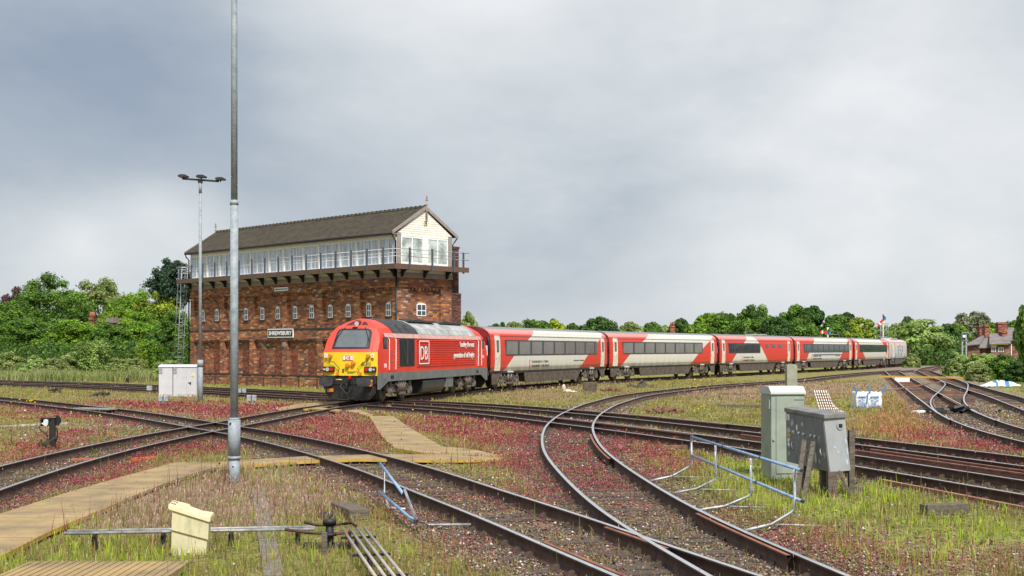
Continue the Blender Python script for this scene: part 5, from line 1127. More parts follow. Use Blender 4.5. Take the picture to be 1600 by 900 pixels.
xa, ya = G(100, 836, .2); xb, yb = G(492, 829, .2); rods('two horizontal steel rods running left to right behind the cream box', [(xa, ya), (xb, yb)], (0, .22), r=.021)
xa, ya = G(550, 828, .2); xb, yb = G(640, 950, .2); t_ = rods('bundle of four pale parallel rods running down to the bottom edge', [(xa, ya), (xb, yb)], (-.13, -.03, .07, .17), r=.02, mt=mat('pale primer rod', (.42, .37, .33), rough=.6, var=.15))
ck = gthing('rodding_crank', 'black iron crank assembly joining the rods, with a short wooden peg in front', 'crank', 515, 858)
b = MB(); b.cyl((0, 0, 0), (0, 0, .36), .055, n=12); b.cyl((0, 0, .34), (0, 0, .40), .09, n=12); b.cyl((0, 0, .18), (0, 0, .22), .10, n=12); b.build('pivot', m_black, ck)
b = MB(); b.tube([(-.34, .02, .36), (-.2, -.02, .33), (0, 0, .32), (.28, .05, .35), (.36, .02, .30)], .022, 6); b.tube([(-.6, .02, .26), (-.3, 0, .22), (0, 0, .2), (.22, -.03, .22), (.28, -.05, .22)], .022, 6); b.tube([(-.34, .02, .36), (-.2, .12, .3), (0, .1, .3), (.3, .06, .34)], .016, 6); b.build('crank_arm', m_moss if False else m_railside, ck)
b = MB(); b.box(-.35, .35, -.1, .14, .02, .07); b.box(.26, .30, -.12, -.08, .05, .25); b.build('base_plate', m_black, ck); b = MB(); b.bar((.26, -.10, .08), (.24, -.1, .27), .03, .03); b.build('red_link', mat('orange red link', (.45, .12, .06)), ck)
pg = gthing('wooden_peg', 'short square greenish wooden peg in front of the crank', 'peg', 507, 868); b = MB(); b.box(-.035, .035, -.03, .03, -.1, .30); b.build('peg', m_timber, pg, bevel=.005)
# old sleeper end
tb_ = gthing('timber_block', 'chunky weathered timber offcut lying left of the fallen blue handrail', 'timber', 560, 812, R(24)); b = MB(); b.box(-.16, .16, -.05, 1.0, 0, .17); b.build('timber', m_timber, tb_, bevel=.015)
pz_ = gthing('black_plate', 'low black slab half buried beside the timber offcut', 'slab', 525, 808, R(10)); b = MB(); b.box(-.28, .2, 0, .35, 0, .05); b.build('slab', m_black, pz_, bevel=.01)
# cable trough run
ct = gthing('cable_trough', 'line of grey concrete trough lids running down to the bottom edge', 'cable trough', 403, 768); P0 = G(403, 768); P1 = G(428, 905)
n_ = 11
for k in range(n_):
    a = k/n_; c = (k+.97)/n_; b = MB(); pa = Vector((P0[0]+(P1[0]-P0[0])*a-P0[0], P0[1]+(P1[1]-P0[1])*a-P0[1], .015+.006*(k % 3))); pb = Vector((P0[0]+(P1[0]-P0[0])*c-P0[0], P0[1]+(P1[1]-P0[1])*c-P0[1], .02+.004*(k % 2))); b.bar(pa, pb, .24, .06); b.build('lid', mat('trough lid concrete', (.20, .175, .155), rough=.95, col2=(.12, .10, .09), scale=8, bump=.5), ct, bevel=.008)
# handrails
m_blue = mat('pale blue painted tube', (.24, .38, .55), rough=.5, var=.2, scale=6, col2=(.13, .22, .36)); m_clamp = mat('black tube clamp', (.03, .03, .035), rough=.5)
def w3(px, depth, py): return Vector(at(px, depth, py))
fb = thing('fallen_handrail', 'tipped-over blue handrail with two bars and bent grey legs', 'handrail', (*G(622, 815), 0)); O = Vector(fb.location)
dA, dB = 21.3, 18.0
pA0 = w3(594, dA, 724); pA1 = w3(631, dB+.6, 773); pB0 = w3(592, dA, 768); pB1 = w3(649, dB, 816)
for p, q in ((pA0, pA1), (pB0, pB1)): b = MB(); b.cyl(p-O, q-O, .024, n=12); b.cyl(q-O+(q-p).normalized()*-.02, q-O+(q-p).normalized()*.04, .027, n=12, m=1); b.cyl(p-O, p-O-(q-p).normalized()*.03, .027, n=12, m=1); b.build('blue_bar', [m_blue, m_clamp], fb)
g1 = Vector((*G(602, 801), 0)); b = MB(); b.tube([w3(600, dA-.1, 730)-O, w3(601, dA-.1, 772)-O, g1-O+Vector((0, .6, 0)), g1-O+Vector((.3, .3, .02))], .021, 8); b.build('leg', m_galv, fb)
g2 = Vector((*G(657, 824), 0)); b = MB(); b.tube([w3(632, dB+.5, 765)-O, w3(650, dB-.05, 812)-O, g2-O+Vector((.02, 0, .08)), g2-O+Vector((.12, .05, .03)), g2-O+Vector((.75, .15, .02))], .021, 8); b.build('leg', m_galv, fb)
b = MB()
for c in (w3(600, dA-.1, 726), w3(601, dA-.1, 773), w3(633, dB+.5, 770), w3(650, dB, 814)): b.ball(c-O, .04, n=5)
b.build('clamp', m_clamp, fb)
hr = thing('handrail', 'standing blue two-bar guardrail on four swan-neck galvanised legs', 'handrail', (*G(1247, 760), 0)); O = Vector(hr.location)
legs = [(1080, 682, 724, 25.3, (1024, 751)), (1118, 696, 745, 23.0, (1063, 770)), (1173, 716, 770, 20.6, (1098, 798)), (1241, 733, 793, 18.4, (1176, 828))]
ftp = []; btp = []
for (px, pyt, pyb, D_, (fx_p, fy_p)) in legs:
    top = w3(px, D_, pyt); low = w3(px+1, D_, pyb); ft = Vector((*G(fx_p, fy_p), .03)); ftp.append(top); btp.append(low)
    mid = low.lerp(ft, .55); mid.z = max(.06, low.z*.25); b = MB(); b.tube([top-O, low-O, low.lerp(mid, .12)-O+Vector((0, 0, -.03)), mid-O, ft-O+Vector((.05, 0, .0)), ft-O+Vector((-.12, -.05, -.03))], .023, 8)
    b.tube([mid-O, mid-O+Vector((.75, .05, -.03))], .014, 6); lg = b.build('leg', m_galv, hr)
    b = MB(); p = top-O; b.box(p.x-.012, p.x+.012, p.y-.027, p.y-.02, p.z-.10, p.z-.03); b.build('sticker', mat('pink sticker', (.60, .30, .40)), lg)
up_ = w3(1252, 18.15, 735); t0 = ftp[0]+Vector((.0, 0, 0)); b = MB(); b.cyl(t0-O, up_-O, .024, n=12); b.build('blue_bar', m_blue, hr)
lo0 = btp[0]+Vector((0, 0, .16)); lo1 = w3(1253, 18.15, 783); b = MB(); b.cyl(lo0-O, lo1-O, .024, n=12); b.build('blue_bar', m_blue, hr)
b = MB()
dd = (up_-t0).normalized(); b.cyl(up_-O, up_-O+dd*.05, .027, n=10); b.cyl(lo1-O, lo1-O+dd*.06, .027, n=10)
for k in (1, 2): p = t0.lerp(up_, [0, .36, .70][k]); b.cyl(p-O, p-O+dd*.06, .028, n=10); p = lo0.lerp(lo1, [0, .30, .66][k]); b.cyl(p-O, p-O+dd*.09, .028, n=10)
b.build('clamp', m_clamp, hr)
# green cabinet
m_grn = mat('sage grey-green cabinet paint', (.29, .33, .28), rough=.55, var=.10, scale=2, bump=.05)
gx_, gy_ = G(1231, 749); gcab = thing('tall_cabinet', 'tall sage green equipment cabinet with pale hipped lid behind the grey boxes', 'cabinet', (gx_, gy_, 0), R(8)); sc1 = gy_/F; W_ = 54*sc1; HH = (749-616)*sc1
b = MB(); b.box(-W_/2, W_/2, 0, .62, 0, HH); b.build('body', m_grn, gcab, bevel=.01); b = MB(); b.box(-W_/2+.10, W_/2-.015, -.02, 0, .12, HH-.05); b.build('door', m_grn, gcab, bevel=.008)
b = MB(); b.prism([(-.04, HH), (.66, HH), (.66, HH+.06), (.50, HH+.16), (.12, HH+.16), (-.04, HH+.04)], -W_/2-.02, W_/2+.02, 'x'); b.build('lid', mat('pale green-white lid', (.50, .54, .50), rough=.5, var=.06), gcab, fixn=True)
b = MB(); b.box(W_/2-.22, W_/2-.02, -.035, -.015, HH-.11, HH-.09); b.box(W_/2-.18, W_/2+.02, -.03, .1, HH*.77, HH*.785); b.box(-W_/2-.03, -W_/2, .05, .10, HH-.30, HH-.05); b.cyl((-W_/2+.05, -.03, HH*.47), (-W_/2+.05, 0, HH*.47), .025, n=8); b.build('latch', m_grn, gcab)
# concrete post behind it
cpst = gthing('concrete_post', 'square pale concrete post standing behind the green cabinet', 'post', 1236, 648); yy_ = cpst.location.y; b = MB(); s_ = 8*yy_/F; hh_ = H+(YH-569)*yy_/F; b.box(-s_, s_, -s_, s_, -.1, hh_-.03); b.box(-s_*.8, s_*.8, -s_*.8, s_*.8, hh_-.03, hh_); b.build('post', mat('lichened concrete', (.30, .30, .25), rough=.95, col2=(.20, .23, .13), scale=3, bump=.3), cpst, bevel=.02)
# old grey location cabinet on legs
m_old = mat('peeling grey paint', (.165, .165, .175), rough=.65, col2=(.30, .35, .42), scale=4.5, mix=.33, bump=.1, stretch=(1, 1, .4)); m_old2 = mat('pale grey metal side', (.30, .31, .32), rough=.55, col2=(.20, .24, .28), scale=3, mix=.36, stretch=(1, 1, .5)); m_oldtop = mat('grey lead capping', (.20, .195, .19), rough=.8, var=.25, scale=4, bump=.2)
DN = 23.3; A_ = Vector(at(1297, DN-.7)); Bp = Vector(at(1229, DN+.7)); Cp_ = Vector(at(1329, DN-.55))
oc = thing('location_cabinet', 'battered slate-grey lineside cabinet with peeling paint on timber legs', 'cabinet', (A_.x, A_.y, 0)); O = Vector((A_.x, A_.y, 0))
def Z(py, dep): return H+(YH-py)*dep/F
a0 = Vector((Bp.x, Bp.y, Z(721, Bp.y))); a1 = Vector((A_.x, A_.y, Z(738, A_.y))); a2 = Vector((Cp_.x, Cp_.y, Z(735, Cp_.y)))
u0 = Vector((at(1228, Bp.y)[0], Bp.y, Z(642, Bp.y))); u1 = Vector((at(1287, A_.y)[0], A_.y, Z(653, A_.y))); u2 = Vector((at(1320, Cp_.y)[0], Cp_.y, Z(651, Cp_.y)))
bk = Cp_-A_; a3 = a0+(a2-a1)+Vector((0, .25, 0)); u3 = u0+(u2-u1)+Vector((0, .25, 0))
b = MB(); b.add([p-O for p in (a0, a1, a2, a3, u0, u1, u2, u3)], [(0, 3, 2, 1), (4, 5, 6, 7), (0, 1, 5, 4), (3, 0, 4, 7), (2, 3, 7, 6)], 0); b.add([p-O for p in (a1, a2, u2, u1)], [(0, 1, 2, 3)], 1); body_o = b.build('body', [m_old, m_old2], oc, fixn=False)
nrm = (a1-a0).cross(Vector((0, 0, 1))).normalized(); nrm = nrm if nrm.y < 0 else -nrm
def onf(s, t, o=0.0): return a0.lerp(a1, s).lerp(u0.lerp(u1, s), t)+nrm*o-O      # on the front face
def patchf(s0, s1, t0, t1, o, matl, nm, th=.012):
    b = MB(); q = [onf(s0, t0, o), onf(s1, t0, o), onf(s1, t1, o), onf(s0, t1, o)]; q2 = [p+nrm*th for p in q]; b.add(q+q2, [(0,3,2,1),(4,5,6,7),(0,1,5,4),(1,2,6,5),(2,3,7,6),(3,0,4,7)]); return b.build(nm, matl, oc, fixn=True)
for k in range(4): patchf(.02+k*.245, .255+k*.245, .01, .96, .002, m_old, 'door')
tb2 = [u0-O+Vector((-.04, -.02, -.02)), u1-O+Vector((-.0, -.05, -.02)), u2-O+Vector((.05, -.02, -.02)), u3-O+Vector((0, .05, -.02))]; rot_ = [p+Vector((0, 0, .085)) for p in tb2]
b = MB(); b.add(tb2+rot_, [(0,3,2,1),(4,5,6,7),(0,1,5,4),(1,2,6,5),(2,3,7,6),(3,0,4,7)]); b.build('capping', m_oldtop, oc, bevel=.015, fixn=True)
b = MB()
for s in (.12, .22, .36, .48, .66, .76): p = onf(s, .62, .015); b.cyl(p, p+nrm*.035, .028, n=8)
b.build('bolt', m_galv, oc); b = MB()
for s in (.10, .17, .42, .52, .64, .86): b.tube([onf(s, .42, .02), onf(s+.02, .36, .05), onf(s+.03, .30, .04), onf(s+.01, .26, .02)], .010, 5)
b.build('handle', m_galv, oc)
patchf(.0, .05, .82, .95, .016, m_white, 'label_plate', .006); patchf(.07, .12, .83, .95, .016, m_white, 'label_plate', .006); patchf(.05, .12, .50, .68, .016, mat('yellow label', (.70, .48, .10)), 'label_plate', .006); patchf(.06, .11, .32, .48, .016, m_white, 'label_plate', .006)
m_flk = mat('flaked pale blue paint', (.42, .50, .60), rough=.7)
rr = random.Random(5)
for (s, t_, w_, h_) in [(.18,.78,.04,.16),(.30,.72,.03,.12),(.35,.5,.02,.2),(.56,.6,.03,.12),(.85,.55,.025,.2),(.40,.15,.03,.12),(.08,.2,.02,.14),(.22,.60,.03,.06),(.15,.52,.04,.07),(.45,.80,.035,.10),(.49,.52,.018,.22),(.47,.35,.022,.12),(.70,.70,.025,.16),(.72,.22,.03,.22),(.80,.16,.02,.10),(.28,.30,.015,.08),(.93,.30,.015,.12),(.60,.12,.02,.07)]:
    b = MB(); c = [onf(s+w_*math.cos(a)*rr.uniform(.6, 1.1), t_+h_/2*math.sin(a)*rr.uniform(.7, 1.1), .0155) for a in [k*math.pi/4 for k in range(8)]]; b.add(c+[p+nrm*.002 for p in c], [tuple(range(8)), tuple(range(15, 7, -1))]+[(i, (i+1) % 8, 8+(i+1) % 8, 8+i) for i in range(8)]); b.build('paint_flake', m_flk if rr.random() < .7 else m_white, oc, fixn=True)
n2 = (a2-a1).cross(Vector((0, 0, 1))).normalized(); n2 = n2 if n2.y < 0 else -n2
def onr(s, t, o=0.0): return a1.lerp(a2, s).lerp(u1.lerp(u2, s), t)+n2*o-O
b = MB(); c0 = onr(.72, .84); b.cyl(c0, c0+n2*.02, .075, n=18); b.build('vent_ring', m_old2, oc); b = MB(); b.obox(c0+n2*.022, (.075, .01, .065), Matrix.Rotation(math.atan2((a2-a1).y, (a2-a1).x), 3, 'Z')); b.build('vent_mesh', m_black, oc)
for (s, t_, w_, h_) in [(.90,.55,.06,.14),(.94,.35,.05,.16),(.88,.16,.07,.12),(.35,.45,.10,.05),(.5,.36,.05,.06)]:
    b = MB(); c = [onr(min(.995, s+w_*math.cos(a)*rr.uniform(.5, 1.1)), t_+h_/2*math.sin(a)*rr.uniform(.6, 1.1), .003) for a in [k*math.pi/4 for k in range(8)]]; b.add(c+[p+n2*.002 for p in c], [tuple(range(8)), tuple(range(15, 7, -1))]+[(i, (i+1) % 8, 8+(i+1) % 8, 8+i) for i in range(8)]); b.build('paint_flake', m_flk, oc, fixn=True)
for (s, dpt) in ((.25, .35), (.75, .3), (.98, .12)):
    p = a0.lerp(a1, s)+(a2-a1)*dpt-O; b = MB(); b.box(p.x-.08, p.x+.08, p.y-.08, p.y+.08, -.1, p.z+.01); b.build('leg', m_timber, oc)
p = a2-O; b = MB(); b.box(p.x-.02, p.x+.08, p.y-.0, p.y+.12, -.1, u2.z-.25); b.bar((p.x-.25, p.y-.1, p.z), (p.x-.05, p.y-.2, 0), .08, .05); b.build('rear_post', m_timber, oc)
b = MB(); b.tube([(p.x-.35, p.y-.1, p.z), (p.x-.4, p.y-.12, p.z*.5), (p.x-.55, p.y-.15, .1), (p.x-.6, p.y-.2, .02)], .014, 5); b.build('cable', m_black, oc)
for k, (pa, pb) in enumerate((((1257, 688), (1245, 764)), ((1271, 691), (1256, 770)))):
    t = thing('leaning_timber', ('left of two weathered timbers propped against the battered cabinet', 'right of two weathered timbers propped against the battered cabinet')[k], 'timber', (*at(pb[0], DN-1.0+k*-.1), 0), 0); d1 = DN-.9-k*.12
    q0 = Vector(at(pb[0], d1, pb[1])); q0.z = 0; q1 = Vector(at(pa[0], DN-.42, pa[1])); b = MB(); b.bar(Vector((0, 0, -.05)), q1-q0, .085, .07); b.build('timber', m_timber, t, bevel=.008)
    t.location = q0
t = gthing('concrete_block', 'pale slab lying in the grass beneath the battered cabinet', 'block', 1292, 770, R(-20)); b = MB(); b.box(-.12, .12, 0, .2, 0, .06); b.build('slab', m_concrete, t, bevel=.01)
t = gthing('timber_block', 'dark block at the right foot of the battered cabinet', 'timber', 1338, 772, R(-15)); b = MB(); b.box(-.14, .14, 0, .25, 0, .14); b.build('timber', m_timber, t, bevel=.01)
# bulk bags
m_bag = mat('white woven bag', (.72, .74, .78), rough=.7, var=.10, scale=3, bump=.4, bscale=12); m_bagblue = mat('blue webbing', (.03, .20, .50), rough=.6)
def bulk_bag(px0, px1, lab, straps):
    yb = G(1357, 638)[1]; x0, x1 = at(px0, yb)[0], at(px1, yb)[0]; t = thing('bulk_bag', lab, 'bulk bag', ((x0+x1)/2, yb, 0)); W_ = (x1-x0)/2; b = MB(); nx_, nz_ = 8, 7; rr = random.Random(int(px0)); vs = []
    for j in range(nz_+1):
        for k in range(4*nx_):
            sd_, f = divmod(k, nx_); f = f/nx_*2-1; X_, Y_ = ((f, -1), (1, f), (-f, 1), (-1, -f))[sd_]; z = j/nz_; bul = 1+.07*math.sin(math.pi*z)-.05*z; vs.append((X_*W_*bul+rr.uniform(-.015, .015), Y_*.42*bul+.42+rr.uniform(-.03, .03), z*.72+rr.uniform(-.012, .012)+(.03*math.sin(k*.9) if j == nz_ else 0)))
    M4 = 4*nx_; fs = [(j*M4+k, j*M4+(k+1) % M4, (j+1)*M4+(k+1) % M4, (j+1)*M4+k) for j in range(nz_) for k in range(M4)]+[tuple(nz_*M4+k for k in range(M4))]; b.add(vs, fs, 0, True); b.build('bag', m_bag, t)
    for (sx, tx) in straps: b = MB(); b.bar((sx, 0.0, .68), (sx+tx*.5, -.02, .86), .02, .07); b.bar((sx+tx*.5, -.02, .85), (sx+tx, -.02, 1.0), .02, .06); b.build('strap', m_bagblue, t)
    b = MB(); b.bar((W_-.05 if px0 < 1350 else -W_+.0, -.075, .70), (W_-.09 if px0 < 1350 else -W_+.0, -.085, .18), .02, .04) if px0 < 1350 else None
    if b.v: b.build('strap', m_bagblue, t)
    b = MB()
    for k in range(5): b.box(-W_*.7, W_*rr.uniform(.1, .6), -.06, -.045, .38-k*.055, .392-k*.055)
    for q in range(7): b.box(-W_*.8+q*W_*.2, -W_*.8+q*W_*.2+W_*.13, -.062, -.045, .47, .47+.06+.03*(q % 2))
    b.box(-W_*.85, W_*.7, -.045, -.03, .05, .09); b.build('printed_line', m_bagblue, t)
bulk_bag(1338, 1357, 'left white bulk bag with blue printing and an upright blue strap', [(-.25, -.12), (.35, -.1)]); bulk_bag(1357.6, 1377.5, 'right white bulk bag with a blue strap flopping to the right', [(.30, .2)])
# grid pallets leaning stack
gs = gthing('wire_grid_stack', 'rusty and silver wire grid panels leaning in the meadow behind the cabinets', 'grid panels', 1300, 646, R(-6))
for k in range(2):
    b = MB(); y_ = .35+k*.12; L_ = .95
    for q in range(11): b.bar((-.42+q*.095, y_-.1, .02), (-.60+q*.095-(.0 if q < 7 else .10*(q-6)), y_+.55, .92-(.0 if q < 6 else .10*(q-5))), .035, .03, m=q % 2 if k else 0)
    for q in range(8): f_ = q/8; b.bar((-.42-.18*f_, y_-.13+.65*f_, .03+.9*f_), (.55-.55*f_, y_-.13+.65*f_, .03+.9*f_), .03, .025, m=1)
    b.build('grid', [m_white if k == 0 else mat('pale rusty steel', (.48, .36, .30), rough=.6), m_railrust], gs)
# loose rails and sleepers lying about
def loose(name, label, cat, pa, pb, wd, hg, mt, z=.0, zb=None):
    a = Vector((*G(*pa), z+hg/2)); c = Vector((*G(*pb), (zb if zb is not None else z)+hg/2))
    if zb is not None: c.y = a.y+.3
    t = thing(name, label, cat, (a.x, a.y, 0)); b = MB()
    if name == 'loose_rail':
        d = (c-a).normalized(); nn_ = Vector((-d.y, d.x, 0)); vs = []; 
        for p in (a, c): vs += [p-Vector((a.x, a.y, 0))+nn_*u+Vector((0, 0, v-hg/2)) for u, v in PROF]
        k = len(PROF); b.add(vs, [tuple(range(k)), tuple(range(2*k-1, k-1, -1))]+[(i, k+i, k+(i+1) % k, (i+1) % k) for i in range(k)])
    else: b.bar(a-Vector((a.x, a.y, 0)), c-Vector((a.x, a.y, 0)), wd, hg)
    b.build('rail' if name == 'loose_rail' else 'piece', mt, t, bevel=.006, fixn=True); return t
m_lr = mat('pink-brown rusty rail', (.27, .13, .10), rough=.8, var=.3, scale=5, stretch=(1, 1, 4), bump=.2)
Pd = paths['D']; Pe = paths['E']
def between(y): 
    i = np.argmin(abs(Pd[:, 1]-y)); p = Pd[i]; j = np.argmin(((Pe-p)**2).sum(1)); return (p+Pe[j])/2
for lab, y0, y1, o, mt in (('long loose rusty rail lying between the two parallel tracks', 36.5, 17, -.16, m_lr), ('second loose rusty rail, shorter, lying beside the long one between the parallel tracks', 31, 17, .10, m_lr)):
    p = between(y0); q = between(y1); t = thing('loose_rail', lab, 'rail', (p[0], p[1], .055)); b = MB(); d = Vector((q[0]-p[0], q[1]-p[1], 0)); nn_ = Vector((-d.y, d.x, 0)).normalized(); vs = []
    for e_ in (Vector((0, 0, 0)), d): vs += [e_+nn_*(u+o)+Vector((0, 0, v)) for u, v in PROF]
    k = len(PROF); b.add(vs, [tuple(range(k)), tuple(range(2*k-1, k-1, -1))]+[(i, k+i, k+(i+1) % k, (i+1) % k) for i in range(k)]); b.build('rail', mt, t, fixn=True)
loose('thin_bar', 'thin orange-brown bar lying in the grass along the near parallel track', 'steel bar', (1378, 754), (1610, 800), .09, .07, mat('orange brown rust', (.33, .17, .10), rough=.85, var=.25, scale=4), z=.0)
loose('loose_sleeper', 'dark old sleeper lying half hidden in tall grass at lower right', 'sleeper', (1443, 804), (1508, 801), .22, .16, m_timber)
loose('orange_pipe', 'bright orange pipe offcut on the ballast right of the near-left track', 'pipe', (207, 721), (242, 718), .09, .08, mat('orange plastic', (.62, .13, .05), rough=.6, var=.15))
loose('orange_pipe', 'faded orange pipe lying between the near-left rails', 'pipe', (112, 720), (152, 719), .08, .06, mat('faded orange plastic', (.42, .13, .07), rough=.7))
loose('concrete_kerb', 'white broken concrete strip behind the disc signal, running to the left edge', 'concrete strip', (-40, 670), (105, 663), .28, .06, mat('pale broken concrete', (.48, .45, .42), rough=.95, var=.3, scale=3, bump=.4))
loose('loose_sleeper', 'dark sleeper line in the grass left of the green cabinet', 'sleeper', (1122, 636), (1204, 637), .3, .12, m_timber)
loose('loose_sleeper', 'faint farther sleeper line in the meadow beyond the S-curve', 'sleeper', (1125, 617), (1206, 617), .3, .10, m_timber)
loose('wood_plank', 'pale rust-stained plank beside the S-curve, left of the standing guardrail', 'plank', (1012, 702), (1072, 700), .16, .08, m_sleep_rust)
loose('concrete_kerb', 'small white slab on the rusty ballast right of the bulk bags', 'slab', (1429, 645), (1448, 644), .35, .08, m_white)
loose('wood_plank', 'broken red-brown plank propped beside the right bulk bag', 'plank', (1372, 616), (1388, 607), .16, .06, m_sleep_rust, z=.1, zb=.7)
t = gthing('concrete_block', 'square brown concrete block beside the train under the coach joint', 'block', 922, 613); b = MB(); b.box(-.42, .42, 0, .7, 0, .62); b.build('block', mat('brown concrete block', (.12, .09, .07), rough=.95, var=.3, scale=4, bump=.3), t, bevel=.02)
t = gthing('concrete_post', 'tiny black post by the left tracks, below the bushes', 'post', 199, 599); b = MB(); b.box(-.1, .1, -.1, .1, 0, .35); b.ball((0, 0, .35), .13, n=5); b.build('post', m_black, t)
t = gthing('crumpled_sack', 'pale crumpled sack lying in the grass beneath the first coach', 'sack', 886, 614); b = MB(); b.ball((0, 0, .1), .3, (1, .6, .5), 6); b.ball((-.2, 0, .3), .2, (.6, .6, 1.2), 6); b.ball((.35, 0, .06), .2, (1.4, .6, .4), 6); b.build('sack', mat('pale buff sack', (.60, .50, .38), rough=.8), t)
def heap(name, lab, cat, px, py, w_, h_, mt, seed, nn_=26, s=.25):
    t = gthing(name, lab, cat, px, py); r_ = random.Random(seed); b = MB()
    for k in range(nn_):
        u = r_.gauss(0, .4); b.obox((u*w_/2, r_.uniform(0, .8), max(.03, (1-abs(u))*h_*r_.uniform(.2, .9))), (s*r_.uniform(.5, 2.2), s*r_.uniform(.4, 1), s*r_.uniform(.2, .6)), Matrix.Rotation(r_.uniform(-1, 1), 3, Vector((r_.random(), r_.random(), r_.random())).normalized()))
    b.build('pile', mt, t); return t
heap('debris_pile', 'dark pile of broken timbers with a pale rag on top, below the second coach', 'debris', 1002, 606, 2.2, .45, m_timber, 1); heap('debris_pile', 'flat heap of dark debris overgrown with red herb beside the concrete block', 'debris', 958, 612, 1.6, .25, m_sleep_rust, 2)
heap('debris_pile', 'low brown rubble heap in the meadow inside the S-curve', 'debris', 1042, 646, 1.7, .25, m_sleep_rust, 3); heap('rubble_patch', 'small dark clods beside the far-right grass', 'debris', 1530, 597, 1.4, .3, m_timber, 4, 12)
heap('points_motor', 'black tarry points motor gear between the crossover rails at far right', 'points motor', 1497, 646, 3.4, .28, m_black, 8, 22); heap('debris_pile', 'little dark clump with yellow rag in the grass on the left', 'debris', 156, 620, 1.1, .3, m_moss, 6, 14); heap('debris_pile', 'dark tuft of rubbish beside white flowers near the left edge', 'debris', 82, 614, 1.2, .3, m_moss, 7, 14)
t = gthing('plastic_sheet', 'crumpled white and blue plastic sheet on the grass at far right', 'plastic sheet', 1564, 605, 0); b = MB(); r_ = random.Random(3); nx_, ny_ = 18, 6; vs = [((i/nx_-.5)*2.9, (j/ny_-.5)*.8, .05+.42*math.sin(math.pi*i/nx_)*math.sin(math.pi*j/ny_)*r_.uniform(.6, 1.2)+r_.uniform(0, .08)) for j in range(ny_+1) for i in range(nx_+1)]
fs = [(j*(nx_+1)+i, j*(nx_+1)+i+1, (j+1)*(nx_+1)+i+1, (j+1)*(nx_+1)+i) for j in range(ny_) for i in range(nx_)]; b.add(vs, fs); 
for k in range(len(b.m)): b.m[k] = 1 if (k % nx_) in (6, 10, 11) else 0
b.build('sheet', [m_bag, m_bagblue], t)
# yellow cable duct across the right-hand tracks
t = gthing('yellow_conduit', 'thin yellow pipe laid across the right-hand tracks with a white marker plate', 'pipe', 1371, 592.5); O = Vector((t.location.x, t.location.y, 0)); b = MB(); q = Vector((*G(1516, 595), 0)); b.bar((0, 0, .24), q-O+Vector((0, 0, .24)), .14, .16); b.build('pipe', mat('yellow plastic', (.62, .40, .08), rough=.5, var=.2, scale=.5), t); p = Vector((*G(1409.5, 597), 0))-O; b = MB(); b.box(p.x-.6, p.x+.6, p.y-.05, p.y, .02, .36); b.build('marker_plate', m_white, t)
# small far-right equipment
t = gthing('equipment_case', 'slim pale grey case with round top in front of the right-hand bushes', 'cabinet', 1499, 579.5); D_ = t.location.y; k_ = D_/F; b = MB(); b.box(-3.7*k_, 3.7*k_, 0, .6, 0, 16*k_); b.prism([(-3.7*k_, 16*k_), (-2*k_, 17.4*k_), (2*k_, 17.4*k_), (3.7*k_, 16*k_)], 0, .6, 'y'); b.build('case', m_galv, t, fixn=True); b = MB(); b.box(-.8*k_, .8*k_, -.03, 0, 12*k_, 14.5*k_); b.build('plate', m_black, t)
t = gthing('yellow_marker_post', 'short yellow post with a square head beside the slim grey case', 'post', 1493.5, 584); D_ = t.location.y; k_ = D_/F; b = MB(); b.box(-.8*k_, .8*k_, -.05, .05, 0, 18*k_); b.build('post', mat('pale yellow post', (.62, .45, .15), rough=.6), t); b = MB(); b.box(-3.2*k_, 0, -.1, .05, 14*k_, 19*k_); b.build('head', mat('buff head', (.60, .50, .28), rough=.6), t)
t = gthing('stub_post', 'tiny white-topped stub post at the foot of the slim grey case', 'post', 1502.5, 581.5); k_ = t.location.y/F; b = MB(); b.box(-.5*k_, .5*k_, -.04, .04, 0, 6*k_); b.box(-1*k_, 1*k_, -.05, .05, 6*k_, 8*k_, 1); b.build('post', [m_black, m_white], t)
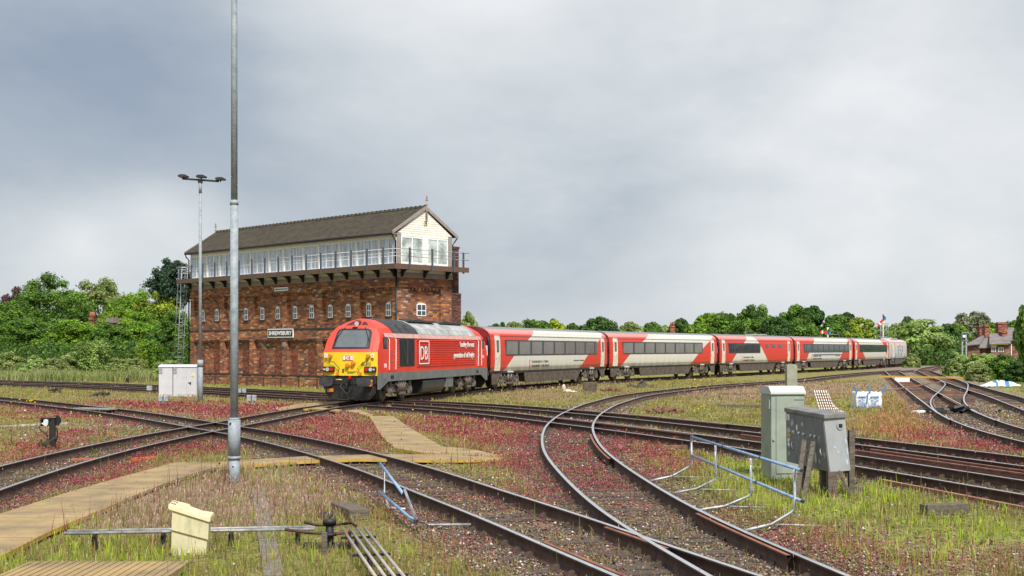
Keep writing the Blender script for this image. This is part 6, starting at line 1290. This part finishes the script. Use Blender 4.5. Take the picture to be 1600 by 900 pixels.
# semaphore signals
def semaphore(lab, px, py_top, depth, py_arm, ang, lenpx, cage, finial):
    x, y = at(px, depth); k_ = depth/F; t = thing('semaphore_signal', lab, 'railway signal', (x, y, 0)); top = H+(YH-py_top)*k_; za = H+(YH-py_arm)*k_
    b = MB(); b.cyl((0, 0, 0), (0, 0, top-.2), .13, .10, n=10); b.build('post', mat('pale pink-white post', (.60, .48, .42), rough=.6, var=.15), t)
    b = MB(); b.cyl((0, 0, top-.3), (0, 0, top-.1), .13, n=8); b.ball((0, 0, top), .13, n=5); b.build('finial', m_taill if finial else m_white, t)
    L_ = lenpx*k_; d = Vector((-math.cos(ang), 0, math.sin(ang))); u = Vector((math.sin(ang), 0, math.cos(ang))); P = Vector((0, -.16, za)); hw = .17
    def seg(a, c, mt, nm): b = MB(); w0, w1 = hw*(.8+.35*a), hw*(.8+.35*c); vs = [P+d*L_*a-u*w0, P+d*L_*c-u*w1, P+d*L_*c+u*w1, P+d*L_*a+u*w0]; b.add(vs+[v+Vector((0, -.03, 0)) for v in vs], [(0,3,2,1),(4,5,6,7),(0,1,5,4),(1,2,6,5),(2,3,7,6),(3,0,4,7)]); return b.build(nm, mt, t, fixn=True)
    ar = seg(.12, 1.0, mat('signal red enamel', (.60, .02, .02), rough=.4), 'arm'); P = Vector((0, -.165-.03, za)); b = MB(); w0 = hw*1.06
    vs = [P+d*L_*.62-u*w0*.99, P+d*L_*.78-u*w0*1.04, P+d*L_*.78+u*w0*1.04, P+d*L_*.62+u*w0*.99]; b.add(vs+[v+Vector((0, -.01, 0)) for v in vs], [(0,3,2,1),(4,5,6,7),(0,1,5,4),(1,2,6,5),(2,3,7,6),(3,0,4,7)]); b.build('white_stripe', m_whitegloss, ar, fixn=True)
    b = MB(); b.cyl((.15, -.2, za), (.15, -.12, za), .24, n=16); b.cyl((.1, -.18, za+.25), (.1, -.1, za+.25), .16, n=12); sp_ = b.build('spectacle', m_black, t); b = MB(); b.cyl((.2, -.22, za-.05), (.2, -.2, za-.05), .17, n=14); b.build('blue_lens', mat('blue lens', (.02, .22, .60), rough=.2), sp_)
    if cage:
        b = MB(); z0, z1 = za-2.7, za-.7
        for z_ in (z0, (z0+z1)/2, z1): b.tube([(.9*math.cos(a), .35+.5*math.sin(a), z_) for a in [j*math.pi/6 for j in range(13)]], .04, 5)
        for a in (0, .8, 1.6, 2.4, 3.14, 4.2, 5.2): b.cyl((.9*math.cos(a), .35+.5*math.sin(a), z0), (.9*math.cos(a), .35+.5*math.sin(a), z1), .03, n=5)
        for s in (-.2, .2): b.cyl((s, .5, 0), (s, .5, z1), .035, n=5)
        b.build('ladder_cage', m_galv, t)
    else: b = MB(); b.box(.3, 1.6, 0, .6, za-1.0, za-.95); b.tube([(.3, 0, za-.95), (.3, 0, za-.3), (1.5, 0, za-.3), (1.5, 0, za-.95)], .03, 5); b.build('platform', m_galv, t)
semaphore('taller semaphore signal with red arm lowered to the left, above the tail of the train', 1380, 492, 185, 498, -.93, 14, True, True)
semaphore('shorter semaphore signal with level red arm poking above the fourth coach', 1293.5, 513, 165, 519, 0, 13, False, False)
# colour-light style gantry by the house
x, y = at(1507, 165); k_ = 165/F; t = thing('signal_structure', 'grey steel signal post with caged platform and white box in front of the house', 'signal post', (x, y, 0)); b = MB()
for s in (-3.5, 2.5): b.box(s*k_-.08, s*k_+.08, -.1, .1, 0, 24*k_+H)
for z_ in (0, 8, 16): b.bar((-3.5*k_, 0, H+z_*k_), (2.5*k_, 0, H+(z_+7)*k_), .06, .06)
b.build('mast', m_galv, t); b = MB(); b.box(-4.5*k_, 5*k_, -.2, .3, H+13*k_, H+13.6*k_); b.tube([(-4*k_, -.2, H+13*k_), (-4*k_, -.2, H+25*k_), (6*k_, -.2, H+25*k_), (6*k_, -.2, H+16*k_)], .07, 5); b.build('platform_cage', m_galv, t); b = MB(); b.box(-4.2*k_, 0, -.4, -.2, H+17.5*k_, H+21.5*k_); b.build('white_box', m_white, t)
# ================================================================ trees
m_trunk = mat('bark', (.09, .075, .06), rough=.95, var=.3, scale=3, bump=.4)
m_leaf = vcol_mat('leaves', rough=.6, trans=.35, spec=.25, noise_amt=.15, nscale=.6)
def crown_mesh(seed, nclump=46, per=150, leaf=.030, pal=None, shape='round', droop=0):
    """crown in a unit box: x,y in -1..1, z 0..1"""
    r = np.random.default_rng(seed); Vs = []; Cs = []
    cen = []
    while len(cen) < nclump:
        p = r.uniform(-1, 1, 3)
        if shape == 'round': p[2] = p[2]*1.0; w_ = 1-.22*max(0, p[2])-.10*max(0, -p[2]); ok = .08 < ((p[0]/w_)**2+(p[1]/w_)**2+(p[2]*.95)**2) < 1.0
        elif shape == 'bush': p[2] = abs(p[2])*1.9-.95; ok = (p[0]**2+p[1]**2+((p[2]+.95)/1.9)**2) < 1 and (p[0]**2+p[1]**2+((p[2]+.95)/1.9)**2) > .15
        elif shape == 'pine': ok = abs(math.hypot(p[0], p[1])) < (1-((p[2]+1)/2))*.75+.25
        elif shape == 'upright': ok = (math.hypot(p[0], p[1])/(.55+.45*(p[2]+1)/2) < 1)
        if ok: cen.append(p)
    pal = np.array(pal)
    for c in cen:
        n_ = int(per*r.uniform(.6, 1.3)); rad = r.uniform(.14, .42) if c[2] < .3 else r.uniform(.16, .30); q = r.normal(0, 1, (n_, 3)); q /= np.linalg.norm(q, axis=1)[:, None]; q *= (r.uniform(.02, 1, (n_, 1))**.55)*rad*r.uniform(.75, 1.18, (n_, 1)); q[:, 2] *= .75 if shape != 'upright' else 1.6
        P = c+q; P[:, 2] = (P[:, 2]+1)/2; P[:, 2] -= droop*np.abs(q[:, 0])
        out = q/np.linalg.norm(q, axis=1)[:, None]+r.normal(0, .55, (n_, 3)); out[:, 2] += .5; out /= np.linalg.norm(out, axis=1)[:, None]
        a = np.cross(out, r.normal(0, 1, (n_, 3))); a /= np.linalg.norm(a, axis=1)[:, None]; b_ = np.cross(out, a); s = leaf*r.uniform(.6, 1.5, (n_, 1))
        # a little fold so every leaf is not one flat card
        V4 = np.stack([P-a*s, P-b_*s*.7+out*s*.25, P+a*s, P+b_*s*.7+out*s*.25], 1); V4[:, :, 2] = P[:, None, 2]+(V4[:, :, 2]-P[:, None, 2])*.5; Vs.append(V4.reshape(-1, 3))
        base = pal[r.integers(len(pal))]*r.uniform(.85, 1.45); Cs.append(np.repeat(base*r.uniform(.75, 1.3, (n_, 1)), 4, 0))
    V = np.vstack(Vs); V[:, 2] = np.maximum(V[:, 2], .0); return V, np.vstack(Cs)
PG = {'green': [(.10, .19, .026), (.12, .22, .03), (.075, .15, .026)], 'bright': [(.16, .28, .028), (.13, .24, .028), (.20, .32, .03)], 'yellow': [(.26, .32, .03), (.21, .28, .03), (.17, .25, .03)], 'dark': [(.055, .12, .028), (.07, .14, .03), (.045, .095, .025)],
      'olive': [(.21, .27, .08), (.26, .30, .11), (.17, .23, .065)], 'grey': [(.19, .22, .12), (.23, .25, .14), (.15, .18, .10)], 'pine': [(.035, .07, .04), (.05, .09, .05)], 'purple': [(.08, .035, .045), (.10, .045, .05)], 'willow': [(.25, .35, .09), (.20, .29, .07), (.29, .37, .13)]}
crowns = {}
def crown(pal, shape, variant, leaf, dens=1.0):
    k = (pal, shape, variant, leaf, dens)
    if k not in crowns:
        V, Cc = crown_mesh(hash((shape, variant)) % 1000 if False else variant*17+len(shape)*3+len(pal), nclump=int((130 if shape == 'round' else 90)*dens), per=int(260*dens), leaf=leaf, pal=PG[pal], shape=shape); Fc = np.arange(len(V)).reshape(-1, 4)
        o = np_mesh('crown', V, Fc, m_leaf, cols=Cc); crowns[k] = o.data; bpy.data.objects.remove(o)
    return crowns[k]
def tree(label, px, ytop, depth, hwpx, pal='green', shape='round', variant=0, zbot=None, name='broadleaf_tree', group=None, cat='tree', leaf=None, base_y=None, dens=1.0):
    x, y = at(px, depth); k_ = depth/F; top = H+(YH-ytop)*k_; hw = hwpx*k_; zb = top*.18 if zbot is None else zbot
    if shape == 'round': hwpx_ = 1.18; hw *= hwpx_
    if shape in ('bush', 'upright'): zb = -.1
    if shape == 'round' and depth > 180: zb = max(zb, top-2.3*hw)
    if leaf is None: leaf = (.00145 if shape == 'round' else .0012)*depth/max(hw, 1.2)*.62
    leaf = round(min(.105, max(.018, leaf)), 3)
    t = thing(name, label, cat, (x, y, 0), random.uniform(0, 6.28), group)
    me = crown(pal, shape, variant, leaf, dens); c = bpy.data.objects.new('crown', me); COL.objects.link(c); c.parent = t; c.location = (0, 0, zb); c.scale = (hw*.98, hw*random.uniform(.85, 1.1), (top-zb)*.96)
    if shape not in ('bush',):
        b = MB(); r0 = max(.12, (top)*.022); b.cyl((0, 0, -.2), (.02*top, .0, zb+(top-zb)*.45), r0, r0*.5, n=8)
        rr_ = random.Random(int(px))
        for q in range(7):
            a = rr_.uniform(0, 6.28); z0 = zb+(top-zb)*rr_.uniform(.0, .4); z1 = z0+(top-zb)*rr_.uniform(.2, .42); l_ = hw*rr_.uniform(.4, .8); b.tube([(.01*top, 0, z0), (l_*.5*math.cos(a), l_*.5*math.sin(a), (z0+z1)/2+.1), (l_*math.cos(a), l_*math.sin(a), z1)], r0*.3, 5)
        b.build('trunk', m_trunk, t)
    return t
GL = 'trees beyond the tracks on the left'
for a in [
 ('big round-headed green tree, tallest of the left-hand trees near the left edge', 80, 430, 150, 58, 'green', 'round', 0), ('tall airy olive-green tree behind, right of the big round-headed one', 160, 430, 162, 48, 'olive', 'round', 1),
 ('dull green tree filling the left edge of the view', 12, 468, 145, 48, 'green', 'round', 2), ('mid-green tree between the airy olive tree and the pine', 207, 448, 148, 42, 'bright', 'round', 3),
 ('yellow-green tree below the dark pine', 243, 458, 136, 40, 'yellow', 'round', 4), ('large bright maple-like tree in front at the right end of the left-hand row', 214, 488, 124, 52, 'bright', 'round', 5),
 ('lush green tree in front below the brick chimney', 118, 497, 122, 50, 'bright', 'round', 6), ('lush green tree in front at the left edge', 38, 497, 122, 52, 'green', 'round', 7),
 ('dense dark green tree close to the signal box corner', 272, 485, 118, 34, 'green', 'round', 8), ('green tree between the two lush front trees', 172, 503, 119.5, 30, 'green', 'round', 9), ('green tree low between front trees and left edge', 78, 505, 126, 36, 'green', 'round', 10)]:
    tree(a[0], *a[1:5], pal=a[5], shape=a[6], variant=a[7])
tree('dark shaggy pine rising behind the signal box corner', 268, 404, 138, 30, 'pine', 'round', 11, zbot=7.0, name='pine_tree', dens=.7)
tree('dark purple-leaved tree peeping over at the far left edge', 18, 452, 175, 24, 'purple', 'round', 12, dens=.6); tree('small purple-leaved treetop left of the big round-headed tree', 48, 462, 172, 14, 'purple', 'round', 12, dens=.6)
for k, (px, yt, hw, pal, sh, lab) in enumerate([(15, 548, 34, 'olive', 'bush', 'olive bush at the left edge of the lineside scrub'), (52, 553, 26, 'willow', 'bush', 'pale green bush, second from the left in the lineside scrub'), (82, 556, 24, 'olive', 'bush', 'low olive bush, third from the left in the lineside scrub'), (112, 548, 26, 'olive', 'bush', 'greyish bush left of the upright willow bush'),
  (147, 537, 27, 'willow', 'upright', 'upright fan-shaped willow bush, tallest in the lineside scrub'), (183, 558, 26, 'olive', 'bush', 'low bush right of the upright willow bush'), (232, 538, 20, 'bright', 'upright', 'bright light-green young tree left of the white cabinets'), (210, 556, 20, 'olive', 'bush', 'small olive bush left of the bright young tree'), (262, 557, 22, 'willow', 'bush', 'bush directly behind the white cabinets'), (290, 562, 14, 'green', 'bush', 'small dark bush at the foot of the caged ladder')]):
    tree(lab, px, yt, 106-(k % 3)*1.5, hw, pal, sh, 20+k % 5, name='bush', cat='bush')
for k, (px, yt, dp, hw, pal, lab) in enumerate([
 (733, 491, 135, 15, 'olive', 'small olive treetop just right of the signal box chimney'), (775, 505, 240, 14, 'dark', 'small distant tree above the rear of the locomotive'), (806, 503, 240, 16, 'olive', 'faint distant tree, second to the right of the signal box'), (838, 497, 235, 26, 'green', 'broad green tree above the first coach, left of the lone dark one'), (866, 499, 236, 20, 'yellow', 'yellow-green tree above the first coach'), (897, 505, 240, 18, 'dark', 'low tree left of the lone round dark one'),
 (935, 491, 225, 28, 'dark', 'lone round dark green tree above the coupling of the first two coaches'), (985, 504, 240, 22, 'olive', 'low olive tree just right of the lone round dark one'), (1018, 504, 240, 20, 'green', 'low tree left of the orange chimney'), (1064, 499, 230, 14, 'dark', 'spiky dark tree right of the orange chimney'), (1040, 508, 240, 14, 'olive', 'small low tree behind the orange chimney'),
 (1105, 489, 215, 22, 'bright', 'fresh green tree at the left end of the tall right-hand wood'), (1136, 486, 212, 24, 'green', 'second tree of the tall right-hand wood, above the second coach joint'), (1180, 476, 205, 32, 'green', 'tall broad tree above the buffet coach'), (1238, 477, 204, 28, 'green', 'tall tree above the fourth coach joint'), (1268, 476, 210, 14, 'dark', 'thin taller treetop above the fourth coach'), (1210, 492, 200, 22, 'dark', 'darker tree between the two tall ones above the buffet coach'),
 (1305, 492, 208, 26, 'green', 'tree behind the level semaphore arm'), (1345, 496, 206, 26, 'yellow', 'yellow-green tree left of the taller semaphore'), (1323, 487, 225, 14, 'dark', 'dark treetop behind, between the two semaphores'), (1376, 508, 204, 20, 'bright', 'light green tree just behind the taller semaphore'), (1405, 502, 215, 24, 'olive', 'olive tree right of the taller semaphore'), (1425, 494, 225, 24, 'dark', 'dark tree with ragged top right of the taller semaphore'),
 (1443, 500, 205, 34, 'willow', 'big soft willow-like tree above the tail of the train'), (1475, 503, 215, 24, 'dark', 'dark green tree left of the grey signal structure'), (1497, 508, 218, 18, 'bright', 'bright green tree behind the grey signal structure'), (1519, 484, 240, 29, 'grey', 'pale grey-green airy tree behind the house chimneys'), (1553, 505, 235, 18, 'bright', 'bright green tree between the two house chimney stacks'), (1580, 500, 240, 18, 'green', 'green tree behind the right part of the house')]):
    tree(lab, px, yt, dp, hw, pal, 'round', k % 9, zbot=1.0)
tree('leafy branchy tree cut by the right edge above the station house', 1606, 472, 95, 15, 'green', 'round', 3, zbot=1.5)
for k, (px, yt, dp, hw, pal, lab) in enumerate([(1424, 552, 178, 12, 'olive', 'bush just right of the tail of the train'), (1496, 548, 125, 20, 'willow', 'leftmost bush of the right-hand lineside scrub'), (1520, 552, 112, 22, 'willow', 'second bush of the right-hand scrub, behind the slim grey case'), (1545, 546, 118, 22, 'willow', 'tall soft bush in front of the house windows'), (1568, 552, 108, 24, 'green', 'rounded green bush in front of the house'), (1592, 560, 100, 20, 'dark', 'dark bush at the right edge above the plastic sheet'), (1606, 548, 112, 22, 'olive', 'olive bush cut by the right edge'), (1530, 566, 104, 20, 'olive', 'low pale-flowered bush right of the slim grey case')]):
    tree(lab, px, yt, dp, hw, pal, 'bush', 20+k % 5, name='bush', cat='bush')
# low hedge and undergrowth behind the train, reading as one mass
hx = []; hc = []
for k in range(52000):
    t_ = random.random(); px = 690+t_*760; dp = 165+55*t_+random.uniform(-4, 4); x, y = at(px, dp); hx.append((x, y, (random.random()**.7)*(4.3+.9*math.sin(px*.05)+.7*math.sin(px*.13)+.4*math.sin(px*.41))))
for k in range(50000):
    px = random.uniform(-30, 300); dp = random.uniform(113, 124); x, y = at(px, dp); hx.append((x, y, random.uniform(0, 3.4)*random.uniform(.4, 1)))
for k in range(9000):
    px = random.uniform(1410, 1640); dp = random.uniform(196, 215); x, y = at(px, dp); hx.append((x, y, random.uniform(0, 4.5)*random.uniform(.4, 1)))
hx = np.array(hx); leaves('undergrowth', 'dark green undergrowth at the foot of the distant trees', 'undergrowth', hx[:, 0], hx[:, 1], hx[:, 2], np.where(hx[:, 1] < 140, .13, .24)*rng.uniform(.6, 1.4, len(hx)), pal_pick([(3, (.09, .17, .035)), (2, (.06, .12, .03)), (1, (.15, .23, .05))], len(hx)))
# ================================================================ distant buildings
m_hb = brick_mat('station house brick', bw=.3, bh=.11, pal=[(0, (.12, .07, .055)), (.3, (.19, .09, .065)), (.6, (.25, .115, .08)), (.85, (.30, .17, .13))]); m_slate2 = mat('grey-violet slate', (.20, .18, .18), rough=.85, col2=(.12, .105, .10), scale=1.2, bump=.3, bscale=6)
dep = 150; k_ = dep/F; hx0, hy0 = at(1512, dep); zf = lambda py: H+(YH-py)*k_
hs = thing('station_house', 'low brick station house with grey slate hipped roof and tall chimney stacks', 'house', (hx0, hy0, 0), 0)
def U2(px, y): return (px-800)/F*(dep+y)-hx0
def Z2(py, y): return H+(YH-py)*(dep+y)/F
def wallbox(a, c, y0, y1, zt): return [(U2(a, y0), y0), (U2(c, y0), y0), (U2(c, y1), y1), (U2(a, y1), y1)], 0, zt
b = MB()
for (a, c, y0, y1, pt) in ((1512, 1531, .4, 5, 538.5), (1531, 1549, .8, 5, 542), (1548, 1577, -.6, 5, 536.5), (1577, 1612, .3, 6, 531.5)):
    fp, z0, z1 = wallbox(a, c, y0, y1, Z2(pt, y0)); b.prism(fp, z0, z1, 'z')
hw_ = b.build('wall', m_hb, hs, fixn=True)
b = MB(); P_ = lambda px, py, y: (U2(px, y), y, Z2(py, y))
b.add([P_(1509, 539, -.2), P_(1531, 537, -.2), P_(1541, 521, 3.5), P_(1535, 524, 3.5), P_(1512, 536, 5.4)], [(0, 1, 2, 3), (0, 3, 4)])
b.add([P_(1530, 544, .2), P_(1549, 543, .2), P_(1548, 521, 3.5), P_(1540, 521, 3.5), P_(1526, 538, .2)], [(0, 1, 2, 3), (4, 0, 3)])
b.add([P_(1546, 537.5, -1.1), P_(1580, 536, -1.1), P_(1569, 521, 3.0), P_(1546, 521, 3.0), P_(1580, 533, 5)], [(0, 1, 2, 3), (1, 4, 2)])
b.add([P_(1568, 532, -.2), P_(1614, 532, -.2), P_(1614, 512, 5.0), P_(1575, 512, 5.0)], [(0, 1, 2, 3)])
rf = b.build('roof', m_slate2, hs)
rf.modifiers.new('thickness', 'SOLIDIFY').thickness = .12
for (a, c, y0, zt, zb) in ((1531, 1537, 4.4, 510, 528), (1539.3, 1546, 2.4, 509.5, 532), (1560, 1573.5, 3.2, 505, 524), (1566, 1573.6, 1.7, 519, 530)):
    b = MB(); y1 = y0+1; A, C_ = U2(a, y0), U2(c, y0); b.box(A, C_, y0, y1, Z2(zb, y0), Z2(zt, y0)); b.box(A-.08, C_+.08, y0-.08, y1+.08, Z2(zt+1.6, y0), Z2(zt, y0)+.01); n_ = 2 if c-a < 9 else 4
    if zt < 515:
        for q in range(n_): u = A+(C_-A)*(q+.5)/n_; b.box(u-.13, u+.13, y0+.2, y1-.2, Z2(zt, y0), Z2(zt, y0)+.14)
    b.build('chimney', brick_mat('orange chimney brick', bw=.3, bh=.11, pal=[(0, (.16, .06, .04)), (.3, (.26, .09, .055)), (.6, (.34, .13, .08)), (.9, (.38, .18, .12))]), rf)
for (a, c, z0, z1) in ((1549.5, 1556, 550, 541.5), (1560, 1568.5, 550, 543)):
    A, C_ = U2(a, -.66), U2(c, -.66); b = MB(); b.box(A, C_, -.66, -.55, Z2(z0, -.66), Z2(z1, -.66)); fw = b.build('window', m_white, hw_); b = MB(); b.box(A+.08, (A+C_)/2-.03, -.70, -.665, Z2(z0, -.7)+.08, Z2(z1, -.7)-.1); b.box((A+C_)/2+.03, C_-.08, -.70, -.665, Z2(z0, -.7)+.08, Z2(z1, -.7)-.1); b.build('pane', m_glass, fw)
b = MB(); b.box(U2(1548, -.7), U2(1558, -.7), -.72, -.6, Z2(541.2, -.7), Z2(539.7, -.7)); b.build('white_lintel', m_white, hw_)
b = MB(); b.box(U2(1577.3, -.2), U2(1578.4, -.2), -.7, -.61, Z2(562, -.2), Z2(538, -.2)); b.build('downpipe', m_white, hs)
b = MB(); b.box(U2(1546, -.7), U2(1573, -.7), -1.2, -1.1, Z2(538.2, -1.1), Z2(537.2, -1.1)); b.build('mossy_gutter', mat('mossy gutter', (.25, .24, .06), rough=.9), rf)
def chimney_house(lab, px, yt, depth, wpx, roofy, mt):
    x, y = at(px, depth); q = depth/F; t = thing('distant_house', lab, 'house', (x, y, 0)); b = MB(); rz_ = H+(YH-roofy)*q; b.prism([(-4, rz_-4.5), (4, rz_-4.5), (4, rz_-4.3), (0, rz_-2), (-4, rz_-4.3)], -3, 3, 'y'); b.box(-3.7, 3.7, -2.8, 2.8, 0, rz_-4.5); b.build('wall', m_hb, t, fixn=True)
    b = MB(); w_ = wpx*q/2; zt = H+(YH-yt)*q; b.box(-w_, w_, -.5, .5, rz_-4, zt-.3); b.box(-w_*1.15, w_*1.15, -.6, .6, zt-.6, zt-.35)
    for s in (-.5, .5): b.cyl((s*w_, 0, zt-.35), (s*w_, 0, zt+.25), .2, n=8)
    b.build('chimney', mt, t); return t
m_oc = mat('orange brick far chimney', (.32, .12, .07), rough=.9, var=.3, scale=3)
chimney_house('house showing only an orange-red chimney above the second coach', 1050.5, 506, 214, 7, 518, m_oc); chimney_house('house whose red-brown chimney pokes out of the left-hand trees', 144.5, 491, 123.5, 4.6, 512, m_oc)
x, y = at(178, 124); t = thing('distant_house', 'scrap of grey roof with an orange gable edge among the left-hand trees', 'house', (x, y, 0)); q = 124/F; b = MB(); zt = H+(YH-497)*q; b.prism([(-.6, zt-.5), (.5, zt-.5), (.3, zt), (-.4, zt)], -1, 3, 'y'); b.build('roof', m_slate2, t, fixn=True); b = MB(); b.box(-.5, .4, -.8, 2.8, 0, zt-.52); b.build('wall', m_hb, t); b = MB(); b.bar((.5, -1.02, zt-.5), (.3, -1.02, zt), .05, .1); b.build('gable_edge', m_oc, t)
# dark girder bridge with lineside fence behind
dp = 222; q = dp/F; x0, x1 = at(1436, dp)[0], at(1486, dp)[0]; br = thing('girder_bridge', 'low dark girder bridge with a brick pier beyond the tail of the train', 'bridge', (x0, dp, 0)); Zb = lambda py: H+(YH-py)*q
b = MB(); b.box(-2, x1-x0, 0, 1, Zb(556.5), Zb(551)); b.box((1470-1436)*q, x1-x0, -.5, .5, Zb(560), Zb(555)); b.build('girder', mat('sooty dark bridge steel', (.03, .027, .026), rough=.8), br); b = MB(); b.box((1456-1436)*q, (1462-1436)*q, -.5, 1.5, 0, Zb(556)); b.build('pier', m_hb, br); b = MB(); b.box(-1, (1456-1436)*q, .8, 1, 0, Zb(556.6)); b.build('painted_shade_panel', m_black, br)  # last box: black panel standing in for the shade beneath the girder
fe = thing('paling_fence', 'pale post fence on top of the dark girder bridge', 'fence', (*at(1444, dp+2), 0)); n_ = 15
for k in range(n_): b = MB(); u = k*2.3*q; b.box(u-.1, u+.1, -.1, .1, Zb(551), Zb(542)); b.build('post', m_concrete, fe)
b = MB(); b.box(0, (n_-1)*2.3*q, -.03, .03, Zb(544.5), Zb(544)); b.build('rail', m_concrete, fe)
t = thing('metal_shed', 'blue-grey metal screen right of the dark bridge', 'shed', (*at(1478, dp-2), 0)); b = MB(); b.box(0, 19*q, 0, 2, Zb(556), Zb(543.5)); b.build('panel', mat('blue grey sheet', (.13, .15, .16), rough=.7, var=.2, scale=.8), t); b = MB(); b.box(-.1, 19.3*q, -.1, 2.1, Zb(543.4), Zb(542.6)); b.build('rim', mat('rusty brown rim', (.14, .06, .05)), t)
# distant low ridge of land

GROUPS = {'broadleaf_tree': 'broadleaf trees around the yard', 'bush': 'lineside bushes', 'passenger_coach': 'coaches of the train', 'railway_track': 'tracks of the junction', 'walkway_board': 'yellow walkway boards', 'lamp_column': 'lighting columns', 'equipment_cabinet': 'pale equipment cabinets',
 'junction_box': 'small grey boxes on stalks', 'bulk_bag': 'white bulk bags', 'semaphore_signal': 'semaphore signals', 'debris_pile': 'heaps of debris', 'loose_rail': 'loose rails between the tracks', 'loose_sleeper': 'old sleepers in the grass', 'leaning_timber': 'timbers propped against the cabinet', 'orange_pipe': 'orange pipe offcuts', 'distant_house': 'houses behind the trees'}
for o in list(COL.objects):
    if o.parent is None and 'group' not in o and o.get('label'):
        g = GROUPS.get(o.name.split('.')[0])
        if g: o['group'] = g
